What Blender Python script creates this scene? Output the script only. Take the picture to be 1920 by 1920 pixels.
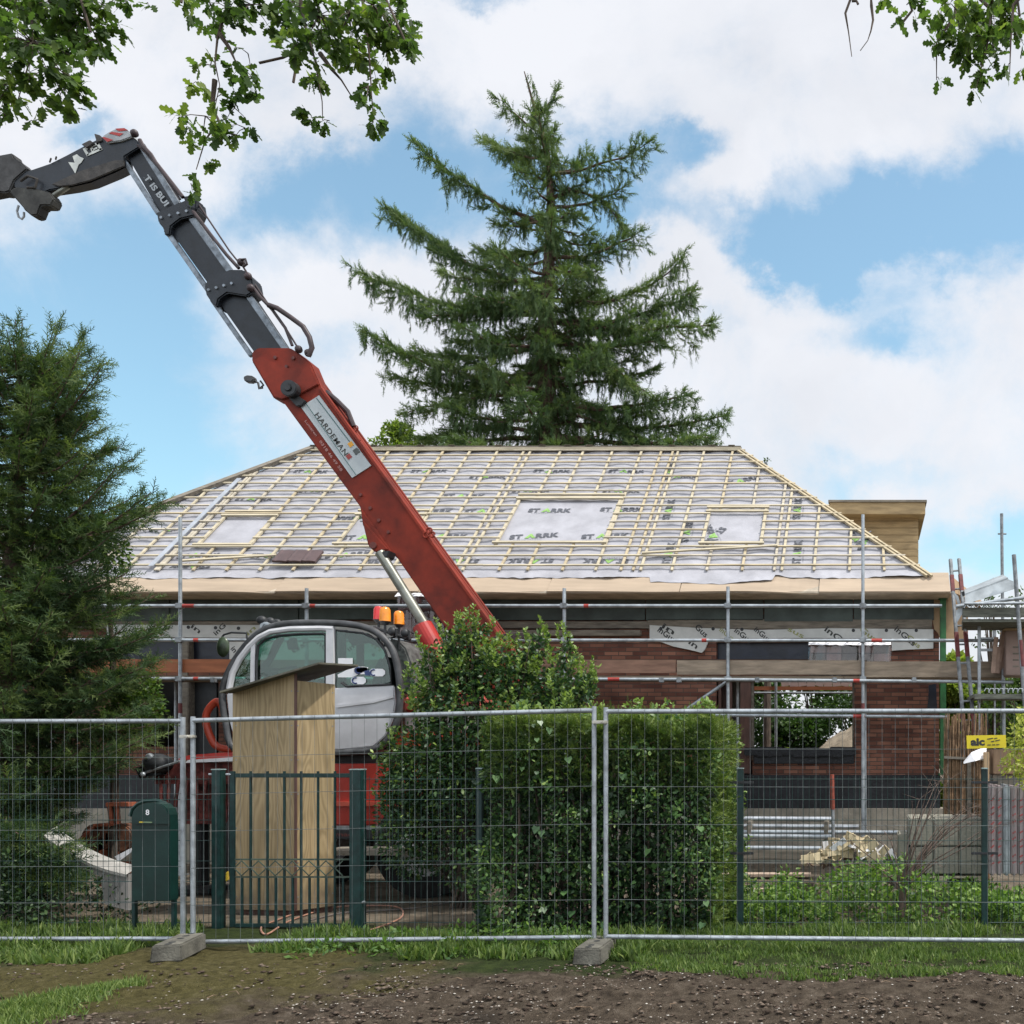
import bpy, bmesh, math, random
import numpy as np
from mathutils import Vector, Matrix, noise
random.seed(7); rng = np.random.default_rng(7)
R = math.radians
sc = bpy.context.scene
for o in list(bpy.data.objects): bpy.data.objects.remove(o)

# ---------------------------------------------------------------- camera, sky, sun, exposure
EYE, FPX, CX, HY = 1.75, 1920.0, 1627.0, 1405.0      # eye height; focal length and vanishing point in photo pixels
cam_d = bpy.data.cameras.new('camera'); cam = bpy.data.objects.new('camera', cam_d)
sc.collection.objects.link(cam); sc.camera = cam
cam.location = (0, 0, EYE); cam.rotation_euler = (R(90), 0, 0)
cam_d.sensor_width = 36; cam_d.lens = 36; cam_d.sensor_fit = 'HORIZONTAL'
cam_d.shift_x = -(CX - 960) / 1920; cam_d.shift_y = (HY - 960) / 1920
cam_d.clip_start = 0.1; cam_d.clip_end = 3000

sun_dir = Vector((0.47, -0.09, 0.86)).normalized()      # towards the sun
elev = math.asin(sun_dir.z); azim = math.atan2(sun_dir.x, sun_dir.y)
sl = bpy.data.lights.new('sun', 'SUN'); sun = bpy.data.objects.new('sun', sl); sc.collection.objects.link(sun)
sl.energy = 3.3; sl.angle = R(2.0); sl.color = (1.0, 0.955, 0.89)
sun.rotation_euler = sun_dir.to_track_quat('Z', 'Y').to_euler()
sun.location = (8, 0, 20)

w = bpy.data.worlds.new('World'); sc.world = w; w.use_nodes = True
nt = w.node_tree; nt.nodes.clear()
def N(nt, t, **kw):
    n = nt.nodes.new(t)
    for k, v in kw.items(): setattr(n, k, v)
    return n
def math_n(nt, op, a, b=None, clamp=False):
    n = N(nt, 'ShaderNodeMath', operation=op, use_clamp=clamp)
    for i, v in enumerate((a, b)):
        if v is None: continue
        if isinstance(v, (int, float)): n.inputs[i].default_value = v
        else: nt.links.new(v, n.inputs[i])
    return n.outputs[0]
def build_sky():
    L = nt.links.new
    tc = N(nt, 'ShaderNodeTexCoord'); sep = N(nt, 'ShaderNodeSeparateXYZ'); L(tc.outputs['Generated'], sep.inputs[0])
    ay = math_n(nt, 'MAXIMUM', math_n(nt, 'ABSOLUTE', sep.outputs[1]), 0.25)
    u = math_n(nt, 'DIVIDE', sep.outputs[0], ay); v = math_n(nt, 'DIVIDE', sep.outputs[2], ay)
    cmb = N(nt, 'ShaderNodeCombineXYZ'); L(u, cmb.inputs[0]); L(v, cmb.inputs[1])
    uv0 = cmb.outputs[0]
    wn = N(nt, 'ShaderNodeTexNoise'); L(uv0, wn.inputs['Vector']); wn.inputs['Scale'].default_value = 7; wn.inputs['Detail'].default_value = 7
    wn.inputs['Roughness'].default_value = .62
    vm = N(nt, 'ShaderNodeVectorMath', operation='SUBTRACT'); L(wn.outputs['Color'], vm.inputs[0]); vm.inputs[1].default_value = (.5, .5, .5)
    vs = N(nt, 'ShaderNodeVectorMath', operation='SCALE'); L(vm.outputs[0], vs.inputs[0]); vs.inputs['Scale'].default_value = .17
    va = N(nt, 'ShaderNodeVectorMath', operation='ADD'); L(uv0, va.inputs[0]); L(vs.outputs[0], va.inputs[1])
    uv = va.outputs[0]
    gaps = [(130,600,470,300,1.3),(290,880,420,150,1.1),(590,325,230,95,1.2),(330,420,170,110,.5),(900,15,110,40,.8),(860,300,160,140,1.0),(1060,330,160,120,.8),(1010,440,190,100,.6),
            (1190,320,120,160,1.0),(1430,420,280,90,1.1),(1720,430,300,120,1.3),(1900,340,150,120,1.1),(1660,610,150,70,1.0),(1290,250,70,45,.8),
            (720,430,150,95,.8),(760,215,120,90,.45),(1560,470,240,80,.5),(1850,1030,260,100,1.0),(1620,900,160,40,.35),(160,235,90,35,.7),(640,640,120,70,.35),(1330,560,90,60,.4),(1600,880,200,60,.25)]
    puffs = [(1535,405,110,60,.9),(1310,440,90,60,.9),(420,330,100,70,.6),(1330,520,120,60,.5),(560,560,190,90,.5)]
    total = None
    for sign, lst in ((1, gaps), (-1, puffs)):
        for (x, y, rx, ry, a) in lst:
            cu, cv = (x - CX) / FPX, (HY - y) / FPX; iu, iv = FPX / rx, FPX / ry
            m = N(nt, 'ShaderNodeVectorMath', operation='MULTIPLY_ADD'); L(uv, m.inputs[0])
            m.inputs[1].default_value = (iu, iv, 0); m.inputs[2].default_value = (-cu * iu, -cv * iv, 0)
            ln = N(nt, 'ShaderNodeVectorMath', operation='LENGTH'); L(m.outputs[0], ln.inputs[0])
            mr = N(nt, 'ShaderNodeMapRange', interpolation_type='SMOOTHSTEP'); L(ln.outputs['Value'], mr.inputs['Value'])
            mr.inputs['From Min'].default_value = 0; mr.inputs['From Max'].default_value = 1.35
            mr.inputs['To Min'].default_value = a * sign; mr.inputs['To Max'].default_value = 0
            total = mr.outputs[0] if total is None else math_n(nt, 'ADD', total, mr.outputs[0])
    n2 = N(nt, 'ShaderNodeTexNoise'); L(uv0, n2.inputs['Vector']); n2.inputs['Scale'].default_value = 5.2; n2.inputs['Detail'].default_value = 9
    n2.inputs['Roughness'].default_value = .66; n2.inputs['Distortion'].default_value = .3
    s = math_n(nt, 'SUBTRACT', math_n(nt, 'ADD', math_n(nt, 'MULTIPLY', n2.outputs[0], 1.9), .08), total)
    mask = N(nt, 'ShaderNodeMapRange', interpolation_type='SMOOTHSTEP'); L(s, mask.inputs['Value'])
    mask.inputs['From Min'].default_value = -.06; mask.inputs['From Max'].default_value = 1.12
    mask.inputs['To Max'].default_value = .97; mask.inputs['To Min'].default_value = .06
    n3 = N(nt, 'ShaderNodeTexNoise'); L(uv, n3.inputs['Vector']); n3.inputs['Scale'].default_value = 3.4; n3.inputs['Detail'].default_value = 5
    cr = N(nt, 'ShaderNodeValToRGB'); L(n3.outputs[0], cr.inputs[0])
    cr.color_ramp.elements[0].position = .36; cr.color_ramp.elements[0].color = (5.7, 5.85, 6.25, 1)
    cr.color_ramp.elements[1].position = .6; cr.color_ramp.elements[1].color = (6.5, 6.6, 6.95, 1)
    sky = N(nt, 'ShaderNodeTexSky', sky_type='NISHITA', sun_disc=False, sun_elevation=elev, sun_rotation=azim)
    sky.air_density = 1.1; sky.dust_density = 1.2; sky.ozone_density = 2.2
    gm = N(nt, 'ShaderNodeMix', data_type='RGBA', blend_type='MULTIPLY'); gm.inputs[0].default_value = 1
    L(sky.outputs[0], gm.inputs[6]); gm.inputs[7].default_value = (1.38, 1.64, 1.45, 1)
    mx = N(nt, 'ShaderNodeMix', data_type='RGBA'); L(mask.outputs[0], mx.inputs[0]); L(gm.outputs[2], mx.inputs[6]); L(cr.outputs[0], mx.inputs[7])
    # added fill: sky behind the camera scaled brighter to lift foreground and shaded sides
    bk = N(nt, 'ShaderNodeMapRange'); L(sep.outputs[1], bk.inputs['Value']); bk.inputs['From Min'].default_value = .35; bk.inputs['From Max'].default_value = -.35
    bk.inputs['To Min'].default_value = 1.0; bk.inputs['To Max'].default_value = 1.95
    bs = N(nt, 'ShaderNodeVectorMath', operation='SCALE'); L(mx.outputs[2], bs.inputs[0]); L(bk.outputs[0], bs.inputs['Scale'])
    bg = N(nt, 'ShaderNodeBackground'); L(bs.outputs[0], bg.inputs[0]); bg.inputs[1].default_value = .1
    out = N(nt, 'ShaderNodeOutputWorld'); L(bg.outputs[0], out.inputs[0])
build_sky()
sc.view_settings.view_transform = 'Standard'; sc.view_settings.look = 'None'
sc.view_settings.exposure = 0.5; sc.view_settings.gamma = 1
sc.render.engine = 'CYCLES'; sc.cycles.use_denoising = True; sc.cycles.max_bounces = 6; sc.cycles.transparent_max_bounces = 16
sc.render.resolution_x = sc.render.resolution_y = 1024

# ---------------------------------------------------------------- helpers
def P(px, py, Y): return Vector(((px - CX) * Y / FPX, Y, EYE + (HY - py) * Y / FPX))
def gp(px, py, z=0.0):                                  # point on the level z seen at a photo pixel
    return P(px, py, (EYE - z) * FPX / (py - HY))
MATS = {}
def mat(name, col, rough=.7, var=.12, scale=8.0, bump=0.0, bscale=40.0, metal=0.0, col2=None, stretch=(1,1,1), spec=.4):
    if name in MATS: return MATS[name]
    m = bpy.data.materials.new(name); m.use_nodes = True; t = m.node_tree; L = t.links.new
    b = t.nodes['Principled BSDF']; b.inputs['Roughness'].default_value = rough; b.inputs['Metallic'].default_value = metal
    b.inputs['Specular IOR Level'].default_value = spec
    tc = N(t, 'ShaderNodeTexCoord'); mp = N(t, 'ShaderNodeMapping'); L(tc.outputs['Object'], mp.inputs[0]); mp.inputs['Scale'].default_value = stretch
    n = N(t, 'ShaderNodeTexNoise'); L(mp.outputs[0], n.inputs['Vector']); n.inputs['Scale'].default_value = scale; n.inputs['Detail'].default_value = 6
    n.inputs['Roughness'].default_value = .6
    cr = N(t, 'ShaderNodeValToRGB'); L(n.outputs[0], cr.inputs[0])
    c = np.array(col); a = c * (1 - var * 1.6) if col2 is None else np.array(col2); z = np.minimum(c * (1 + var), 1)
    cr.color_ramp.elements[0].position = .33; cr.color_ramp.elements[0].color = (*a, 1)
    cr.color_ramp.elements[1].position = .67; cr.color_ramp.elements[1].color = (*z, 1)
    L(cr.outputs[0], b.inputs['Base Color'])
    if bump:
        n2 = N(t, 'ShaderNodeTexNoise'); L(mp.outputs[0], n2.inputs['Vector']); n2.inputs['Scale'].default_value = bscale; n2.inputs['Detail'].default_value = 5
        bp = N(t, 'ShaderNodeBump'); L(n2.outputs[0], bp.inputs['Height']); bp.inputs['Strength'].default_value = bump; bp.inputs['Distance'].default_value = .02
        L(bp.outputs[0], b.inputs['Normal'])
    MATS[name] = m; return m
def leaf_mat(name, dark, mid, light, rough=.5, trans=.25, spec=.35):
    if name in MATS: return MATS[name]
    m = bpy.data.materials.new(name); m.use_nodes = True; t = m.node_tree; L = t.links.new
    b = t.nodes['Principled BSDF']; b.inputs['Roughness'].default_value = rough; b.inputs['Specular IOR Level'].default_value = spec
    at = N(t, 'ShaderNodeAttribute', attribute_name='tint'); cr = N(t, 'ShaderNodeValToRGB'); L(at.outputs['Fac'], cr.inputs[0])
    cr.color_ramp.elements[0].color = (*dark, 1); cr.color_ramp.elements[1].color = (*light, 1)
    e = cr.color_ramp.elements.new(.5); e.color = (*mid, 1)
    L(cr.outputs[0], b.inputs['Base Color'])
    tr = N(t, 'ShaderNodeBsdfTranslucent'); mu = N(t, 'ShaderNodeMix', data_type='RGBA', blend_type='MULTIPLY'); mu.inputs[0].default_value = 1
    L(cr.outputs[0], mu.inputs[6]); mu.inputs[7].default_value = (1.5, 1.7, .8, 1); L(mu.outputs[2], tr.inputs[0])
    ms = N(t, 'ShaderNodeMixShader'); ms.inputs[0].default_value = trans
    L(b.outputs[0], ms.inputs[1]); L(tr.outputs[0], ms.inputs[2]); L(ms.outputs[0], t.nodes['Material Output'].inputs[0])
    MATS[name] = m; return m
def glass_mat(name, tint, refl=.12):
    if name in MATS: return MATS[name]
    m = bpy.data.materials.new(name); m.use_nodes = True; t = m.node_tree; L = t.links.new
    t.nodes.remove(t.nodes['Principled BSDF'])
    tp = N(t, 'ShaderNodeBsdfTransparent'); tp.inputs[0].default_value = (*tint, 1)
    gl = N(t, 'ShaderNodeBsdfGlossy'); gl.inputs['Roughness'].default_value = .04
    fr = N(t, 'ShaderNodeFresnel'); fr.inputs[0].default_value = 1.45
    f = math_n(t, 'ADD', fr.outputs[0], refl, True)
    ms = N(t, 'ShaderNodeMixShader'); L(f, ms.inputs[0]); L(tp.outputs[0], ms.inputs[1]); L(gl.outputs[0], ms.inputs[2])
    L(ms.outputs[0], t.nodes['Material Output'].inputs[0]); MATS[name] = m; return m

def link(o, parent=None):
    sc.collection.objects.link(o)
    if parent is not None:
        o.parent = parent
        o.matrix_parent_inverse = Matrix.Identity(4)
    return o
def tag(o, label=None, cat=None, group=None, kind=None):
    if label: o['label'] = label
    if cat: o['category'] = cat
    if group: o['group'] = group
    if kind: o['kind'] = kind
    return o
def thing(name, label, cat, group=None, loc=(0, 0, 0)):
    o = bpy.data.objects.new(name, None); o.location = loc; o.empty_display_size = .2
    link(o); return tag(o, label, cat, group)
class MB:
    def __init__(s): s.v = []; s.f = []; s.mi = []; s.cur = 0
    def add(s, vs, fs):
        b = len(s.v); s.v += [tuple(x) for x in vs]
        for f in fs: s.f.append([b + i for i in f]); s.mi.append(s.cur)
        return s
    def m(s, i): s.cur = i; return s
    def box(s, lo, hi):
        (x0, y0, z0), (x1, y1, z1) = lo, hi
        return s.add([(x0,y0,z0),(x1,y0,z0),(x1,y1,z0),(x0,y1,z0),(x0,y0,z1),(x1,y0,z1),(x1,y1,z1),(x0,y1,z1)],
                     [(0,3,2,1),(4,5,6,7),(0,1,5,4),(1,2,6,5),(2,3,7,6),(3,0,4,7)])
    def pbox(s, px0, py0, px1, py1, Y0, Y1):              # box whose front face is seen at these photo pixels
        a = P(px0, py1, Y0); b = P(px1, py0, Y0); return s.box((a.x, Y0, a.z), (b.x, Y1, b.z))
    def beam(s, p, q, w, h, up=(0, 0, 1)):
        p = Vector(p); q = Vector(q); d = (q - p).normalized(); up = Vector(up)
        sx = d.cross(up)
        if sx.length < 1e-4: sx = d.cross(Vector((1, 0, 0)))
        sx.normalize(); sz = sx.cross(d).normalized(); a = sx * w / 2; c = sz * h / 2
        vs = [p - a - c, p + a - c, p + a + c, p - a + c, q - a - c, q + a - c, q + a + c, q - a + c]
        return s.add(vs, [(3,2,1,0),(4,5,6,7),(0,1,5,4),(1,2,6,5),(2,3,7,6),(3,0,4,7)])
    def tube(s, pts, r, n=8, closed=False, caps=True):
        pts = [Vector(p) for p in pts]; k = len(pts)
        rs = r if isinstance(r, (list, tuple)) else [r] * k
        base = len(s.v); prev = None
        for i, p in enumerate(pts):
            if closed: d = pts[(i + 1) % k] - pts[i - 1]
            else: d = pts[min(i + 1, k - 1)] - pts[max(i - 1, 0)]
            d = d.normalized() if d.length > 1e-9 else Vector((0, 0, 1))
            if prev is None:
                a = d.cross(Vector((0, 0, 1)) if abs(d.z) < .9 else Vector((1, 0, 0))).normalized()
            else:
                a = (prev - d * prev.dot(d)); a = a.normalized() if a.length > 1e-6 else d.orthogonal().normalized()
            prev = a; b = d.cross(a)
            for j in range(n):
                t = 2 * math.pi * j / n; s.v.append(tuple(p + (a * math.cos(t) + b * math.sin(t)) * rs[i]))
        for i in range(k if closed else k - 1):
            i2 = (i + 1) % k
            for j in range(n):
                j2 = (j + 1) % n
                s.f.append([base + i*n + j, base + i*n + j2, base + i2*n + j2, base + i2*n + j]); s.mi.append(s.cur)
        if caps and not closed:
            s.f.append([base + j for j in range(n)][::-1]); s.mi.append(s.cur)
            s.f.append([base + (k-1)*n + j for j in range(n)]); s.mi.append(s.cur)
        return s
    def prism(s, pts, off):                               # polygon (3D points) extruded by a vector
        off = Vector(off); n = len(pts); a = [Vector(p) for p in pts]
        return s.add(a + [p + off for p in a], [tuple(range(n)), tuple(range(n, 2*n))[::-1]] + [(i, (i+1) % n + 0, (i+1) % n + n, i + n)[::-1] for i in range(n)])
    def ppoly(s, pxs, Y, th): return s.prism([P(x, y, Y) for x, y in pxs], (0, th, 0))
    def ball(s, c, r, seg=12, rings=8, sz=(1, 1, 1), zmin=-1.0):
        c = Vector(c); base = len(s.v)
        for i in range(rings + 1):
            ph = math.pi * i / rings; z = max(math.cos(ph), zmin)
            for j in range(seg):
                t = 2 * math.pi * j / seg
                s.v.append((c.x + r*sz[0]*math.sin(ph)*math.cos(t), c.y + r*sz[1]*math.sin(ph)*math.sin(t), c.z + r*sz[2]*z))
        for i in range(rings):
            for j in range(seg):
                j2 = (j + 1) % seg
                s.f.append([base+i*seg+j, base+(i+1)*seg+j, base+(i+1)*seg+j2, base+i*seg+j2]); s.mi.append(s.cur)
        return s
    def build(s, name, mats, parent=None, bevel=0, smooth=False, seg=2):
        me = bpy.data.meshes.new(name); me.from_pydata(s.v, [], s.f)
        if not isinstance(mats, (list, tuple)): mats = [mats]
        for m_ in mats: me.materials.append(m_)
        me.polygons.foreach_set('material_index', s.mi)
        bm = bmesh.new(); bm.from_mesh(me)
        bmesh.ops.remove_doubles(bm, verts=bm.verts, dist=1e-6); bmesh.ops.recalc_face_normals(bm, faces=bm.faces)
        if bevel:
            es = [e for e in bm.edges if len(e.link_faces) == 2 and e.calc_face_angle(0) > .5]
            bmesh.ops.bevel(bm, geom=es, offset=bevel, segments=seg, affect='EDGES', clamp_overlap=True)
        if smooth:
            for f in bm.faces: f.smooth = True
            for e in bm.edges:
                if len(e.link_faces) == 2 and e.calc_face_angle(0) > .7: e.smooth = False
        bm.to_mesh(me); bm.free()
        return link(bpy.data.objects.new(name, me), parent)
def build_split(mb, name, m_, parent, bevel=0, smooth=False):
    """every connected piece becomes an object of its own"""
    par = list(range(len(mb.v)))
    def find(i):
        while par[i] != i: par[i] = par[par[i]]; i = par[i]
        return i
    for f in mb.f:
        r0 = find(f[0])
        for i in f[1:]: par[find(i)] = r0
    g = {}
    for k, f in enumerate(mb.f): g.setdefault(find(f[0]), []).append(k)
    out = []
    for fs in g.values():
        s_ = MB(); mp = {}
        for k in fs:
            for i in mb.f[k]:
                if i not in mp: mp[i] = len(s_.v); s_.v.append(mb.v[i])
            s_.f.append([mp[i] for i in mb.f[k]]); s_.mi.append(mb.mi[k])
        out.append(s_.build(name, m_, parent, bevel, smooth))
    return out
def fast_mesh(name, V, Fs, m, parent=None, tint=None, smooth=False):
    V = np.ascontiguousarray(V, dtype=np.float32).reshape(-1, 3); Fs = np.ascontiguousarray(Fs, dtype=np.int32)
    me = bpy.data.meshes.new(name); nf, k = Fs.shape
    me.vertices.add(len(V)); me.vertices.foreach_set('co', V.ravel())
    me.loops.add(nf * k); me.loops.foreach_set('vertex_index', Fs.ravel())
    me.polygons.add(nf); me.polygons.foreach_set('loop_start', np.arange(0, nf * k, k, dtype=np.int32))
    me.update(calc_edges=True); me.validate()
    if smooth: me.polygons.foreach_set('use_smooth', np.ones(nf, dtype=bool))
    me.materials.append(m)
    if tint is not None:
        a = me.attributes.new('tint', 'FLOAT', 'POINT'); a.data.foreach_set('value', np.ascontiguousarray(tint, dtype=np.float32))
    return link(bpy.data.objects.new(name, me), parent)
def scatter(name, T, TF, M, Lc, m, parent=None, tint=None, smooth=False):
    """k copies of template T(n,3)/TF(f,c) with matrices M(k,3,3) at Lc(k,3), in one mesh"""
    T = np.array(T, dtype=float); TF = np.array(TF); k = len(Lc); n = len(T)
    V = np.einsum('kij,nj->kni', M, T) + Lc[:, None, :]
    Fs = (TF[None] + (np.arange(k) * n)[:, None, None]).reshape(-1, TF.shape[1])
    tt = None if tint is None else np.repeat(tint, n)
    return fast_mesh(name, V.reshape(-1, 3), Fs, m, parent, tt, smooth)
def frames(D, roll, scale):
    """matrices with local y along D; scale scalar array"""
    D = D / np.maximum(np.linalg.norm(D, axis=1, keepdims=True), 1e-9)
    up = np.where(np.abs(D[:, 2:3]) > .95, np.array([[1., 0, 0]]), np.array([[0., 0, 1.]]))
    X = np.cross(D, up); X /= np.linalg.norm(X, axis=1, keepdims=True); Z = np.cross(X, D)
    c, s_ = np.cos(roll)[:, None], np.sin(roll)[:, None]
    X2 = X * c + Z * s_; Z2 = -X * s_ + Z * c
    return np.stack([X2, D, Z2], axis=2) * scale[:, None, None]
_fc = {}
def text2d(s, bold=0.0, shear=0.0, spacing=1.0):
    key = (s, bold, shear, spacing)
    if key in _fc: return _fc[key]
    c = bpy.data.curves.new('t', 'FONT'); c.body = s; c.size = 1; c.offset = bold; c.shear = shear; c.space_character = spacing; c.resolution_u = 3
    o = bpy.data.objects.new('t', c); sc.collection.objects.link(o)
    dg = bpy.context.evaluated_depsgraph_get(); me = bpy.data.meshes.new_from_object(o.evaluated_get(dg))
    vs = [(v.co.x, v.co.y) for v in me.vertices]; fs = [tuple(p.vertices) for p in me.polygons]
    bpy.data.objects.remove(o); bpy.data.curves.remove(c); bpy.data.meshes.remove(me)
    _fc[key] = (vs, fs); return _fc[key]
def put_text(mb, s, origin, xdir, ydir, size, bold=0.0, spacing=1.0, center=False, fn=None):
    vs, fs = text2d(s, bold, 0, spacing); x0 = (max(v[0] for v in vs) + min(v[0] for v in vs)) / 2 if center else 0
    o = Vector(origin); X = Vector(xdir); Y = Vector(ydir)
    pts = [o + X * (v[0] - x0) * size + Y * v[1] * size for v in vs]
    if fn: pts = [fn(p) for p in pts]
    mb.add(pts, fs)
def text_px(mb, s, p0, p1, cap, Y, bold=0.0, spacing=1.0):
    """text along photo pixels p0->p1 at depth Y, capital height cap px"""
    vs, fs = text2d(s, bold, 0, spacing); wd = max(v[0] for v in vs) - min(v[0] for v in vs); mn = min(v[0] for v in vs)
    dx, dy = p1[0] - p0[0], p1[1] - p0[1]; ln = math.hypot(dx, dy); ux, uy = dx / ln, dy / ln
    sx = ln / wd; sy = cap / .7
    pts = [P(p0[0] + ux * (a - mn) * sx + uy * b * sy, p0[1] + uy * (a - mn) * sx - ux * b * sy, Y) for a, b in vs]
    mb.add(pts, fs)

# ---------------------------------------------------------------- materials
wood = mat('batten_wood', (.42, .37, .265), .75, .15, 3, .1, 60, stretch=(1, 6, 6))
ply_fascia = mat('fascia_plywood', (.345, .27, .195), .7, .10, 2.5, .05, 30, stretch=(.4, 3, 3))
galv = mat('galvanised_steel', (.33, .36, .38), .45, .22, 9, .05, 80, metal=.55)
galv_dk = mat('weathered_steel', (.22, .235, .245), .55, .3, 12, .08, 60, metal=.4)
red_steel = mat('red_paint_mark', (.14, .035, .035), .6, .25, 20)
white_pl = mat('white_plastic', (.72, .72, .73), .35, .05, 3)
wood_b = mat('batten_wood_warm', (.40, .335, .22), .75, .2, 3, .1, 60, stretch=(1, 6, 6)); wood_c = mat('batten_wood_grey', (.40, .36, .285), .8, .2, 3, .1, 60, stretch=(1, 6, 6))
wire_m = mat('weathered_wire', (.10, .115, .115), .6, .3, 14)
green_paint = mat('dark_green_coating', (.005, .026, .024), .42, .25, 14, .05, 60)
green_wire = mat('green_wire_coating', (.010, .034, .030), .5, .2, 14)
concrete = mat('concrete', (.105, .10, .082), .92, .3, 6, .45, 50)
black_pl = mat('black_plastic', (.02, .022, .024), .5, .25, 12)
red_paint = mat('crane_red_paint', (.20, .026, .013), .6, .2, 2.6, .05, 10, col2=(.095, .018, .012), spec=.2)
cab_grey = mat('cab_grey_paint', (.53, .53, .545), .4, .1, 3, .02, 20)
cab_dark = mat('cab_dark_trim', (.055, .057, .06), .5, .3, 8, .08, 40)
boom_black = mat('boom_black_paint', (.009, .012, .017), .42, .35, 6, .06, 20)
boom_grey = mat('boom_worn_edge', (.19, .215, .24), .4, .35, 10, .06, 30, metal=.4)
chrome = mat('cylinder_chrome', (.20, .205, .175), .38, .2, 4, metal=.6)
tyre = mat('tyre_rubber', (.022, .022, .022), .85, .3, 10, .3, 30)
bark = mat('bark', (.085, .065, .05), .95, .4, 14, .6, 30, stretch=(1, 1, .3))
bark_br = mat('spruce_bark', (.10, .065, .048), .95, .4, 14, .6, 30)
# ---------------------------------------------------------------- ground
def ground_h(x, y):
    return 0.0
def ground_material():
    m = bpy.data.materials.new('ground_soil'); m.use_nodes = True; t = m.node_tree; L = t.links.new; b = t.nodes['Principled BSDF']
    b.inputs['Roughness'].default_value = .95; b.inputs['Specular IOR Level'].default_value = .15
    tc = N(t, 'ShaderNodeTexCoord'); sp = N(t, 'ShaderNodeSeparateXYZ'); L(tc.outputs['Object'], sp.inputs[0])
    def noise_(sc_, det=6, rough=.6, dist=0):
        n = N(t, 'ShaderNodeTexNoise'); L(tc.outputs['Object'], n.inputs['Vector']); n.inputs['Scale'].default_value = sc_
        n.inputs['Detail'].default_value = det; n.inputs['Roughness'].default_value = rough; n.inputs['Distortion'].default_value = dist; return n.outputs[0]
    def ramp(f, stops):
        r = N(t, 'ShaderNodeValToRGB'); L(f, r.inputs[0]); e = r.color_ramp.elements
        e[0].position, e[0].color = stops[0][0], (*stops[0][1], 1); e[1].position, e[1].color = stops[-1][0], (*stops[-1][1], 1)
        for p_, c_ in stops[1:-1]: q = e.new(p_); q.color = (*c_, 1)
        return r.outputs[0]
    def step(v, a, b_): 
        r = N(t, 'ShaderNodeMapRange', interpolation_type='SMOOTHSTEP'); L(v, r.inputs[0]); r.inputs['From Min'].default_value = a; r.inputs['From Max'].default_value = b_; return r.outputs[0]
    def mix(f, a, c):
        x = N(t, 'ShaderNodeMix', data_type='RGBA'); L(f, x.inputs[0]); L(a, x.inputs[6]); L(c, x.inputs[7]); return x.outputs[2]
    wob = math_n(t, 'MULTIPLY', math_n(t, 'SUBTRACT', noise_(1.3, 5), .5), 1.5)
    dirt = ramp(noise_(9, 9, .7), [(.3, (.036, .027, .019)), (.5, (.105, .081, .058)), (.72, (.21, .17, .13))])
    moss = ramp(noise_(14, 7, .7), [(.3, (.055, .048, .018)), (.52, (.115, .10, .036)), (.75, (.20, .175, .085))])
    site = ramp(noise_(4, 8, .65), [(.3, (.13, .10, .07)), (.55, (.26, .215, .16)), (.75, (.36, .31, .24))])
    turf = ramp(noise_(10, 7), [(.3, (.022, .034, .010)), (.7, (.060, .085, .022))])
    # trodden mossy path in front of the gate: a blob around x=-5.6, y=7.8
    dx = math_n(t, 'DIVIDE', math_n(t, 'ADD', sp.outputs[0], 5.5), 1.9); dy = math_n(t, 'DIVIDE', math_n(t, 'SUBTRACT', sp.outputs[1], 7.9), 1.25)
    rr = math_n(t, 'SQRT', math_n(t, 'ADD', math_n(t, 'MULTIPLY', dx, dx), math_n(t, 'MULTIPLY', dy, dy)))
    fm = math_n(t, 'SUBTRACT', 1.0, step(math_n(t, 'ADD', rr, wob), .72, 1.2))
    c = mix(fm, dirt, moss)
    fy = step(math_n(t, 'ADD', sp.outputs[1], math_n(t, 'MULTIPLY', wob, .35)), 7.85, 8.1)
    c = mix(math_n(t, 'MULTIPLY', fy, math_n(t, 'SUBTRACT', 1.0, fm)), c, turf)
    fs_ = step(math_n(t, 'ADD', sp.outputs[1], math_n(t, 'MULTIPLY', wob, .8)), 9.9, 10.5)
    c = mix(fs_, c, site)
    L(c, b.inputs['Base Color'])
    bp = N(t, 'ShaderNodeBump'); L(math_n(t, 'ADD', noise_(22, 10, .75), noise_(90, 4)), bp.inputs['Height']); bp.inputs['Strength'].default_value = 1.0; bp.inputs['Distance'].default_value = .06
    L(bp.outputs[0], b.inputs['Normal']); return m
def build_ground():
    xs = np.concatenate([[-900, -200, -60, -25, -15], np.arange(-10.5, 3.5, .045), [5, 9, 20, 60, 200, 900]])
    ys = np.concatenate([[-600, -100, -20, -5, 0, 3], np.arange(5.0, 10.6, .045), np.arange(10.7, 15, .25), [18, 24, 30, 60, 200, 1500]])
    X, Yg = np.meshgrid(xs, ys, indexing='ij'); Z = np.zeros_like(X)
    for i in range(X.shape[0]):
        for j in range(X.shape[1]):
            x, y = X[i, j], Yg[i, j]
            if -10.6 < x < 3.6 and 4.9 < y < 10.7:
                f = min(1, (10.7 - y) / .6); a = .06 if y < 8.0 else .02
                Z[i, j] = f * (a * noise.fractal((x*1.7, y*2.6, 0), 1, 2, 6) + .02 * noise.noise((x*8, y*13, 3)))
    global GZ; GZ = (xs, ys, Z)
    nx, ny = X.shape; V = np.stack([X, Yg, Z], 2).reshape(-1, 3)
    ii, jj = np.meshgrid(np.arange(nx - 1), np.arange(ny - 1), indexing='ij'); a = (ii * ny + jj).ravel()
    o = fast_mesh('ground', V, np.stack([a, a + ny, a + ny + 1, a + 1], 1), ground_material(), smooth=True)
    tag(o, kind='structure')
build_ground()
def gz(x, y):
    xs, ys, Z = GZ; i = np.clip(np.searchsorted(xs, x), 0, len(xs) - 1); j = np.clip(np.searchsorted(ys, y), 0, len(ys) - 1); return Z[i, j]

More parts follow.
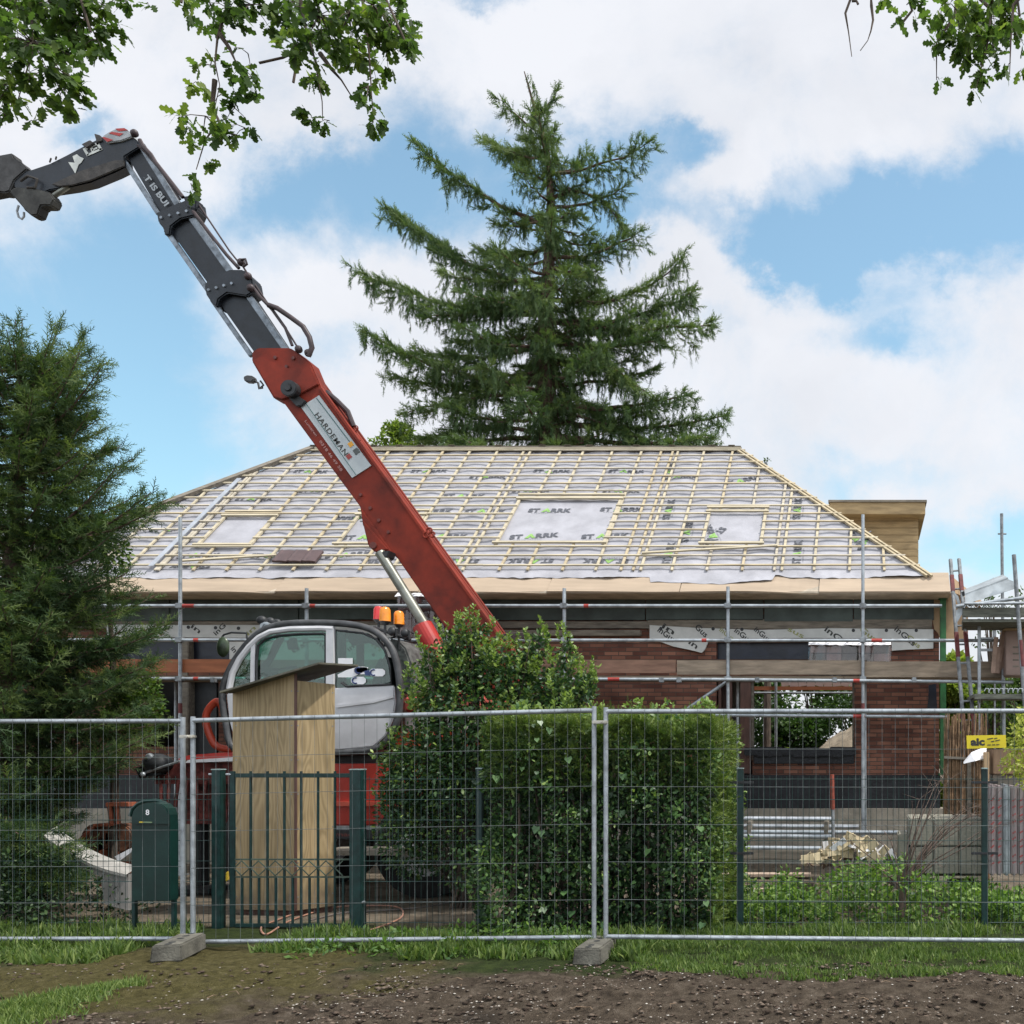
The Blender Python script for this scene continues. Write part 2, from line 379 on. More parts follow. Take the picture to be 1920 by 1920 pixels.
# ---------------------------------------------------------------- house
WY = 15.7                                              # front wall plane
SL = .871; E0Y, E0Z = 15.0, 4.07                       # roof slope, eave edge
RY = 18.52; RZ = E0Z + SL * (RY - E0Y)
XR, XL = 1.234, -13.57                                 # eave corners
RN = Vector((0, -SL, 1)).normalized()
def roof_Y(py): return (E0Z - EYE - SL * E0Y) / ((HY - py) / FPX - SL)
def roof_P(px, py, off=0.0): Y = roof_Y(py); return P(px, py, Y) + RN * off
def roof_S(x, y, off=0.0): return Vector((x, y, E0Z + SL * (y - E0Y))) + RN * off
hip_l = lambda y: XL + (y - E0Y); hip_r = lambda y: XR - (y - E0Y)
def brick_mat():
    m = bpy.data.materials.new('brickwork'); m.use_nodes = True; t = m.node_tree; L = t.links.new; b = t.nodes['Principled BSDF']
    b.inputs['Roughness'].default_value = .9; b.inputs['Specular IOR Level'].default_value = .2
    tc = N(t, 'ShaderNodeTexCoord'); sp = N(t, 'ShaderNodeSeparateXYZ'); L(tc.outputs['Object'], sp.inputs[0])
    cb = N(t, 'ShaderNodeCombineXYZ'); L(math_n(t, 'ADD', sp.outputs[0], sp.outputs[1]), cb.inputs[0]); L(sp.outputs[2], cb.inputs[1])
    br = N(t, 'ShaderNodeTexBrick'); L(cb.outputs[0], br.inputs['Vector']); br.inputs['Scale'].default_value = 1
    br.inputs['Brick Width'].default_value = .22; br.inputs['Row Height'].default_value = .0625; br.inputs['Mortar Size'].default_value = .0065
    br.inputs['Color1'].default_value = (.115, .052, .038, 1); br.inputs['Color2'].default_value = (.27, .135, .09, 1); br.inputs['Mortar'].default_value = (.085, .066, .055, 1)
    br.inputs['Bias'].default_value = -.1; br.inputs['Mortar Smooth'].default_value = .2
    n = N(t, 'ShaderNodeTexNoise'); L(tc.outputs['Object'], n.inputs['Vector']); n.inputs['Scale'].default_value = 1.6; n.inputs['Detail'].default_value = 6
    r = N(t, 'ShaderNodeValToRGB'); L(n.outputs[0], r.inputs[0]); r.color_ramp.elements[0].position = .3; r.color_ramp.elements[0].color = (.55, .5, .5, 1); r.color_ramp.elements[1].position = .7; r.color_ramp.elements[1].color = (1.15, 1.1, 1.1, 1)
    mx = N(t, 'ShaderNodeMix', data_type='RGBA', blend_type='MULTIPLY'); mx.inputs[0].default_value = 1; L(br.outputs[0], mx.inputs[6]); L(r.outputs[0], mx.inputs[7])
    L(mx.outputs[2], b.inputs['Base Color'])
    bp = N(t, 'ShaderNodeBump', invert=True); L(br.outputs['Fac'], bp.inputs['Height']); bp.inputs['Strength'].default_value = .8; bp.inputs['Distance'].default_value = .01
    L(bp.outputs[0], b.inputs['Normal']); return m
brick = brick_mat()
insul = mat('insulation_facing', (.46, .47, .45), .45, .08, 5, .05, 30)
ink = mat('black_print', (.03, .032, .03), .6, .2, 20)
ink_soft = mat('grey_print', (.085, .09, .105), .6, .3, 30)
ink_green = mat('green_print', (.20, .36, .10), .6, .2, 20)
ink_olive = mat('olive_print', (.24, .25, .10), .6, .2, 20)
membrane = mat('dark_membrane', (.045, .062, .056), .6, .3, 2.5, .15, 6)
navy = mat('navy_sheeting', (.006, .010, .022), .35, .4, 3, .35, 7)
grey_wood = mat('grey_timber', (.17, .15, .12), .85, .25, 4, .2, 50, stretch=(1, 6, 6))
brown_frame = mat('brown_timber', (.10, .052, .04), .7, .2, 4, .1, 50, stretch=(6, 6, 1))
soffit_m = mat('plywood_warm', (.42, .29, .17), .75, .15, 3, .05, 30)
dark_in = mat('interior_plaster', (.14, .125, .11), .9, .2, 2)
black_coat = mat('bitumen_coat', (.010, .011, .014), .55, .3, 5, .3, 18)
conc_lt = mat('pale_screed', (.26, .235, .19), .9, .2, 3, .3, 20)
house = thing('house', 'brick bungalow under construction with white underlay and bare battens on its hipped roof', 'house', loc=(0, 0, 0))
def wrect(mb, x0, y0, x1, y1, th=.3, off=0.0): mb.pbox(x0, y0, x1, y1, WY + off, WY + off + th); return mb
def build_walls():
    f = MB()
    for r in [(925,1120,1343,1453),(1343,1236,1602,1272),(1602,1120,1761,1453),(1411,1424,1602,1453),(1518,1120,1602,1236),(1343,1120,1518,1204),
              (410,1236,925,1453),(-90,1236,272,1453),(-90,1120,925,1196),(272,1236,410,1276),(272,1400,338,1453)]:
        wrect(f, *r)
    f.build('brick_wall', brick, house)
    # side and back walls
    s = MB(); a = P(1761, 1120, WY); xl = P(-90, 0, WY).x; zt = 4.05
    s.box((a.x - .3, WY + .3, .82), (a.x, 21.5, zt)); s.box((xl, WY + .3, .82), (xl + .3, 21.5, zt))
    def bx(x0, y0, x1, y1): s.pbox(x0, y0, x1, y1, 21.5, 21.8)
    xr_ = CX + a.x * FPX / 21.5; xl_ = CX + xl * FPX / 21.5; ytop = HY - (zt - EYE) * FPX / 21.5; yb = HY + (EYE - .82) * FPX / 21.5
    bx(xl_, ytop, 1380, yb); bx(1380, ytop, 1650, 1272); bx(1650, ytop, xr_, yb); bx(1380, 1416, 1650, yb)
    s.build('rear_wall', brick, house)
    p = MB(); 
    for x in (1335, 1640): q = P(x, 1300, 17.5); p.box((q.x, WY + .31, .83), (q.x + .12, 21.49, zt - .02))
    q0 = P(340, 0, 18.6).x; q1 = P(1335, 0, 17.5).x
    p.box((q0, 18.6, .83), (q1 - .01, 18.72, zt - .02))
    q0 = P(272, 0, 17.4).x; p.box((q0, 17.4, .83), (P(925, 0, 17.4).x, 17.5, zt - .02))
    p.build('partition_wall', dark_in, house)
    MB().box((xl + .31, WY + .31, .70), (a.x - .31, 21.49, .80)).build('floor_slab', conc_lt, house)
    MB().box((xl, WY + .02, zt + .003), (a.x, 21.8, zt + .06)).build('ceiling', soffit_m, house)
    b = MB(); wrect(b, -90, 1453, 1763, 1516, .32, -.02); b.box((a.x - .3, WY + .3, .85-.5), (a.x + .02, 21.5, .82)); b.build('foundation_band', black_coat, house)
    b = MB(); wrect(b, -90, 1516, 1770, 1625, .38, -.08); b.build('foundation_footing', conc_lt, house)
build_walls()
# openings: frames and sheets
fr = MB()
for r in [(1347,1272,1352,1450),(1388,1272,1408,1450),(1363,1272,1372,1450)]: wrect(fr, *r, th=.14, off=.06)
fr.build('door_frame', brown_frame, house)
fr = MB(); wrect(fr, 1408, 1270, 1413, 1425, .1, .1); fr.build('window_jamb', grey_wood, house); fr = MB(); wrect(fr, 1598, 1270, 1603, 1425, .1, .1); fr.build('window_jamb', grey_wood, house)
d = MB(); wrect(d, 1413, 1408, 1602, 1432, .06, -.065)
for i in range(9): d.pbox(1395 + i*23, 1402 + random.uniform(-2, 3), 1395 + i*23 + 26, 1416 + random.uniform(0, 5), WY - .11 - random.uniform(0, .03), WY - .03)
d.build('window_sill_flashing', black_coat, house, bevel=.01)
d = MB(); wrect(d, 1300, 1203, 1520, 1240, .03, .12); d.build('window_sheeting', navy, house)
d = MB(); wrect(d, 230, 1197, 342, 1240, .03, .12); wrect(d, 350, 1197, 436, 1240, .03, .12); d.build('window_sheeting', navy, house)
d = MB(); wrect(d, 352, 1276, 406, 1452, .03, .14); d.build('door_sheeting', black_pl, house)
MB().pbox(338, 1196, 353, 1453, WY - .01, WY + .29).build('pillar', grey_wood, house, bevel=.01)
d = MB(); wrect(d, 1344, 1205, 1349, 1240, .05, -.0)
MB().pbox(1345, 1270, 1362, 1452, WY + .25, WY + .28).build('door_leaf', brown_frame, house)
# black damp-proof strip on the right pier
MB().ppoly([(1741,1285),(1755,1282),(1757,1330),(1739,1331),(1741,1300)], WY - .012, .01).build('damp_proof_strip', navy, house)
# upper band, timber strip, insulation boards
mb = MB()
xs_ = [-90, 180, 318, 560, 715, 850, 1210, 1432, 1600, 1752]
for i in range(len(xs_) - 1): mb.pbox(xs_[i] + 1, 1116 + random.uniform(-1, 1), xs_[i+1] - 1, 1163 + random.uniform(-2, 3), WY - .05 - .008 * (i % 2), WY - .012)
build_split(mb, 'membrane_panel', membrane, house, bevel=.004)
mb = MB(); mb.pbox(-90, 1165, 1214, 1178, WY - .05, WY - .01); mb.pbox(1214, 1161, 1748, 1179, WY - .05, WY - .01); mb.build('wall_plate', grey_wood, house, bevel=.004)
mb = MB(); mb.pbox(925, 1181, 1200, 1192, WY - .14, WY - .02); mb.build('timber_beam', grey_wood, house, bevel=.006)
def insulation(pts, texts, dots):
    o = MB().ppoly(pts, WY - .06, .05).build('insulation_board', insul, house)
    for s_, p0, p1, cap, mm in texts:
        t_ = MB(); text_px(t_, s_, p0, p1, cap, WY - .063, .02); t_.build('printed_lettering', mm, o)
    dd = MB()
    for x, y in dots: c = P(x, y, WY - .064); dd.tube([c, c + Vector((0, .01, 0))], .027, 10)
    if dots: build_split(dd, 'fixing_plug', black_pl, o)
T = []
for x in (1375, 1410, 1543, 1672): T.append(('inGus', (x, 1181), (x + 36, 1213), 10, ink))
insulation([(1218,1172),(1300,1177),(1420,1181),(1560,1178),(1750,1180),(1750,1216),(1700,1218),(1672,1220),(1672,1197),(1520,1196),(1330,1197),(1322,1217),(1316,1224),(1292,1218),(1262,1212),(1240,1204),(1218,1200)],
    [('inGus', (1376,1184), (1405,1206), 10, ink), ('inGus', (1232,1183), (1262,1205), 11, ink), ('in', (1240,1176), (1262,1190), 10, ink), ('Gus', (1302,1177), (1322,1196), 11, ink),
     ('in', (1290,1206), (1305,1217), 10, ink), ('inGus', (1413,1182), (1440,1204), 10, ink), ('sus', (1476,1182), (1505,1197), 9, ink_olive), ('inG', (1545,1182), (1574,1204), 11, ink),
     ('Gus', (1611,1182), (1640,1204), 10, ink_olive), ('inGus', (1676,1181), (1712,1212), 11, ink), ('Gus', (1700,1196), (1722,1216), 9, ink_olive), ('inGus', (1348,1182), (1372,1202), 9, ink_olive)],
    [(1239,1179),(1337,1179),(1363,1180),(1391,1180),(1662,1182),(1718,1182),(1600,1182)])
insulation([(200,1171),(340,1172),(480,1172),(925,1172),(925,1194),(800,1195),(436,1196),(340,1195),(200,1194)],
    [('in', (357,1176), (373,1188), 9, ink), ('inG', (405,1192), (424,1174), 9, ink), ('in', (465,1192), (480,1178), 8, ink_olive), ('uG', (300,1192), (320,1176), 8, ink_olive),
     ('inG', (520,1192), (545,1175), 9, ink), ('us', (570,1177), (590,1192), 9, ink_olive)], [(353,1176),(404,1177),(447,1178),(500,1177)])
insulation([(430,1197),(925,1197),(925,1235),(430,1240)],
    [('inG', (432,1217), (446,1233), 10, ink), ('inG', (520,1212), (545,1198), 9, ink_olive), ('us', (550,1225), (575,1210), 10, ink), ('inG', (590,1204), (612,1222), 9, ink), ('inG', (655,1222), (676,1204), 9, ink), ('in', (695,1210), (712,1222), 9, ink_olive)], [(640,1215),(700,1228),(570,1203)])
# green steel column, warm plywood side
g = MB(); g.pbox(1763, 1121, 1774, 1453, WY - .16, WY - .05); g.pbox(1760, 1450, 1778, 1454, WY - .2, WY - .01); g.pbox(1760, 1118, 1777, 1122, WY - .2, WY - .01)
g.build('steel_column', mat('green_column_paint', (.022, .11, .035), .5, .3, 6), house, bevel=.004)
g = MB(); g.ppoly([(1748,1114),(1790,1114),(1790,1200),(1766,1204),(1758,1186),(1752,1180),(1748,1160)], WY - .01, .05)
g.build('side_cladding', soffit_m, house)
g = MB(); g.prism([P(1789, 1084, 15.1), P(1842, 1128, 16.8), P(1842, 1134, 16.8), P(1791, 1112, 15.1)], (0.02, .5, 0))
g.prism([P(1789, 1100, 16.3), P(1815, 1118, 16.3), P(1815, 1200, 16.3), P(1789, 1200, 16.3)], (0, .05, 0))
g.build('gable_cladding', soffit_m, house)
# soffit
xr = XR - .02
MB().prism([(XL, E0Y + .01, E0Z - .02), (XR, E0Y + .01, E0Z - .02), (XR, WY + .1, E0Z - .02), (XL, WY + .1, E0Z - .02)], (0, 0, .012)).build('soffit', grey_wood, house)
# roof deck (closed solid under the covering)
def roof_deck():
    mb = MB(); e = -.03
    A = [(XL, E0Y, E0Z), (XR, E0Y, E0Z), (XR, 2*RY - E0Y, E0Z), (XL, 2*RY - E0Y, E0Z)]; rl = (XL + RY - E0Y, RY, RZ); rr_ = (XR - RY + E0Y, RY, RZ)
    vs = [(x, y, z + e) for x, y, z in A + [rl, rr_]]
    mb.add(vs, [(0,1,5,4), (1,2,5), (2,3,4,5), (3,0,4), (3,2,1,0)])
    mb.build('roof_deck', mat('roof_boarding', (.42, .36, .28), .8, .2, 4), house)
roof_deck()
CB = [(x, 0) for x in (128, 185, 243, 370, 432, 494, 556, 618, 680, 740, 800)] + [(858, 0), (872, 0), (940, 0), (993, 0), (1058, 0), (1120, 0), (1167, 0), (1190, 0), (1204, 0), (1262, 0), (1327, 0), (1393, 0), (1453, 0), (1467, 0), (1527, 0), (1593, 0), (1658, 0), (1727, 0), (305, 0), (300, 0)]
CBX = sorted(P(x, 1066, roof_Y(1066)).x for x, _ in CB)
Y_B = roof_Y(1068); Y_LO = roof_Y(1082)
HOLES = [((422,975),(507,975),(473,1026),(380,1026)), ((673,973),(790,973),(760,1024),(640,1024)), ((980,943),(1160,943),(1130,1022),(933,1022)), ((1332,967),(1432,967),(1424,1023),(1322,1023))]
HR = []
for h in HOLES:
    pts = [roof_P(*q) for q in h]; HR.append(((pts[0].x + pts[3].x) / 2, (pts[1].x + pts[2].x) / 2, (pts[2].y + pts[3].y) / 2, (pts[0].y + pts[1].y) / 2))
def in_hole(x, y, mrg=0): return any(a - mrg < x < b + mrg and c - mrg < y < d_ + mrg for a, b, c, d_ in HR)
cbx = np.array(CBX)
def bulge(x, y):
    i = int(np.searchsorted(cbx, x))
    if 0 < i < len(cbx): wd = cbx[i] - cbx[i-1]; s_ = math.sin(math.pi * (x - cbx[i-1]) / wd); a = min(1, wd / .45)
    else: s_, a = .7, 1
    row = abs(math.sin(math.pi * (y - Y_B) / .195 ))
    h = .019 * a * s_ * (.35 + .65 * row) + .007 * noise.noise((x * 6, y * 9, 1)) + .012 * a * noise.noise((x * 2.4, y * 3, 7))
    if in_hole(x, y, .04): h = .012 + .004 * noise.noise((x * 2, y * 2, 1))
    return max(h, 0.002)
def surf(x, y, off=0): return roof_S(x, y, bulge(x, y) + off)
def build_underlay():
    nx, ny = 420, 84; V = np.zeros((nx, ny, 3))
    ys_ = np.linspace(Y_LO - .03, RY + .005, ny)
    for j, y in enumerate(ys_):
        for i in range(nx):
            x = hip_l(y) + (hip_r(y) - hip_l(y)) * i / (nx - 1)
            if j < 5:                                   # ragged, rippling lower edge
                k = (4 - j) / 4; y2 = y - k * (.05 * noise.noise((x * 1.1, 5, 2)) + .03 * noise.noise((x * 4, 1, 2)) + (.10 if -3.25 < x < -1.4 and True else 0) * k)
                p = roof_S(x, y2, .006 + .022 * abs(noise.noise((x * 5, y2 * 7, 4))) * (.4 + k) + .05*k*max(0, noise.noise((x*.9, 3, 9))))
            else: p = surf(x, y)
            V[i, j] = p
    a = (np.arange(nx - 1)[:, None] * ny + np.arange(ny - 1)[None]).ravel()
    m_ = mat('roof_underlay', (.31, .31, .335), .5, .12, 2.6, .3, 9)
    return fast_mesh('roof_underlay', V.reshape(-1, 3), np.stack([a, a + ny, a + ny + 1, a + 1], 1), m_, house, smooth=True)
underlay = build_underlay()
# printing on the underlay: word with a green triangle for its A
pk, pg = MB(), MB()
def starrk(x, y, ang, size):
    ca, sa = math.cos(ang), math.sin(ang); k = 1 / math.sqrt(1 + SL * SL)
    def put(mb, pts, fs):
        out = []
        for a, b in pts:
            dx_, ds = (a * ca - b * sa) * size, (a * sa + b * ca) * size; out.append(surf(x + dx_, y + ds * k, .009))
        mb.add(out, fs)
    for s_, off in (('ST', 0.0), ('RRK', 2.22)):
        vs, fs = text2d(s_, .045, 0, 1.06)
        put(pk, [(a + off, b) for a, b in vs], fs)
    put(pg, [(1.30, 0), (1.66, 0), (1.80, .30), (1.94, 0), (2.26, 0), (1.86, .74), (1.74, .74)], [(0, 1, 2, 6), (2, 3, 4, 5), (2, 5, 6)])
    vs, fs = text2d('DAKMEMBRAAN', .0, 0, 1.5)
    put(pk, [(a * .245 + .4, b * .16 - .28) for a, b in vs], fs)
def RP(px, py): q = roof_P(px, py); return q.x, q.y
for (px, py, ang, sz) in [(990,962,0,.165),(1125,960,0,.165),(955,1013,R(6),.18),(1090,1012,R(5),.175),(640,1014,R(4),.18),(790,1010,0,.17),
    (770,963,0,.16),(870,963,0,.16),(830,935,0,.165),(1000,888,0,.15),(1140,888,0,.15),(770,888,0,.15),(880,898,0,.15),(1240,898,0,.15),(1290,1018,R(90),.17),
    (1255,1060,R(90),.16),(1255,975,R(90),.16),(1255,900,R(90),.16),(1500,1060,R(90),.17),(1500,975,R(90),.17),(1352,990,R(-115),.17),(1350,1020,R(110),.15),
    (1180,1050,R(180),.165),(1040,1050,R(180),.165),(900,1050,R(180),.165),(760,1052,R(180),.16),(470,1048,R(5),.15),(330,1048,R(5),.15),(440,940,0,.15),(560,925,0,.15),
    (400,1060,R(178),.15),(610,1048,R(8),.16),(700,975,R(170),.15),(550,888,0,.14),(1360,910,R(20),.15),(1620,1035,R(80),.15),(1590,1000,R(-70),.14),(280,1000,R(10),.14),(1130,925,0,.15),(960,925,R(2),.15)]:
    x, y = RP(px, py); starrk(x, y, ang, sz)
pk.build('printed_lettering', ink_soft, underlay); pg.build('printed_triangle', ink_green, underlay)
# battens
ROWS = [850, 860, 872, 884, 898, 912, 926, 939, 954, 969, 984, 999, 1014, 1031, 1048, 1066]
def seg_clip(y, x0, x1, mrg=.0):
    segs = [(x0, x1)]
    for a, b, c, d_ in HR:
        if c - .02 < y < d_ + .02:
            new = []
            for s0, s1 in segs:
                if b < s0 or a > s1: new.append((s0, s1)); continue
                if a > s0: new.append((s0, a - mrg))
                if b < s1: new.append((b + mrg, s1))
            segs = new
    return segs
for py in ROWS:
    y = roof_Y(py); mb = MB()
    for s0, s1 in seg_clip(y, hip_l(y) - .03, hip_r(y) + .03):
        x = s0
        while x < s1 - .01:                             # laths butt end to end
            e = min(x + random.uniform(3.2, 4.2), s1); e = s1 if s1 - e < 1.2 else e
            ja, jb = random.uniform(-.006, .006), random.uniform(-.006, .006)
            mb.beam(roof_S(x, y + ja, .062), roof_S(e - .004, y + jb, .062), .030, .022, up=RN); x = e
    for o_ in build_split(mb, 'tile_batten', wood, house): o_.data.materials[0] = random.choice((wood, wood, wood_b, wood_c))
for x in CBX:
    y1 = min(RY - .02, x - XL + E0Y - .02, XR - x + E0Y - .02)
    if y1 < Y_B + .2: continue
    mb = MB(); ys2 = [Y_B - .06, y1]
    cuts = [(Y_B - .06, y1)]
    for a, b, c, d_ in HR:
        if a < x < b: cuts = [(Y_B - .06, c - .02), (d_ + .1, y1)]
    for c0, c1 in cuts:
        j = random.uniform(-.015, .015)
        if c1 - c0 > .05: mb.beam(roof_S(x, c0, .038), roof_S(x + j, c1, .038), .038, .022, up=RN)
    for o_ in build_split(mb, 'counter_batten', wood, house): o_.data.materials[0] = random.choice((wood, wood_b, wood_c))
for a, b, c, d_ in HR:
    mb = MB()
    for y in (c - .02, d_ + .03, d_ + .13): mb.beam(roof_S(a - .08, y, .066), roof_S(b + .08, y, .066), .045, .03, up=RN)
    for x in (a - .03, b + .03): mb.beam(roof_S(x, c - .04, .04), roof_S(x, d_ + .14, .04), .045, .03, up=RN)
    mb.build('opening_frame', wood, house)
def hipb(x_fn, side):
    mb = MB()
    for o_ in (-.03, .035):
        mb.beam(roof_S(x_fn(E0Y + .25) + o_ * 1.2, E0Y + .25, .05), roof_S(x_fn(RY) + o_ * 1.2, RY, .05), .032, .04, up=RN)
    mb.build('hip_batten', wood_b, house)
hipb(lambda y: hip_r(y) - .07, 1)
mb = MB(); mb.beam(roof_S(hip_l(E0Y + .3) + .03, E0Y + .3, .07), roof_S(hip_l(RY) + .03, RY, .07), .10, .06, up=RN); mb.build('hip_board', grey_wood, house)
mb = MB(); mb.beam((hip_l(RY), RY, RZ + .04), (hip_r(RY), RY, RZ + .04), .12, .10)
x = hip_l(RY)
while x < hip_r(RY): mb.beam((x, RY - .05, RZ + .094), (x + .12, RY - .05, RZ + .094), .07, .012); x += random.uniform(.3, .9)
mb.build('ridge_board', grey_wood, house, bevel=.005)
mb = MB(); mb.beam((hip_l(RY) + .1, RY - .09, RZ + .02), (hip_r(RY), RY - .09, RZ + .02), .03, .06); mb.build('ridge_batten', wood, house)
# metal valley strip at the left
a, b = roof_P(287, 1070, .08), roof_P(452, 905, .08); MB().beam(a, b, .075, .012, up=RN).build('metal_strip', mat('zinc_strip', (.38, .41, .45), .4, .12, 5, metal=.4), house)
# plywood strip along the eave, sheet by sheet
seam = [-110, 235, 515, 785, 1025, 1274, 1535, 1783]; ylo, yhi = E0Y, roof_Y(1074)
for i in range(len(seam) - 1):
    xa = P(seam[i], 1106, E0Y).x; xb = P(seam[i+1], 1106, E0Y).x; n = 14; vs = []; fs = []
    for k in range(n + 1):
        u_ = k / n; x = xa + .006 + (xb - xa - .012) * u_; sag = .035 * (u_ ** 3) * (i % 2) + .02 * noise.noise((x * .8, 0, i))
        vs += [roof_S(x, ylo - .012 + 0, .004 - sag), roof_S(x, yhi, .004), roof_S(x, ylo - .012, -.02 - sag), roof_S(x, yhi, -.02)]
    for k in range(n): o = 4 * k; fs += [(o, o+4, o+5, o+1), (o+2, o+3, o+7, o+6), (o, o+2, o+6, o+4)]
    fs += [(0, 1, 3, 2), (4*n, 4*n+2, 4*n+3, 4*n+1)]
    MB().add(vs, fs).build('eave_plywood_sheet', ply_fascia, house)
# timber dormer box behind the right hip
dm = mat('dormer_boards', (.30, .22, .115), .7, .18, 3, .1, 40, stretch=(1, 5, 5))
mb = MB(); DY = 19.3
for k in range(7):
    y0 = 964 + k * 13.2; mb.pbox(1540, y0, 1722, y0 + 12.4, DY, DY + .02)
mb.pbox(1540, 960, 1721, 1075, DY + .022, 21.0); dormer = mb.build('dormer', dm, house, bevel=.002)
mb = MB(); mb.pbox(1556, 941, 1735, 964, DY - .35, 21.3); mb.build('dormer_roof', dm, dormer, bevel=.005)
mb = MB(); mb.pbox(1553, 937, 1738, 941.5, DY - .38, 21.33); mb.build('dormer_roof_edge', grey_wood, dormer, bevel=.004)

# things lying on the roof
tile_m = mat('brown_roof_tile', (.085, .055, .055), .5, .15, 6, .05, 20)
for k, (xa, xb) in enumerate(((521, 548), (549, 575), (576, 602))):
    t_ = MB(); y0, y1 = roof_Y(1063), roof_Y(1043); x0 = roof_P(xa, 1063).x; x1 = roof_P(xb - 1, 1063).x
    sh = roof_P(528, 1043).x - roof_P(521, 1063).x - .0
    n = 8; vs = []; fs = []
    for j in range(n + 1):
        u_ = j / n; hh = .10 + .012 * math.sin(u_ * math.pi) + (.012 if j in (0, 1) else 0)
        for (yy, h2) in ((y0, hh), (y1, hh), (y0, hh - .035), (y1, hh - .035)): vs.append(roof_S(x0 + (x1 - x0) * u_ - .05, yy, h2))
    for j in range(n): o = 4*j; fs += [(o, o+4, o+5, o+1), (o+2, o+3, o+7, o+6), (o, o+2, o+6, o+4), (o+1, o+5, o+7, o+3)]
    fs += [(0, 1, 3, 2), (4*n, 4*n+2, 4*n+3, 4*n+1)]
    o = t_.add(vs, fs).build('roof_tile', tile_m)
    tag(o, ['brown roof tile on the battens, leftmost of the three laid side by side', 'brown roof tile on the battens, middle of the three laid side by side', 'brown roof tile on the battens, rightmost of the three laid side by side'][k], 'roof tile', 'roof tiles laid on the battens')
for k, (p, q, lab) in enumerate([((340,1061),(522,1050),'loose pale lath lying askew left of the three brown roof tiles'), ((1205,1046),(1458,1032),'loose pale lath lying askew below the small roof opening at the right'), ((1052,1031),(1462,1041),'loose pale lath lying under the large white roof opening')][:2]):
    a, b = roof_P(*p, .088), roof_P(*q, .088); o = MB().beam(a, b, .04, .025, up=RN).build('loose_lath', wood); tag(o, lab, 'lath', 'loose laths on the roof')
# ---------------------------------------------------------------- scaffold
SY, SY2 = 14.2, 15.02
scaf = thing('scaffold', 'grey tube scaffold with planked deck standing along the brick house', 'scaffold')
def col(mb, p, q, r, marks=()):
    mb.tube([p, q], r, 10)
def standard(px, top, Y, parent, base=0.02, lean=0):
    a = P(px, top, Y); mb = MB(); b = Vector((a.x + lean, Y, base)); mb.tube([b, a], .0242, 10); o = mb.build('standard', galv, parent, smooth=True)
    mk = MB(); 
    for z0, l in ((2.25, .14),) if int(px) in (338, 1058, 1618) else ():
        if b.z < z0 < a.z: x_ = b.x + (a.x - b.x) * (z0 - b.z) / (a.z - b.z); mk.tube([(x_, Y, z0), (x_, Y, z0 + l)], .0258, 10)
    if mk.v: mk.build('paint_mark', red_steel, o, smooth=True)
    MB().box((b.x - .075, Y - .075, 0.0), (b.x + .075, Y + .075, .02)).build('base_plate', galv_dk, parent)
    return a
posts = [(338, 970), (575, 1103), (1058, 1103), (1365, 1100), (1618, 965), (100, 1100)]
for px, top in posts: standard(px, top, SY, scaf)
for px, top in [(330, 1300), (580, 1290), (1060, 1285), (1383, 1272), (1622, 1285), (90, 1290)]:
    q = P(px, 0, SY2); a = Vector((q.x, SY2, 2.75)); MB().tube([(q.x, SY2, 0.02), a], .0242, 10).build('standard', galv, scaf, smooth=True)
def ledger(y, x0, x1, Y, y2=None, marks=()):
    y2 = y if y2 is None else y2; a, b = P(x0, y, Y), P(x1, y2, Y); o = MB().tube([a, b], .0242, 10).build('ledger', galv, scaf, smooth=True)
    if marks:
        mk = MB()
        for mx_, ln in marks:
            t0 = (mx_ - x0) / (x1 - x0); t1 = (mx_ + ln - x0) / (x1 - x0); mk.tube([a.lerp(b, t0), a.lerp(b, t1)], .0262, 10)
        build_split(mk, 'paint_mark', mat('signal_red', (.33, .04, .03), .5, .2, 10), o, smooth=True)
SYF = SY - .05
ledger(1136, 60, 1766, SYF, 1136, [(343, 22), (582, 10), (1095, 9)])
ledger(1200, 60, 1903, SYF, 1201, [(364, 9), (1316, 9), (1634, 20)])
ledger(1272, 60, 1340, SYF, 1274, [(364, 9), (1140, 22)])
ledger(1274, 1335, 1900, SYF - .05, 1279, [(1600, 12)])
ledger(1340, 1230, 1780, SYF + .12, 1344, [(1600, 22)])
a, b = P(1366, 1276, SY + .06), P(1290, 1328, SY + .06); a2 = a + (b - a) * 2.6
MB().tube([a, a2], .0242, 10).build('brace', galv, scaf, smooth=True)
MB().tube([P(1722, 1500, SY2), P(1722, 1290, SY2)], .0242, 10)
cp = MB()
for px, _ in posts[:5]:
    for y in (1136, 1200, 1273):
        c = P(px, y, SY - .03); cp.box((c.x - .045, c.y - .05, c.z - .035), (c.x + .045, c.y + .03, c.z + .035)); pass
for px in (1240, 1273, 1420, 1565, 1714, 400): c = P(px, 1275, SY - .1); cp.box((c.x - .03, c.y - .03, c.z - .035), (c.x + .03, c.y + .06, c.z + .035))
build_split(cp, 'coupler', galv_dk, scaf, bevel=.006)
orange_b = mat('orange_board', (.33, .115, .05), .7, .15, 3, .1, 40, stretch=(1, 6, 6)); brown_b = mat('brown_board', (.22, .125, .085), .8, .18, 3, .15, 40, stretch=(1, 6, 6))
tan_b = mat('scaffold_board', (.26, .205, .15), .85, .2, 3, .15, 40, stretch=(1, 6, 6))
for x0, x1, y0, y1, m_ in [(60, 462, 1236, 1261, orange_b), (462, 900, 1237, 1262, brown_b), (902, 1267, 1237, 1262, brown_b), (1269, 1616, 1238, 1265, tan_b), (1616.6, 1880, 1240, 1270, tan_b)]:
    MB().pbox(x0, y0, x1, y1, SY + .03, SY + .06).build('toe_board', m_, scaf, bevel=.003)
    MB().pbox(x0, y0 - 1.0, x1 - 1, y0 + .2, SY + .028, SY + .062)
zd = P(0, 1271, SY).z
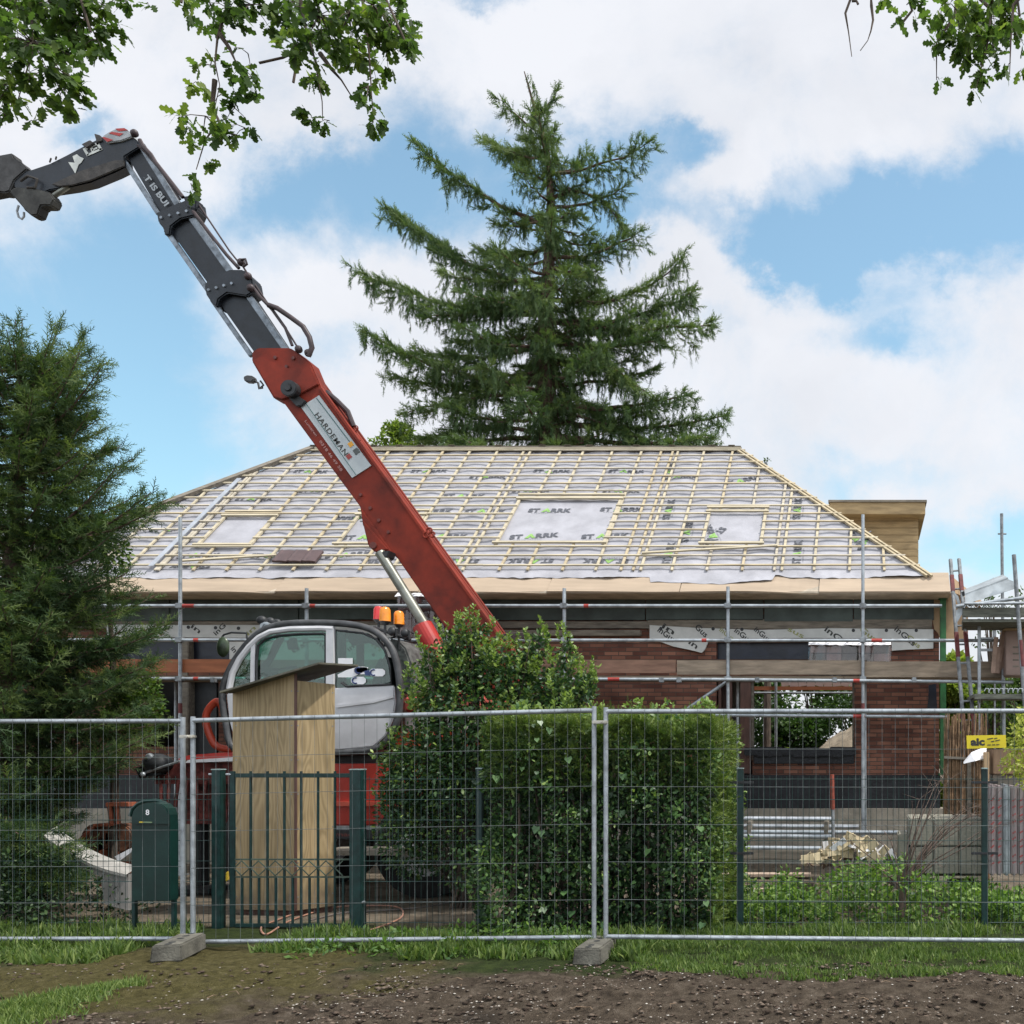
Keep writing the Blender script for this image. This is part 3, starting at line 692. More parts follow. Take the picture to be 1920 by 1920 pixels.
for k in range(4):
    xa = P(60, 0, SY).x
    for x1_ in range(6):
        L_ = 2.25; MB().box((xa + x1_ * L_ + .01, SY + .08 + k * .21, zd), (xa + (x1_ + 1) * L_, SY + .28 + k * .21, zd + .035)).build('deck_board', tan_b, scaf)
# timber leaning near the eaves, middle bay
for k, (x0, x1, y0, y1, Y, lab) in enumerate([(930, 1215, 1161, 1166, 15.3, ''),]):
    pass
# brick pallets on the deck
def stack(name, px0, px1, ytop, ybot, Y, dep, label, cat, colr, film=True):
    t_ = thing(name, label, cat); a, b = P(px0, ybot, Y), P(px1, ytop, Y); mb = MB()
    nx, nz = max(3, int((b.x - a.x) / .21)), max(2, int((b.z - a.z) / .1)); bw, bh = (b.x - a.x) / nx, (b.z - a.z) / nz
    for i in range(nx):
        for j in range(nz):
            mb.m(random.randrange(len(colr))); mb.box((a.x + i * bw + .003, Y + random.uniform(0, .012), a.z + j * bh + .003), (a.x + (i + 1) * bw - .003, Y + dep, a.z + (j + 1) * bh - .003))
    mb.build('block_stack', colr, t_, bevel=.004, seg=1)
    if film:
        n = 24; vs = []; fs = []
        for i in range(n + 1):
            x = a.x - .02 + (b.x - a.x + .04) * i / n
            for (yy, zz) in ((Y - .02, a.z), (Y - .03, (a.z + b.z) / 2), (Y - .02, b.z + .005), (Y + .08, b.z + .03), (Y + dep, b.z + .02)):
                vs.append((x, yy - .02 * random.random(), zz + .025 * random.random() * (zz > a.z)))
        for i in range(n):
            for j in range(4): o = i*5 + j; fs.append((o, o+5, o+6, o+1))
        m_ = glass_mat('clear_film', (.90, .90, .91), .03); MB().add(vs, fs).build('plastic_film', m_, t_, smooth=False)
        tb = MB(); tb.add([v for i in range(n + 1) for v in ((a.x - .02 + (b.x - a.x + .04) * i / n, Y - .045, b.z - .012 * random.random()), (a.x - .02 + (b.x - a.x + .04) * i / n, Y + .05, b.z + .035 + .025 * random.random()), (a.x - .02 + (b.x - a.x + .04) * i / n, Y + dep, b.z + .03))], [(3*i + j, 3*i + 3 + j, 3*i + 4 + j, 3*i + 1 + j) for i in range(n) for j in (0, 1)])
        tb.build('film_cover', white_pl, t_)
    return t_
bc = [mat('block_grey', (.16, .145, .13), .9, .15, 8), mat('block_pink', (.30, .21, .19), .9, .15, 8), mat('block_taupe', (.24, .20, .175), .9, .15, 8)]
stack('brick_pallet', 1519, 1668, 1209, 1272, SY + .15, .6, 'film-wrapped stack of grey and pink blocks on the scaffold deck by the navy window', 'brick pallet', bc)
pk_ = [mat('brick_rose', (.21, .115, .105), .8, .12, 8), mat('brick_rose_dark', (.17, .10, .095), .8, .12, 8), mat('brick_rose_pale', (.25, .16, .15), .8, .12, 8)]
stack('brick_pallet', 745, 862, 1118, 1272, SY + .12, .65, 'tall film-wrapped stack of rose bricks on the scaffold behind the boom cylinder', 'brick pallet', pk_)
# ---------------------------------------------------------------- right-hand scaffold tower with stair and gutter parts
rt = thing('scaffold_tower', 'grey scaffold tower with two plank decks beside the ladder', 'scaffold tower')
TY = 13.2
MB().tube([P(1878, 963, TY + 2), P(1884, 1560, TY + 2)], .0242, 10).build('standard', galv_dk, rt, smooth=True)
MB().tube([P(1871, 1001, TY + 2), P(1887, 1001, TY + 2)], .012, 8).build('ledger', galv_dk, rt)
o = MB().tube([P(1901, 1040, TY), P(1922, 1330, TY), P(1930, 1440, TY)], .028, 10).build('standard', galv_dk, rt, smooth=True)
MB().tube([P(1913, 1200, TY - .001), P(1917, 1250, TY - .001)], .0295, 10).build('paint_mark', red_steel, o)
MB().tube([P(1836, 1160, TY + .5), P(1836, 1320, TY + .5)], .024, 10).build('standard', galv, rt, smooth=True)
MB().tube([P(1793, 1137, TY - .02), P(1925, 1120, TY - .02)], .0242, 10).build('ledger', galv, rt, smooth=True)
MB().tube([P(1808, 1132, TY - .12), P(1925, 1131, TY - .12)], .02, 10).build('ledger', galv, rt, smooth=True)
MB().tube([P(1880, 1170, TY + 1), P(1884, 1560, TY + 1)], .026, 10).build('standard', galv, rt, smooth=True)
gb = mat('grey_green_board', (.125, .13, .105), .8, .3, 4, .2, 30, stretch=(1, 6, 6))
MB().pbox(1805, 1139, 1925, 1157, TY, TY + .03).build('toe_board', gb, rt, bevel=.004)
for k in range(4): q0, q1 = P(1806, 1160, TY + .05 + k * .24), P(1925, 1160, TY + .05 + k * .24); MB().box((q0.x, TY + .05 + k * .24, P(0, 1158, TY).z - .05), (q1.x + .4, TY + .27 + k * .24, P(0, 1158, TY).z - .012)).build('deck_board', gb, rt)
MB().pbox(1827, 1301, 1925, 1311, TY, TY + .04).build('toe_board', gb, rt, bevel=.004)
for k in range(4): q0, q1 = P(1827, 1300, TY), P(1925, 1300, TY); MB().box((q0.x, TY + .05 + k * .24, P(0, 1301, TY).z - .04), (q1.x + .4, TY + .27 + k * .24, P(0, 1301, TY).z - .0)).build('deck_board', gb, rt)
hk = MB()
for k in range(9): c = P(1850 + k * 9, 1296, TY - .02); hk.tube([c + Vector((-.03, 0, 0)), c + Vector((-.01, 0, .035)), c + Vector((.025, 0, .03)), c + Vector((.03, 0, -.02))], .008, 6)
for k in range(7): c = P(1812 + k * 12, 1137, TY - .05); hk.tube([c + Vector((-.03, 0, -.02)), c + Vector((0, 0, .02)), c + Vector((.03, 0, -.015))], .009, 6)
hk.build('board_hook', galv, rt, smooth=True)
MB().ppoly([(1793,1145),(1803,1130),(1806,1148),(1792,1172)], TY + .02, .03).build('corner_brace', galv, rt)
# slanted grey trough of metal parts on the tower
tr = thing('metal_trough', 'slanting light grey metal trough with a dark rim on the scaffold tower', 'trough')
trm = mat('trough_metal', (.34, .37, .38), .45, .2, 5, .05, 20, metal=.35)
a0, a1 = P(1808, 1118, TY + .1), P(1888, 1085, TY + .35)
vs = [P(1806,1124,TY), P(1900,1100,TY), P(1897,1088,TY+.1), P(1872,1097,TY+.3), P(1868,1084,TY+.5), P(1808,1112,TY+.4)]
m1 = MB(); m1.prism([P(1810,1133,TY+.05), P(1902,1104,TY+.05), P(1900,1090,TY+.08), P(1890,1086,TY+.1), P(1809,1116,TY+.1)], (0, .02, 0)); m1.prism([P(1809,1116,TY+.1), P(1890,1086,TY+.1), P(1880,1080,TY+.5), P(1808,1108,TY+.5)], (0, 0, .02))
m1.build('trough_body', trm, tr)
MB().prism([P(1803,1110,TY+.5), P(1864,1083,TY+.5), P(1866,1091,TY+.5), P(1805,1118,TY+.5)], (0, .04, 0)).build('trough_rim', cab_dark, tr)
MB().ppoly([(1787,1108),(1797,1118),(1802,1136),(1796,1132)], TY + .3, .03).build('end_plate', trm, tr)
# paired ladder stiles leaning at the house corner
ld = thing('ladder', 'worn grey and red ladder leaning against the house corner', 'ladder')
LY = 13.6
s0 = [P(1782, 1048, LY + .6), P(1813, 1440, LY)]; s1 = [P(1798, 1047, LY + .6), P(1833, 1440, LY)]
for s_ in (s0, s1):
    o = MB().beam(s_[0], s_[1], .05, .035).build('stile', galv_dk, ld, bevel=.008)
    mk = MB()
    for t0, t1 in ((.08, .16), (.36, .48), (.74, .86)): mk.beam(s_[0].lerp(s_[1], t0), s_[0].lerp(s_[1], t1), .053, .038)
    build_split(mk, 'paint_mark', red_steel, o)
mb = MB()
for k in range(11): t0 = .06 + k * .09; mb.tube([s0[0].lerp(s0[1], t0), s1[0].lerp(s1[1], t0)], .013, 8)
mb.build('rung', galv_dk, ld, smooth=True)

# ---------------------------------------------------------------- rotating telehandler crane
crane = thing('telehandler', 'red rotating telehandler with grey cab and long black and red boom raised over the roof', 'telehandler')
BY = 13.25
def pp(name, pts, Y, th, m_, parent=None, bev=.006): return MB().ppoly(pts, Y, th).build(name, m_, parent or crane, bevel=bev)
base = pp('boom_base', [(472,660),(483,652),(543,652),(557,660),(582,680),(600,723),(620,751),(955,1215),(1010,1290),(905,1290),(837,1180),(745,1047),(728,1032),(702,1035),(690,1023),(678,973),(675,950),(643,907),(528,750),(513,747),(472,677)], BY, .22, red_paint, bev=.012)
fl = MB()
for o_ in (0, 5.5): fl.tube([P(603 + o_, 722 - o_*.2, BY + .12 + o_*.03), P(822 + o_, 1025, BY + .12 + o_*.03), P(958 + o_, 1212, BY + .12 + o_*.03)], .016, 8)
fl.beam(P(601, 727, BY - .012), P(953, 1216, BY - .012), .03, .05, up=(0, 1, 0))
fl.build('boom_rail', red_paint, base, smooth=True)
# collar, head plate and weld details on the red section
cd = MB(); cd.ppoly([(474,676),(487,668),(540,690),(582,686),(597,720),(560,740),(528,748),(514,744)], BY - .03, .03); cd.build('head_plate', red_paint, base, bevel=.008)
cd = MB(); cd.ppoly([(679,975),(727,1030),(703,1034),(691,1022)], BY - .05, .05)
cd.ppoly([(676,952),(735,1035),(720,1033),(680,985)], BY - .025, .025); cd.build('cylinder_lug', red_paint, base, bevel=.008)
bt = MB()
for x, y in [(677,928),(695,953),(711,976),(729,998),(517,671),(538,688),(551,672)]: c = P(x, y, BY); bt.tube([c + Vector((0, -.022, 0)), c], .024, 10)
for x, y in [(701,1023)]: c = P(x, y, BY - .05); bt.tube([c + Vector((0, -.03, 0)), c], .045, 14)
build_split(bt, 'bolt_head', mat('crane_red_dark', (.11, .025, .018), .5, .2, 8), base, bevel=.004)
sk = MB(); c = P(550, 733, BY - .03); sk.tube([c + Vector((0, -.12, 0)), c], .105, 20); sk.tube([c + Vector((0, -.14, 0)), c + Vector((0, -.12, 0))], .05, 12)
sk.ppoly([(540,745),(556,740),(573,752),(566,760),(556,762)], BY - .06, .06); sk.build('hose_reel', black_pl, base, bevel=.01)
lp = MB(); lp.tube([P(492,727,BY), P(486,729,BY-.05), P(484,718,BY-.05), P(476,713,BY-.05)], .014, 8); lp.tube([P(488,714,BY), P(494,722,BY), P(488,728,BY)], .012, 6); lp.build('lamp_bracket', black_pl, base, smooth=True)
pp('boom_lamp', [(455,706),(462,703),(473,704),(476,711),(471,716),(458,715)], BY - .09, .09, cab_dark, base, .012)
pn = pp('sign_panel', [(564,763),(598,741),(696,873),(660,896)], BY - .018, .016, mat('sign_panel_grey', (.40, .44, .45), .5, .06, 3), base, .002)
tl = MB(); teal = mat('teal_line', (.05, .12, .12), .6, .1, 5)
tl.beam(P(574,757,BY-.021), P(667,890,BY-.021), .008, .003, up=(0,1,0)); tl.beam(P(593,746,BY-.021), P(657,830,BY-.021), .010, .003, up=(0,1,0)); tl.build('sign_line', teal, pn)
tx = MB(); text_px(tx, 'HARDEMAN', (589.5,778), (646,855), 9.5, BY - .0235, .012, 1.12); tx.build('sign_lettering', ink, pn)
lg = MB()
def sq(mb, cx_, cy_, h_, Y): 
    ux, uy = .59, .807; vx, vy = uy, -ux
    mb.ppoly([(cx_ + (a*ux + b*vx)*h_, cy_ + (a*uy + b*vy)*h_) for a, b in ((-1,-1),(1,-1),(1,1),(-1,1))], Y, .002)
sq(lg, 657.5, 833, 4.4, BY - .024); lg.build('sign_emblem', mat('emblem_orange', (.62, .30, .03), .5, .05, 5), pn)
lg = MB(); sq(lg, 654, 856, 4.4, BY - .024); lg.build('sign_emblem', mat('emblem_red', (.25, .035, .03), .5, .05, 5), pn)
lg = MB(); sq(lg, 668, 846, 5.2, BY - .024); lg.build('sign_emblem', mat('emblem_dark', (.07, .08, .075), .5, .05, 5), pn)
tx = MB(); text_px(tx, 'Lunteren', (571,790), (592,818), 4.6, BY - .006, .012); text_px(tx, '0318 46 49 58', (598,828), (639,884), 5, BY - .006, .012)
tx.build('boom_lettering', mat('faded_pink_lettering', (.42, .22, .20), .6, .1, 5), base)
ck = MB()
for c0 in ((805,995),(799,1003),(810,1002)): c = P(*c0, BY - .04); ck.tube([c + Vector((math.cos(t)*.035, 0, math.sin(t)*.035)) for t in np.linspace(0, 5.8, 12)], .012, 6)
ck.tube([P(676,826,BY), P(672,822,BY), P(668,818,BY), P(665,822,BY)], .009, 6); c = P(667, 803, BY + .1); ck.tube([c + Vector((math.cos(t)*.03, 0, math.sin(t)*.035)) for t in np.linspace(-1.5, 3.3, 10)], .008, 6)
ck.build('lifting_ring', red_paint, base, smooth=True)
# black telescopic sections
def section(core, sides, Y, th, name='boom_section'):
    s_ = pp(name, core, Y, th, boom_black, crane, .004)
    e = MB()
    for p, q, wd in sides: e.beam(P(*p, Y - .012), P(*q, Y - .012), wd, .05, up=(0, 1, 0))
    e.build('section_edge', boom_grey, s_, bevel=.006); return s_
section([(408,563),(463,540),(548,668),(482,668)], [((398,562),(472,668),.055),((462,548),(545,668),.075)], BY + .06, .12)
section([(316,428),(362,402),(440,520),(396,540)], [((312,432),(393,548),.06),((355,402),(437,516),.08)], BY + .07, .12)
s0_ = section([(238,292),(262,262),(338,385),(302,402)], [((230,296),(298,402),.055),((261,266),(334,385),.07)], BY + .08, .10)
tx = MB(); text_px(tx, 'T IS BUI', (269,333), (309,387), 10.5, BY + .045, .03); text_px(tx, '.', (269,333), (271,334), 3, BY + .045); tx.build('boom_lettering', mat('pale_lettering', (.30, .33, .35), .6, .1, 5), s0_)
def collar(pts, Y, th):
    o = pp('boom_collar', pts, Y, th, boom_black, crane, .015); b_ = MB()
    for i in range(4):
        t = i / 3; x = pts[0][0] + 4 + (pts[2][0] - pts[0][0]) * t * .9; y = (pts[0][1] + pts[-1][1]) / 2 - 3 - 12 * t; c = P(x + 6, y + 4, Y); b_.tube([c + Vector((0, -.018, 0)), c], .018, 8)
    build_split(b_, 'bolt_head', boom_grey, o); return o
collar([(293,399),(318,386),(346,375),(366,372),(369,392),(364,404),(338,410),(320,424),(318,440),(308,441),(306,428),(296,416)], BY + .0, .22)
collar([(382,534),(393,520),(430,505),(455,505),(471,520),(476,546),(462,555),(425,549),(409,561),(406,575),(398,570),(386,552)], BY - .02, .24)
pp('boom_foot_block', [(343,368),(358,366),(368,374),(366,392),(350,388)], BY - .02, .16, boom_black, crane, .01)
hose_m = mat('hydraulic_hose', (.035, .022, .024), .5, .3, 10); hs = MB()
hs.tube([P(x, y, BY - .02) for x, y in [(262,262),(268,274),(283,290),(292,305),(318,338),(343,370)]], .026, 8)
hs.tube([P(x, y, BY) for x, y in [(258,272),(272,285),(300,318),(338,374)]], .014, 8)
hs.tube([P(x, y, BY + .05) for x, y in [(366,374),(400,425),(430,470),(450,495)]], .011, 8)
hs.tube([P(x, y, BY) for x, y in [(362,396),(395,440),(425,478),(448,503)]], .022, 8)
hs.tube([P(x, y, BY + .05) for x, y in [(448,488),(470,522),(500,566),(530,606),(556,648)]], .012, 8)
hs.tube([P(x, y, BY) for x, y in [(468,530),(486,555),(510,580),(535,615),(548,648)]], .020, 8)
hs.tube([P(x, y, BY - .03) for x, y in [(503,572),(520,578),(545,595),(568,612),(580,632),(585,652),(578,668)]], .033, 10)
hs.tube([P(x, y, BY - .06) for x, y in [(452,487),(460,486),(463,495),(456,500)]], .016, 8)
hs.tube([P(x, y, BY + .1) for x, y in [(612,735),(632,752),(652,772),(663,800)]], .035, 8)
for k in range(5): hs.tube([P(x + k, y + k*2.4, BY - .02) for x, y in [(925,1196),(950,1189),(975,1187),(1000,1192),(1018,1206)]], .013, 8)
for c0 in ((452,492),(470,540),(560,655),(578,662),(465,518),(252,250)): c = P(*c0, BY - .02); hs.ball(c, .05, 8, 6)
build_split(hs, 'hydraulic_hose', hose_m, crane, smooth=True)
# jib
jib = pp('jib', [(38,322),(58,318),(93,306),(125,290),(155,274),(179,262),(191,257),(219,246),(248,255),(257,264),(262,275),(233,293),(235,313),(215,323),(169,342),(134,350),(93,356),(66,368),(44,363),(26,351),(25,337)], BY + .02, .16, boom_black, bev=.012)
pp('jib_tail', [(191,255),(205,246),(219,240),(233,240),(243,247),(248,256),(226,264),(200,268)], BY - .01, .18, mat('tail_grey', (.33, .35, .36), .5, .15, 6), jib, .01)
st = MB()
for q in ([(216,241),(233,240),(240,244),(222,246)], [(204,250),(209,247),(231,250),(224,255)], [(191,257),(196,257),(212,262),(201,266)]): st.ppoly(q, BY - .016, .005)
st.build('warning_stripe', mat('warning_red', (.35, .035, .03), .5, .15, 8), jib)
lm = mat('decal_white', (.52, .54, .50), .5, .1, 6); st = MB()
st.ppoly([(128,304),(140,305),(136,293),(144,289),(150,294),(157,297),(152,305),(147,309),(141,325)], BY + .012, .004)
for q in ([(155,279),(159,277),(167,289),(163,293)], [(159,277),(184,266),(186,270),(161,281)], [(163,293),(191,281),(190,277),(163,289)], [(184,266),(192,280),(187,282),(180,268)], [(168,277),(172,275),(176,283),(172,285)], [(172,280),(182,275),(183,278),(173,283)]): st.ppoly(q, BY + .012, .004)
st.build('jib_decal', lm, jib)
jd = MB(); jd.ppoly([(96,345),(150,320),(214,300),(232,300),(233,311),(169,338),(134,347),(110,349)], BY - .01, .02); jd.ppoly([(176,250),(187,253),(191,264),(181,267)], BY, .1); jd.ppoly([(152,270),(168,262),(176,268),(162,277)], BY - .02, .1)
jd.tube([P(93,305,BY), P(96,296,BY)], .012, 6); jd.tube([P(104,300,BY), P(106,293,BY)], .012, 6); jd.tube([P(38,340,BY-.03), P(52,330,BY-.03), P(70,336,BY-.03), P(66,352,BY-.03), P(50,352,BY-.03)], .018, 6)
jd.build('jib_fittings', mat('jib_dark_fittings', (.045, .04, .035), .6, .4, 8, .2, 20), jib, bevel=.01)
pp('jib_end_bracket', [(-60,300),(0,290),(22,286),(26,296),(38,303),(51,316),(44,322),(26,338),(17,358),(9,361),(0,360),(-60,372)], BY + .0, .16, mat('dusty_steel', (.045, .045, .045), .7, .4, 6, .2, 12), jib, .015)
pp('jib_knuckle', [(16,358),(26,350),(60,352),(93,360),(101,373),(95,385),(76,385),(69,403),(58,404),(45,393),(42,388)], BY - .03, .16, mat('knuckle_steel', (.045, .045, .04), .7, .4, 6, .2, 12), jib, .015)
MB().tube([P(102,367,BY+.05), P(138,343,BY+.05)], .033, 12).build('jib_cylinder', chrome, jib, smooth=True)
MB().tube([P(x, y, BY) for x, y in [(35,385),(32,396),(35,407),(41,411),(45,406),(45,398)]], .013, 8).build('hook_ring', galv_dk, jib, smooth=True)
# lift cylinder
cyl = MB().tube([P(712,1036,BY-.15), P(797,1172,BY-.15)], .062, 18).build('lift_cylinder_rod', chrome, crane, smooth=True)
MB().ppoly([(705,1035),(730,1032),(726,1044),(716,1050),(709,1045)], BY - .2, .2).build('rod_eye', black_pl, cyl, bevel=.01)
MB().tube([P(791,1172,BY-.15), P(880,1330,BY-.15)], .125, 20).build('lift_cylinder_barrel', mat('cylinder_red', (.33, .025, .02), .4, .15, 4), crane, bevel=.01)
# cab
CY, CY2 = 12.0, 13.0
outline = [(441,1405),(424,1355),(417,1300),(430,1258),(452,1222),(478,1193),(505,1177),(545,1169),(600,1168),(650,1170),(690,1178),(718,1195),(737,1222),(747,1262),(750,1310),(744,1355),(728,1386),(703,1405),(640,1411),(520,1411)]
def smooth_px(pts, closed=True, k=4):
    out = []; n = len(pts)
    for i in range(n if closed else n - 1):
        p0, p1, p2, p3 = (pts[(i + j) % n] if closed else pts[min(max(i + j, 0), n - 1)] for j in (-1, 0, 1, 2))
        for s_ in range(k):
            t = s_ / k; out.append(tuple(.5 * ((2*p1[a]) + (-p0[a]+p2[a])*t + (2*p0[a]-5*p1[a]+4*p2[a]-p3[a])*t*t + (-p0[a]+3*p1[a]-3*p2[a]+p3[a])*t**3) for a in (0, 1)))
    if not closed: out.append(pts[-1])
    return out
ol = smooth_px(outline)
cab = MB().tube([P(x, y, CY) for x, y in ol], .040, 10, closed=True).tube([P(x, y, CY2) for x, y in ol], .040, 10, closed=True).build('cab_frame', cab_dark, crane, smooth=True)
gl_cab = glass_mat('cab_glass', (.50, .72, .66), .03)
topc = smooth_px([(452,1222),(478,1193),(505,1177),(545,1169),(600,1168),(650,1170),(690,1178),(718,1195)], False)
mb = MB(); n = len(topc); mb.add([P(x, y - 3, CY) for x, y in topc] + [P(x, y - 3, CY2) for x, y in topc] + [P(x, y + 2, CY2) for x, y in topc] + [P(x, y + 2, CY) for x, y in topc], [(i, i+1, n+i+1, n+i) for i in range(n-1)] + [(2*n+i, 2*n+i+1, 3*n+i+1, 3*n+i) for i in range(n-1)])
mb.build('cab_roof', cab_grey, cab, smooth=True)
for pts, nm in (([(417,1300),(430,1258),(452,1222)], 'windscreen'), ([(424,1355),(417,1300)], 'windscreen'), ([(737,1222),(747,1262),(750,1300)], 'rear_window')):
    c = smooth_px(pts, False); n = len(c); MB().add([P(x, y, CY) for x, y in c] + [P(x, y, CY2) for x, y in c], [(i, i+1, n+i+1, n+i) for i in range(n-1)]).build(nm, gl_cab, cab, smooth=True)
low = [(424,1300),(629,1290),(738,1285),(741,1320),(735,1352),(722,1380),(700,1400),(640,1406),(445,1406),(429,1352)]
door = pp('cab_door', low, CY - .015, .05, cab_grey, cab, .012)
dt = MB(); dt.ppoly([(631,1322),(700,1313),(737,1304),(738,1308),(700,1318),(631,1327)], CY - .028, .015)
dt.build('door_crease', cab_grey, door, smooth=True)
fw = [(481,1280),(481,1240),(484,1211),(497,1199),(520,1192),(560,1189),(606,1188),(611,1192),(611,1240),(611,1284)]
mb = MB(); mb.tube([P(x, y, CY - .01) for x, y in [(430,1292),(436,1262),(450,1235),(468,1212),(486,1195),(508,1184),(545,1179),(600,1178),(626,1179)]], .036, 8)
mb.beam(P(620, 1178, CY - .015), P(620, 1290, CY - .015), .085, .05, up=(0, 1, 0)); mb.beam(P(475,1290,CY-.01), P(476,1206,CY-.01), .05, .04, up=(0,1,0)); mb.build('door_frame', cab_grey, door, smooth=True)
MB().tube([P(x, y, CY - .02) for x, y in fw], .016, 6).build('window_seal', black_pl, door, smooth=True)
o = pp('door_window', [(434,1290),(440,1262),(455,1233),(484,1201),(510,1187),(560,1181),(612,1181),(612,1290)], CY, .006, gl_cab, door, 0)
rw = [(630,1290),(630,1183),(680,1187),(705,1198),(722,1220),(731,1250),(735,1285)]
pp('side_window', rw, CY, .006, gl_cab, cab, 0)
mb = MB(); mb.ppoly([(628,1180),(650,1181),(647,1200),(647,1288),(628,1288)], CY + .01, .03); mb.ppoly([(668,1205),(680,1205),(680,1288),(668,1288)], CY + .5, .04)
mb.ppoly([(645,1182),(690,1188),(715,1205),(720,1218),(690,1205),(660,1210),(650,1196)], CY + .3, .04)
mb.tube([P(x, y, CY - .012) for x, y in [(632,1182),(680,1187),(706,1199),(722,1220),(731,1250),(734,1283),(650,1287),(640,1280)]], .014, 6); mb.build('cab_pillar', black_pl, cab)
pp('far_window', [(434,1290),(440,1262),(455,1233),(484,1201),(510,1187),(560,1181),(690,1187),(722,1220),(735,1285)], CY2, .006, glass_mat('cab_glass_far', (.72, .88, .82), .01), cab, 0)
pp('far_door', low, CY2 - .02, .04, cab_dark, cab, .01)
s_ = MB(); s_.ppoly([(640,1405),(640,1320),(655,1310),(690,1308),(700,1250),(712,1228),(724,1232),(722,1300),(716,1405)], CY + .3, .5); s_.build('seat', black_pl, cab, bevel=.04)
s_ = MB(); s_.tube([P(560,1330,CY+.5), P(530,1262,CY+.5)], .03, 8); c = P(528, 1262, CY + .5); s_.tube([c + Vector((math.cos(t)*.17, math.sin(t)*.17, math.cos(t)*.07)) for t in np.linspace(0, 6.28, 17)[:-1]], .015, 6, closed=True)
s_.ppoly([(545,1195),(552,1195),(556,1218),(540,1218),(537,1203)], CY + .3, .05); s_.ppoly([(440,1290),(500,1235),(512,1205),(520,1195),(530,1195),(505,1245),(470,1290)], CY2 - .06, .05); s_.ppoly([(494,1270),(496,1250),(508,1251),(511,1290),(494,1290)], CY + .5, .15); s_.build('cab_controls', mat('cab_controls_dark', (.03, .045, .04), .5, .3, 8), cab, smooth=True)
stk = MB()
for x, y, w_ in ((677,1257,26),(707,1261,30),(672,1276,28)):
    stk.ppoly([(x - w_/2, y - 3), (x - w_/2 + 5, y - 7), (x + w_/2 - 5, y - 7), (x + w_/2, y - 3), (x + w_/2, y + 3), (x + w_/2 - 5, y + 7), (x - w_/2 + 5, y + 7), (x - w_/2, y + 3)], CY - .012, .004)
stk.ppoly([(634,1234),(661,1234),(661,1245),(634,1245)], CY - .012, .004); stk.ppoly([(633,1265),(660,1251),(690,1251),(690,1256),(660,1270),(634,1270)], CY - .012, .004)
stk.build('window_sticker', white_pl, cab)
stk = MB()
for x, y, w_ in ((677,1257,26),(707,1261,30),(672,1276,28)):
    stk.tube([P(x - w_/2 + 8 + 5.5*math.cos(t), y + 5.5*math.sin(t), CY - .018) for t in np.linspace(1, 5.2, 9)], .009, 5)
stk.ppoly([(683,1258),(692,1256),(694,1267),(684,1266)], CY - .02, .004); stk.build('sticker_symbol', mat('sticker_navy', (.03, .05, .14), .5, .05, 5), cab)
pp('cab_rear_cover', [(727,1196),(745,1200),(760,1215),(772,1248),(777,1300),(752,1300),(749,1262),(740,1225)], CY + .35, .6, mat('sooty_cover', (.085, .09, .085), .6, .45, 9, .2, 14), cab, .02)
m_ = MB(); m_.ball(P(418, 1213, CY - .1), .1, 14, 10, (.75, .35, 1.2)); mir = m_.build('mirror', mat('mirror_shell', (.04, .06, .03), .3, .5, 6), crane, smooth=True)
MB().tube([P(x, y, CY - .05) for x, y in [(414,1198),(420,1190),(434,1186),(462,1187),(463,1198)]], .012, 8).build('mirror_arm', black_pl, mir, smooth=True)
# beacons and lamps
def beacon(px, py, Y, m_, sz=1.0):
    c = P(px, py, Y); b_ = MB(); b_.tube([c + Vector((0, 0, -.02*sz)), c + Vector((0, 0, .115*sz)), c + Vector((0, 0, .145*sz)), c + Vector((0, 0, .155*sz))], [.064*sz, .060*sz, .045*sz, .015], 16)
    o = b_.build('beacon', m_, crane, smooth=True); k = MB(); k.tube([c + Vector((0, 0, -.06*sz)), c + Vector((0, 0, -.02*sz))], [.03, .066*sz], 14); k.tube([c + Vector((.0, 0, -.32)), c + Vector((0, 0, -.05))], .016, 8); k.build('beacon_base', black_pl, o)
amber = mat('amber_lens', (.75, .24, .01), .2, .12, 12, .3, 40, spec=.6); redl = mat('red_lens', (.5, .02, .02), .2, .12, 12, spec=.6)
beacon(722, 1162, CY + .2, amber); beacon(748, 1168, CY + .35, amber, .95); beacon(710, 1159, CY + .5, redl, .95)
wl = MB()
for i, x in enumerate((491, 507, 520, 532)): wl.ball(P(x, 1163 + i * 2, CY + .1 + i*.25), .062 - .006*i, 10, 8, (1, .8, .85)); wl.tube([P(x, 1163 + 2*i, CY + .1 + i*.25), P(x + 2, 1176, CY + .1 + i*.25)], .015, 6)
for x, y in ((735,1184),(759,1187)): wl.ball(P(x, y, CY + .2), .05, 10, 8, (1, .8, 1.1)); wl.tube([P(x + 8, y - 5, CY + .2), P(x + 8, y + 8, CY + .2), P(x, y + 12, CY + .25)], .014, 6)
wl.tube([P(700,1176,CY+.3), P(770,1200,CY+.3)], .02, 8)
build_split(wl, 'work_lamp', black_pl, crane, smooth=True)
pp('work_lamp_guard', [(486,1170),(496,1165),(505,1169),(505,1174),(495,1172),(490,1180),(486,1179)], CY - .02, .06, galv, crane, .01)
MB().tube([P(x, y, CY + .1) for x, y in smooth_px([(405,1316),(390,1332),(386,1352),(394,1380),(408,1400),(441,1403),(436,1375),(424,1345),(414,1320)])], .042, 10, closed=True).build('step_guard', mat('guard_orange_red', (.36, .045, .02), .45, .15, 5), crane, smooth=True)
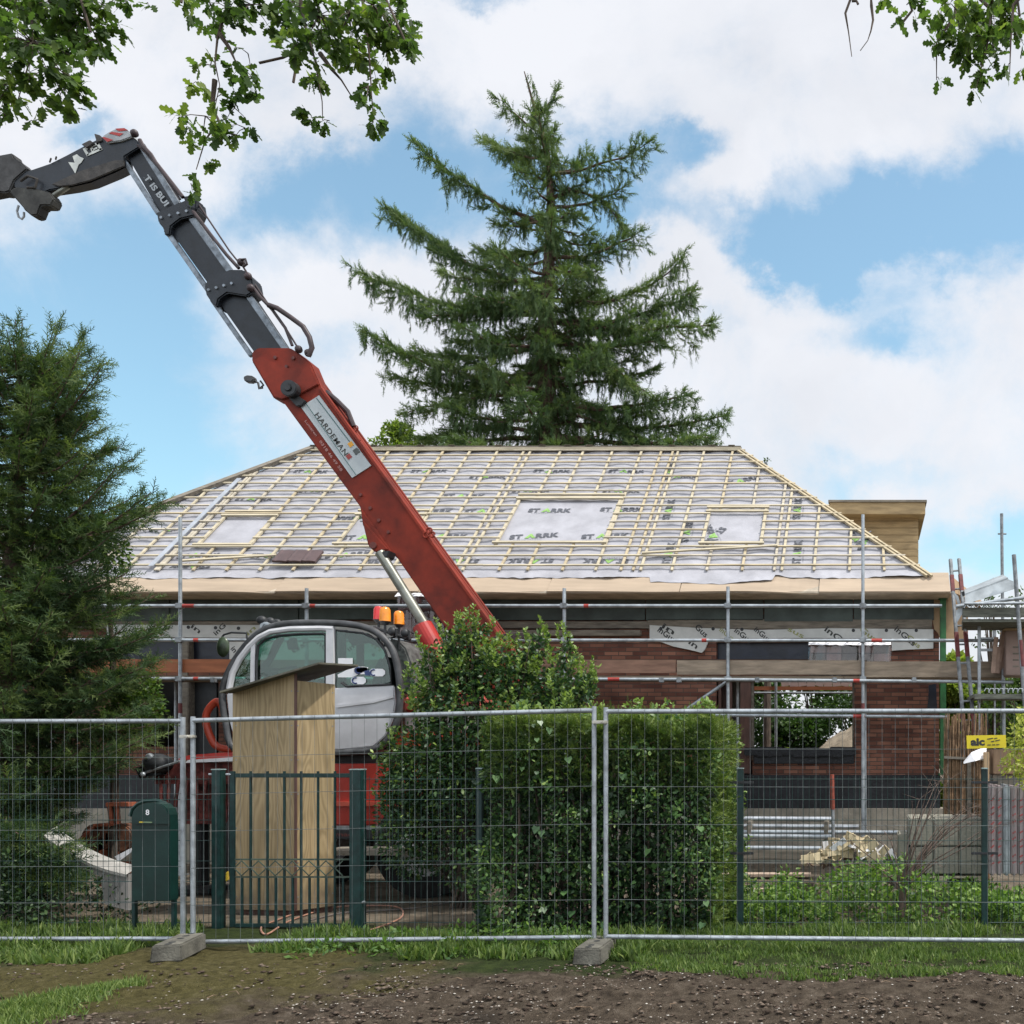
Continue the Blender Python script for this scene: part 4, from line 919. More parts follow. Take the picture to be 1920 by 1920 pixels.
# turntable, hood, chassis
hd = MB(); hd.pbox(752, 1302, 905, 1338, CY + .25, CY + 1.4); hd.build('engine_hood', mat('faded_hood_red', (.42, .09, .07), .5, .12, 4), crane, bevel=.05, seg=3)
hd = MB(); hd.pbox(757, 1340, 905, 1372, CY + .3, CY + 1.4); hd.build('hood_side', mat('hood_white', (.5, .48, .46), .5, .12, 4), crane, bevel=.03)
hd = MB(); hd.pbox(738, 1372, 905, 1404, CY + .22, CY + 1.4); hd.build('turret_body', mat('turret_orange_red', (.40, .055, .02), .45, .12, 4), crane, bevel=.03)
hd = MB(); hd.pbox(480, 1410, 800, 1432, CY + .15, CY + 1.3); hd.build('turntable', black_pl, crane, bevel=.03)
ch = MB(); ch.ppoly([(440,1432),(775,1432),(768,1480),(757,1530),(735,1548),(440,1548)], CY + .02, .9); chs = ch.build('chassis', mat('chassis_red', (.40, .035, .02), .42, .14, 3), crane, bevel=.02)
MB().pbox(560, 1503, 752, 1512, CY - .01, CY + .02).build('chassis_trim', mat('chassis_trim_red', (.45, .08, .05), .4, .1, 3), chs, bevel=.004)
MB().pbox(440, 1549, 730, 1556, CY - .02, CY + .9).build('chassis_skirt', galv_dk, chs)
MB().pbox(470, 1556, 720, 1574, CY - .05, CY + .1).build('bumper_bar', black_pl, chs, bevel=.01)
tx = MB(); text_px(tx, 'mac', (629,1568), (661,1568), 7.5, CY - .055, .02); tx.build('bumper_lettering', mat('dull_red_lettering', (.12, .035, .03), .6, .1, 5), chs)
fd = MB(); fd.ppoly([(330,1424),(352,1416),(400,1412),(446,1410),(446,1424),(352,1426)], CY + .05, .9); fd.build('front_fender', mat('fender_red', (.52, .06, .05), .35, .1, 3), crane, bevel=.012)
MB().ppoly([(352,1425),(446,1419),(446,1427),(348,1430)], CY + .03, .9).build('fender_stripe', white_pl, crane)
mb = MB(); mb.pbox(290, 1431, 446, 1470, CY + .15, CY + .8); mb.pbox(345, 1468, 446, 1545, CY + .3, CY + .7)
for x in range(300, 440, 17): mb.tube([P(x, 1465, CY + .1), P(x + random.uniform(-8, 8), 1500 + random.uniform(0, 40), CY + .1)], .02, 6)
mb.build('front_axle_gear', mat('rusty_gear', (.13, .03, .025), .7, .5, 9, .3, 20), crane)
ow = MB(); ow.ball(P(296, 1432, CY + .1), .15, 14, 10, (1.15, .9, .8)); ow.ppoly([(252,1440),(290,1430),(302,1452),(262,1460)], CY + .05, .15); ow.build('outrigger_motor', black_pl, crane, smooth=True)
ow = MB(); ow.tube([P(268,1450,CY), P(338,1427,CY)], .016, 6); ow.ball(P(281,1420,CY+.02), .05, 8, 6); ow.ball(P(268,1452,CY-.02), .03, 8, 6); ow.build('outrigger_rod', galv, crane, smooth=True)
for px in (506, 795):
    c = P(px, 0, CY); z = .60
    for Y_ in (CY - .02, CY + 1.25):
        w_ = MB(); k = 28; prof = [(-.02,.34),(0,.52),(.04,.60),(.34,.60),(.38,.52),(.40,.34)]
        vs = [(c.x + r_*math.cos(2*math.pi*i/k), Y_ + d_, z + r_*math.sin(2*math.pi*i/k)) for i in range(k) for d_, r_ in prof]
        fs = [(i*6+j, i*6+j+1, ((i+1)%k)*6+j+1, ((i+1)%k)*6+j) for i in range(k) for j in range(5)]
        wh = w_.add(vs, fs).build('wheel', tyre, crane, smooth=True)
        rm = MB(); rm.tube([(c.x, Y_ + .02, z), (c.x, Y_ + .38, z)], .345, 24); rm.tube([(c.x, Y_ - .03, z), (c.x, Y_ + .02, z)], .14, 14); rm.build('rim', cab_grey, wh, bevel=.01)
ac = MB(); 
for px in (506, 795): c = P(px, 0, CY); ac.tube([(c.x, CY + .3, .6), (c.x, CY + 1.3, .6)], .09, 10)
ac.build('axle', black_pl, crane)
# stabiliser legs
sb = MB()
for px in (372, 870): c = P(px, 0, CY + .4); sb.box((c.x - .08, CY + .35, .1), (c.x + .08, CY + .5, .9)); sb.box((c.x - .25, CY + .2, .02), (c.x + .25, CY + .65, .08))
build_split(sb, 'stabiliser', black_pl, crane, bevel=.01)
# ---------------------------------------------------------------- temporary fence panels
def heras(px0, px1, ya, yb, yt0, yt1, ybt0, ybt1, label):
    """left and right end: photo x, depth, top and bottom rail y"""
    t = thing('mesh_fence', label, 'fence', 'temporary mesh fence panels')
    A, B = P(px0, yt0, ya), P(px1, yt1, yb); C, D = P(px0, ybt0, ya), P(px1, ybt1, yb)
    for top, bot, nm in ((A, C, 0), (B, D, 1)):
        MB().tube([bot + Vector((0, 0, -.10)), top + Vector((0, 0, .035))], .0205, 12).build('post', galv, t, smooth=True)
    MB().tube([A, B], .0205, 12).build('top_rail', galv, t, smooth=True)
    MB().tube([C, D], .0205, 12).build('bottom_rail', galv, t, smooth=True)
    m = MB(); L_ = (B - A).length; n = int(L_ / .112)
    for i in range(1, n):
        u = i / n; j = Vector((random.uniform(-.002, .002), random.uniform(-.004, .004), 0))
        m.tube([C.lerp(D, u) + Vector((0, -.022, -.02)), (C.lerp(D, u) + A.lerp(B, u)) / 2 + j + Vector((0, -.02, 0)), A.lerp(B, u) + Vector((0, -.022, .022))], .0015, 4, caps=False)
    for i in range(1, 6):
        u = i / 6 - .0; m.tube([A.lerp(C, u) + Vector((0, -.024, 0)), B.lerp(D, u) + Vector((0, -.024, 0))], .0019, 4, caps=False)
    m.build('wire_mesh', wire_m, t); return t
heras(-410, 343, 9.06, 9.06, 1353, 1352, 1761, 1760, 'galvanised mesh fence panel in front of the dark conifer and mailbox')
heras(362, 1114, 9.0, 8.74, 1351, 1332, 1766, 1757, 'galvanised mesh fence panel in front of the gate and plywood cabinet')
heras(1136, 1975, 8.74, 8.72, 1334, 1333, 1756, 1764, 'galvanised mesh fence panel in front of the yew hedge corner and rubble pile')
for px, py, Y, lab in ((352, 1381, 8.98, 'pale clamp joining the two fence panels near the mailbox'), (1125, 1354, 8.70, 'pale clamp joining the two fence panels in front of the hedge')):
    c = P(px, py, Y); o = MB().box((c.x - .062, Y - .03, c.z - .014), (c.x + .062, Y + .03, c.z + .014)).tube([c + Vector((.02, -.05, 0)), c + Vector((.02, .03, 0))], .014, 6).build('fence_clamp', mat('clamp_zinc', (.5, .48, .42), .45, .2, 10, metal=.4), bevel=.006)
    tag(o, lab, 'clamp', 'fence clamps')
def foot(loc, yaw, label):
    t = MB(); L_, W_, H_ = .60, .235, .14
    t.prism([(-W_/2, -L_/2, 0), (W_/2, -L_/2, 0), (W_/2 - .012, -L_/2 + .015, H_), (-W_/2 + .012, -L_/2 + .015, H_)], (0, L_ - .03, 0))
    o = t.build('concrete_block', concrete, bevel=.012); o.location = loc; o.rotation_euler = (0, 0, yaw)
    h = MB()
    for y in (-.24, -.16, .02, .14, .25): h.tube([(0, y, H_ - .03), (0, y, H_ + .002)], .027, 12)
    h.build('post_hole', black_pl, o); tag(o, label, 'concrete block', 'concrete feet of the mesh fence')
c = P(1117, 0, 8.56); foot((c.x - .0, 8.58, .0), R(0), 'squared concrete fence foot in front of the hedge')
c = P(345, 0, 8.8); foot((c.x + .03, 8.70, .0), R(15), 'turned concrete fence foot on the grass below the mailbox')
# sign
sg = thing('sign', 'small yellow sign with black letters hanging on the right fence panel', 'sign')
SYY = 8.685
MB().ppoly([(1812,1379),(1886,1378),(1887,1402),(1813,1404)], SYY, .004).build('sign_board', mat('sign_yellow', (.62, .50, .02), .45, .06, 4), sg, bevel=.001)
tx = MB(); text_px(tx, 'aic', (1820,1397.5), (1846.5,1397), 13.5, SYY - .003, .05); 
for (x0, y0, x1, y1) in ((1851,1386,1862,1384),(1864,1385,1870,1383.6),(1858,1391,1864,1389.6),(1866,1389.4,1875,1387.2),(1851,1397,1858,1396.6),(1860,1396.6,1866,1396.4),(1868,1396.4,1874,1396.2)):
    tx.beam(P(x0, y0, SYY - .003), P(x1, y1, SYY - .003), .008, .003, up=(0, 1, 0))
tx.build('sign_lettering', ink, sg)

# ---------------------------------------------------------------- green garden fence and gate
GYY = 10.0
gf = thing('garden_fence', 'dark green double-wire garden fence behind the temporary fence', 'fence')
def gpost(px, ytop, w_, parent, Y=GYY, name='post', bot=0.0):
    c = P(px, ytop, Y); o = MB().box((c.x - w_/2, Y - w_/2, bot), (c.x + w_/2, Y + w_/2, c.z)).build(name, green_paint, parent, bevel=.006)
    MB().box((c.x - w_/2 - .004, Y - w_/2 - .004, c.z), (c.x + w_/2 + .004, Y + w_/2 + .004, c.z + .012)).build('post_cap', mat('cap_worn', (.25, .33, .32), .5, .3, 10), o, bevel=.004); return c
for px in (1388, 1846, 2310, 900): gpost(px, 1442, .062, gf)
gpost(-60, 1442, .062, gf)
for px in (1388, 1846):
    k = MB()
    for y in (1467, 1600, 1741): c = P(px, y, GYY - .03); k.box((c.x - .13, c.y - .012, c.z - .012), (c.x + .13, c.y + .02, c.z + .012))
    build_split(k, 'mesh_clip', black_pl, gf, bevel=.003)
for x0, x1 in ((-520, -63), (-57, 402), (682, 897), (903, 1385), (1391, 1843), (1849, 2306)):
    m = MB(); a, b = P(x0, 1457, GYY), P(x1, 1457, GYY); n = int((b.x - a.x) / .054); zt = a.z
    for i in range(n + 1):
        x = a.x + (b.x - a.x) * i / n; m.tube([(x, GYY, .03), (x, GYY, zt + .01)], .0024, 4, caps=False)
    z = zt - .02
    while z > .04:
        for o_ in (-.005, .005): m.tube([(a.x, GYY + o_, z), (b.x, GYY + o_, z)], .003, 4, caps=False)
        z -= .2
    m.build('mesh_panel', green_wire, gf)
for px in (410, 671):
    gp_ = thing('gate_post', 'thick dark green gate post ' + ('on the mailbox side of the gate' if px == 410 else 'on the hedge side of the gate'), 'post', 'gate posts')
    w_ = .09 if px == 410 else .115
    gpost(px, 1444, w_, gp_, name='shaft')
gate = thing('garden_gate', 'dark green barred metal gate with a zigzag band', 'gate')
def gbar(x, y0, y1, w_=.018, Y=GYY): a, b = P(x, y0, Y), P(x, y1, Y); return (a.x - w_/2, Y - .009, b.z), (a.x + w_/2, Y + .009, a.z)
mb = MB(); a, b = gbar(436, 1446, 1738, .055); mb.box(a, b); mb.pbox(440, 1450, 657, 1458, GYY - .015, GYY + .015); mb.pbox(440, 1732, 657, 1739, GYY - .015, GYY + .015)
mb.build('gate_frame', green_paint, gate, bevel=.004)
MB().tube([P(392,1452,GYY), P(404,1452,GYY)], .012, 6).tube([P(424,1452,GYY), P(434,1452,GYY)], .012, 6).tube([P(660,1700,GYY-.03), P(684,1690,GYY-.03)], .01, 6).build('hinge', galv, gate)
k = 0
for i in range(6): x = 470 + i * 31.6; MB().box(*gbar(x, 1446, 1732)).build('bar', green_paint, gate)
for i in range(7): x = 454 + i * 31.6; MB().box(*gbar(x, 1646, 1732)).build('short_bar', green_paint, gate)
mb = MB(); olive = mat('worn_green_bar', (.05, .075, .055), .5, .3, 10)
mb.pbox(440, 1610, 657, 1613, GYY - .008, GYY + .008); mb.pbox(440, 1643, 657, 1646, GYY - .008, GYY + .008)
for i in range(7):
    x = 439 + i * 31.6
    for (p, q) in (((x, 1628), (x + 14, 1614)), ((x + 14, 1614), (x + 29, 1628)), ((x, 1628), (x + 14, 1642)), ((x + 14, 1642), (x + 29, 1628))):
        if q[0] < 657: mb.beam(P(*p, GYY - .01), P(*q, GYY - .01), .009, .009, up=(0, 1, 0))
mb.build('zigzag_band', olive, gate)

# ---------------------------------------------------------------- mailbox
mbx = thing('mailbox', 'round-topped dark green mailbox with number 8 on two legs', 'mailbox')
MY = 9.55; gm_ = mat('mailbox_green', (.004, .024, .020), .38, .2, 5, .04, 40)
arch = [(246,1690),(246,1548),(246,1530),(250,1518),(259,1510),(271,1506),(290,1505),(303,1508),(312,1516),(317,1528),(318,1548),(318,1690)]
MB().ppoly(arch, MY, .13).build('box', gm_, mbx, bevel=.008)
MB().ppoly([(246,1546),(246,1530),(250,1518),(259,1510),(271,1506),(290,1505),(303,1508),(312,1516),(317,1528),(318,1546)], MY - .03, .03).build('lid', gm_, mbx, bevel=.008)
MB().tube([P(x, y, MY + .13) for x, y in [(244,1530),(249,1516),(259,1507),(272,1502),(294,1501),(310,1506),(320,1516),(326,1530),(327,1546)]], .018, 8).build('hood_rim', gm_, mbx, smooth=True)
tx = MB(); text_px(tx, '8', (273,1528), (280,1528), 10, MY - .033, .02); tx.build('house_number', white_pl, mbx)
tx = MB(); tx.beam(P(261,1541.5,MY-.032), P(268,1541.5,MY-.032), .012, .003, up=(0,1,0)); tx.build('name_plate', mat('plate_yellow', (.5, .38, .03), .5, .1, 5), mbx)
tx = MB(); tx.beam(P(269,1541.5,MY-.032), P(285,1541.8,MY-.032), .010, .003, up=(0,1,0)); tx.build('name_plate', mat('plate_pale', (.16, .22, .12), .5, .1, 5), mbx)
for px in (247, 321): c = P(px, 1690, MY + .12); MB().box((c.x - .018, MY + .14, 0), (c.x + .018, MY + .18, c.z + .8)).build('leg', green_paint, mbx, bevel=.004)

# ---------------------------------------------------------------- plywood cabinet with a sloping lid
def ply_mat():
    m = bpy.data.materials.new('plywood_grain'); m.use_nodes = True; t = m.node_tree; L = t.links.new; b = t.nodes['Principled BSDF']; b.inputs['Roughness'].default_value = .7
    tc = N(t, 'ShaderNodeTexCoord'); mp = N(t, 'ShaderNodeMapping'); L(tc.outputs['Object'], mp.inputs[0]); mp.inputs['Scale'].default_value = (2.6, 2.6, .38)
    n = N(t, 'ShaderNodeTexNoise'); L(mp.outputs[0], n.inputs['Vector']); n.inputs['Scale'].default_value = 1.6; n.inputs['Detail'].default_value = 2; n.inputs['Distortion'].default_value = .7
    wv = math_n(t, 'SINE', math_n(t, 'MULTIPLY', n.outputs[0], 78)); wv = math_n(t, 'MULTIPLY', math_n(t, 'ADD', wv, 1), .5)
    n2 = N(t, 'ShaderNodeTexNoise'); mp2 = N(t, 'ShaderNodeMapping'); L(tc.outputs['Object'], mp2.inputs[0]); mp2.inputs['Scale'].default_value = (60, 60, 2.0); L(mp2.outputs[0], n2.inputs['Vector']); n2.inputs['Scale'].default_value = 1; n2.inputs['Detail'].default_value = 4
    f = math_n(t, 'ADD', math_n(t, 'MULTIPLY', wv, .34), math_n(t, 'MULTIPLY', n2.outputs[0], .6))
    r = N(t, 'ShaderNodeValToRGB'); L(f, r.inputs[0]); r.color_ramp.elements[0].position = .2; r.color_ramp.elements[0].color = (.20, .145, .07, 1); r.color_ramp.elements[1].position = .75; r.color_ramp.elements[1].color = (.34, .26, .14, 1)
    n3 = N(t, 'ShaderNodeTexNoise'); L(tc.outputs['Object'], n3.inputs['Vector']); n3.inputs['Scale'].default_value = 2.2; n3.inputs['Detail'].default_value = 5
    mx = N(t, 'ShaderNodeMix', data_type='RGBA', blend_type='MULTIPLY'); mx.inputs[0].default_value = .45; L(r.outputs[0], mx.inputs[6])
    r3 = N(t, 'ShaderNodeValToRGB'); L(n3.outputs[0], r3.inputs[0]); r3.color_ramp.elements[0].position = .3; r3.color_ramp.elements[0].color = (.62, .6, .55, 1); r3.color_ramp.elements[1].position = .65; r3.color_ramp.elements[1].color = (1.15, 1.1, 1.1, 1); L(r3.outputs[0], mx.inputs[7])
    sp = N(t, 'ShaderNodeSeparateXYZ'); L(tc.outputs['Object'], sp.inputs[0]); n4 = N(t, 'ShaderNodeTexNoise'); L(tc.outputs['Object'], n4.inputs['Vector']); n4.inputs['Scale'].default_value = 7; n4.inputs['Detail'].default_value = 8
    mud = N(t, 'ShaderNodeMapRange'); L(math_n(t, 'ADD', sp.outputs[2], math_n(t, 'MULTIPLY', n4.outputs[0], -.75)), mud.inputs[0]); mud.inputs['From Min'].default_value = -.3; mud.inputs['From Max'].default_value = .02; mud.inputs['To Min'].default_value = .75; mud.inputs['To Max'].default_value = 0
    m2 = N(t, 'ShaderNodeMix', data_type='RGBA'); L(mud.outputs[0], m2.inputs[0]); L(mx.outputs[2], m2.inputs[6]); m2.inputs[7].default_value = (.12, .09, .06, 1)
    L(m2.outputs[2], b.inputs['Base Color']); return m
plym = ply_mat()
pc = thing('plywood_cabinet', 'tall plywood cabinet with a sloping dark lid behind the gate', 'cabinet')
n0 = P(554, 1718, 10.72); l0 = P(436, 1716, 10.80); r0 = P(628, 1693, 11.05)
zt = lambda q, y, Y: EYE + (HY - y) * Y / FPX
zn, zl, zr = P(560, 1258, 10.72).z, P(443, 1297, 10.80).z, P(628, 1278, 11.05).z
def wallp(a, za, b, zb, th, inw):
    mb = MB(); d = (b - a); nrm = Vector((d.y, -d.x, 0)).normalized() * th
    if nrm.dot(inw) < 0: nrm = -nrm
    return mb.prism([(a.x, a.y, .06), (b.x, b.y, .06), (b.x, b.y, zb), (a.x, a.y, za)], nrm)
inw = Vector((0, 1, 0)); g_ = (n0 - l0).normalized() * .006
wallp(l0, zl, n0 - g_, zn, .02, inw).build('front_panel', plym, pc, bevel=.002)
wallp(n0, zn - .10, r0, zr - .03, .02, Vector((-1, .4, 0))).build('side_panel', plym, pc, bevel=.002)
sm = MB(); sm.beam((n0.x + .004, n0.y - .003, .06), (n0.x + .004, n0.y - .003, zn - .02), .026, .012, up=(0, 1, 0)); sm.build('corner_seam', brown_frame, pc)
b0 = l0 + (r0 - n0)
wallp(l0 + (b0 - l0).normalized() * .024, zl, b0, zl - .05, .02, Vector((1, 0, 0))).build('side_panel', plym, pc)
wallp(b0, zl, r0 - (r0 - b0).normalized() * .03, zr - .06, .02, Vector((0, -1, 0))).build('rear_panel', plym, pc)
mb = MB(); dirr = (r0 - n0); A, B = P(411, 1300, 10.6), P(598, 1245.5, 10.6); dd = dirr.normalized() * 1.05 
Cc = P(672, 1250, 11.28); Dd = A + (Cc - B)
mb.prism([A, B, Cc, Dd], (0, 0, .022)); mb.build('lid', mat('weathered_lid', (.10, .095, .07), .8, .3, 6, .1, 40), pc, bevel=.003)

sw = MB()
for a_, b_, zz in ((l0, n0, zl), (n0, r0, zr)):
    d_ = (b_ - a_); nn = Vector((d_.y, -d_.x, 0)).normalized(); nn = -nn if nn.y > 0 else nn
    for u_ in (.06, .94):
        for k_ in range(7): p_ = a_.lerp(b_, u_); p_ = Vector((p_.x, p_.y, .2 + k_ * .36)); sw.tube([p_ + nn * .003, p_ - nn * .004], .007, 8)
build_split(sw, 'screw', galv_dk, pc)
MB().prism([(l0.x + .05, l0.y + .05, 0), (n0.x - .02, n0.y + .05, 0), (r0.x - .03, r0.y - .0, 0), (b0.x + .03, b0.y - .03, 0)], (0, 0, .07)).build('base', brown_frame, pc)
# yellow tag and red-brown hose on the ground
o = MB().ppoly([(420,1640),(427,1633),(428,1650),(421,1654)], 10.25, .02).build('warning_tag', mat('tag_yellow', (.6, .42, .03), .6, .1, 5), bevel=.004); tag(o, 'small yellow tag hanging beside the left gate post', 'tag')
hp = smooth_px([(640,1690),(600,1706),(540,1728),(500,1752),(490,1738),(520,1725),(560,1712),(640,1700),(720,1698),(748,1702),(756,1712),(745,1725),(700,1742),(640,1760),(560,1768),(500,1762)], False)
mb = MB(); mb.tube([gp(x, y, .015) for x, y in hp], .009, 6)
o = mb.build('garden_hose', mat('hose_pinkish', (.32, .17, .12), .55, .25, 10), smooth=True); tag(o, 'thin pinkish hose looping over the ground behind the gate', 'hose')
mb = MB(); mb.tube([gp(x, y, .015) for x, y in smooth_px([(580,1726),(640,1712),(700,1708),(800,1700),(870,1685)], False)], .008, 6); o = mb.build('garden_hose', mat('hose_grey', (.12, .10, .09), .6, .3, 10), smooth=True); tag(o, 'thin dark hose running across the yard to the hedge', 'hose')

# ---------------------------------------------------------------- yard objects right
def yard(): 
    # steel tubes stacked on the ground
    k = 0
    for row, (y0, n_) in enumerate(((1535, 1), (1549, 1), (1560, 1), (1568, 1), (1590, 1))):
        Yt = [13.3, 13.1, 12.95, 12.85, 12.6][row]
        x0, x1 = [(1392, 1560), (1390, 1610), (1394, 1700), (1390, 1560), (1398, 1540)][row]
        o = MB().tube([P(x0, y0, Yt), P(x1, y0 + 1, Yt)], [.034, .03, .028, .03, .03][row], 12).build('steel_tube', mat('bright_tube', (.42, .44, .46), .35, .2, 8, metal=.6) if row < 2 else galv, smooth=True)
        tag(o, ['bright steel tube lying topmost of the tube stack beside the green fence post', 'second steel tube from the top of the tube stack', 'longest steel tube, reaching from the green fence post to the concrete blocks', 'short dull steel tube just under the longest one', 'lowest steel tube of the stack, above the timber sill'][row], 'steel tube', 'steel tubes stacked in the yard')
    o = MB(); o.pbox(1392, 1594, 1560, 1612, 12.55, 12.9); 
    for x in (1400, 1545): o.pbox(x, 1540, x + 8, 1612, 12.91, 13.4)
    o = o.build('tube_rack', grey_wood, bevel=.01); tag(o, 'low timber rack carrying the steel tubes', 'rack')
    for q, lab in (((1560, 1452, 12.8), 'rusty red prop standing behind the steel tubes'),):
        t = thing('steel_prop', lab, 'prop'); a = P(q[0], q[1], q[2]); MB().tube([(a.x + .03, q[2], 0), (a.x + .01, q[2], 1.0)], .022, 10).build('lower_tube', galv_dk, t, smooth=True); MB().tube([(a.x + .01, q[2], 1.0), a], .027, 10).build('upper_tube', mat('rust_red', (.22, .05, .03), .7, .3, 12), t, smooth=True)
    # concrete blocks on a pallet
    t = thing('concrete_block_pallet', 'pale concrete blocks stacked on a wooden pallet behind the bare shrub', 'block pallet'); cl = mat('pale_blocks', (.215, .205, .165), .9, .14, 4, .3, 30); mb = MB()
    for i in range(3):
        for j in range(2):
            a, b = P(1704 + i * 47, 1582 - j * 47, 11.6), P(1704 + (i+1) * 47, 1582 - j * 47, 11.6); s_ = MB()
            s_.pbox(1704 + i*47 + .6, 1535 + j*53, 1704 + (i+1)*47 - .6, 1586 + j*53, 11.6, 12.4).build('concrete_block', cl, t, bevel=.012)
    MB().pbox(1684, 1564, 1703, 1640, 11.65, 12.2).build('concrete_block', cl, t, bevel=.012)
    mb = MB(); mb.pbox(1690, 1643, 1845, 1647, 11.6, 12.4)
    for x in (1692, 1760, 1830): mb.pbox(x, 1647, x + 16, 1662, 11.6, 12.4)
    mb.pbox(1690, 1662, 1845, 1666, 11.6, 12.4); mb.build('pallet', wood, t, bevel=.003)
    # rubble: broken boards on a low heap
    t = thing('rubble_heap', 'heap of broken cream boards and rubble in the middle of the yard', 'rubble heap'); rb = [mat('cream_board', (.52, .43, .27), .8, .15, 5), mat('rubble_brown', (.15, .10, .075), .9, .3, 8, .3, 20), white_pl]
    mb = MB(); mb.m(1)
    for i in range(150):
        x = random.gauss(1605, 42); y = 1622 - random.random() * max(4, 46 - abs(x - 1605) * .5); Yt = 11.9 + random.uniform(0, .6); c = P(min(max(x, 1512), 1700), y, Yt); r_ = random.uniform(.03, .10)
        v = [c + Vector([random.uniform(-1, 1) * r_ for _ in range(3)]) for _ in range(4)]; mb.add(v, [(0,1,2),(0,2,3),(0,3,1),(1,3,2)])
    for i in range(70):
        x = random.gauss(1605, 46); x = min(max(x, 1516), 1692); y = 1618 - random.uniform(.35, 1) * max(6, 48 - abs(x - 1600) * .45); c = P(x, y, 11.75 + random.uniform(0, .5)); mb.m(0 if random.random() < .82 else 2)
        a = random.uniform(0, 6.28); d = Vector((math.cos(a), .3*random.uniform(-1,1), .6 * math.sin(a))).normalized(); mb.beam(c - d * random.uniform(.04, .13), c + d * random.uniform(.04, .13), random.uniform(.05, .15), .012, up=(random.uniform(-.5,.5), -1, random.uniform(-.6,.9)))
    mb.build('broken_boards', rb, t)
    # wrapped white and red bundles standing right
    t = thing('wrapped_bundle', 'upright plastic-wrapped bundle with red print behind the rightmost green post', 'bundle'); wm = mat('wrapped_red_white', (.30, .25, .25), .4, .15, 30, stretch=(1, 1, .12)); rm_ = mat('red_print', (.32, .06, .06), .5, .3, 30); 
    for i in range(6):
        x = 1855 + i * 13.5; MB().pbox(x, 1472 + random.uniform(-3, 3), x + 12.4, 1642, 11.2 + random.uniform(0, .03), 11.9).build('wrapped_sheet', wm if i % 3 != 2 else galv, t, bevel=.02)
    pr = MB()
    for i in (0, 1, 3, 4):
        for k in range(9): x = 1858 + i * 13.5; y = 1500 + k * 15 + random.uniform(-3, 3); pr.beam(P(x, y, 11.17), P(x + 6, y - 6 + random.uniform(0, 3), 11.17), .018, .003, up=(0, 1, 0))
    tag(pr.build('red_print', rm_, t), kind='stuff')
    # timber box with white sheet
    t = thing('timber_crate', 'brown timber crate with white plastic flap below the yellow sign', 'crate'); bm_ = mat('crate_brown', (.20, .13, .08), .8, .18, 4, .1, 30, stretch=(5, 5, 1))
    MB().pbox(1862, 1404, 1925, 1452, 11.6, 12.2).build('crate_box', bm_, t, bevel=.01); MB().pbox(1845, 1410, 1855, 1470, 11.6, 11.7).build('corner_post', soffit_m, t, bevel=.004)
    MB().pbox(1862, 1452.5, 1925, 1472, 11.65, 12.2).build('crate_base', grey_wood, t); MB().prism([P(1807,1432,11.7), P(1822,1414,11.7), P(1850,1402,11.8), P(1848,1421,11.7), P(1828,1427,11.6)], (0, .05, .02)).build('plastic_flap', white_pl, t)
    for x in (1815, 1900): MB().pbox(x, 1430, x + 6, 1640, 11.9, 12.0).build('leg', grey_wood, t)
    # straw coloured brushwood screen behind
    t = thing('reed_screen', 'ragged brown reed screen behind the ladder foot', 'screen'); mb = MB(); cl = mat('reed_brown', (.20, .125, .07), .9, .35, 12)
    for i in range(150): x = random.uniform(1770, 1850); a = P(x, random.uniform(1330, 1400), 12.7 + random.uniform(0, .1)); mb.tube([(a.x + random.uniform(-.05, .05), a.y, 0), a], random.uniform(.004, .010), 4, caps=False)
    mb.build('reeds', cl, t)
    mb = MB(); mb.beam(P(1770, 1420, 12.68), P(1852, 1424, 12.68), .03, .03); mb.build('cross_bar', grey_wood, t)
    # crates and debris at the upper right behind the tower
    t = thing('stacked_crate', 'pale brown stacked boxes on the deck of the scaffold tower', 'crate'); mb = MB()
    MB().pbox(1886, 1182, 1925, 1266, 13.9, 14.4).build('carton', mat('carton_brown', (.28, .20, .17), .8, .12, 4), t, bevel=.008); MB().pbox(1884, 1178, 1925, 1182, 13.88, 14.42).build('carton_lid', soffit_m, t)
    pr = MB()
    for y in (1212, 1224, 1236, 1248): pr.pbox(1899, y, 1910, y + 3, 13.895, 13.899)
    pr.build('carton_slot', grey_wood, t)
    for i, (x0, y0, x1, y1) in enumerate(((1866,1250,1890,1180),(1872,1235,1882,1190),(1875,1262,1900,1200))):
        pass
    o = MB(); o.pbox(1842, 1173, 1868, 1178, 16.5, 16.56); o.pbox(1862, 1176, 1868, 1230, 16.5, 16.56); o.pbox(1834, 1176, 1838, 1240, 16.5, 16.56); o.pbox(1836, 1195, 1866, 1199, 16.52, 16.55); o.pbox(1836, 1216, 1870, 1221, 16.52, 16.55)
    for x in (1835, 1864): o.pbox(x, 1235, x + 3, 1604, 16.5, 16.56)
    t = thing('trestle', 'grey metal trestle frame with a red top bar behind the tower', 'trestle'); o.build('frame', galv_dk, t); MB().pbox(1843, 1170, 1866, 1173.5, 16.48, 16.58).build('top_bar', mat('signal_red', (.55, .05, .04), .5, .2, 10), t)
    o = MB(); 
    for i in range(7): a = P(1864 + random.uniform(-6, 8), 1262, 14.0 + i * .03); b_ = P(1868 + i * 5, 1195 + random.uniform(-15, 30), 14.0 + i * .03); o.beam(a, b_, .06, .012, up=(0, 1, 0))
    o = o.build('timber_offcut', mat('offcut_pinkish', (.38, .26, .20), .8, .2, 6)); tag(o, 'splayed bundle of timber offcuts leaning beside the pale boxes on the tower', 'timber offcuts')
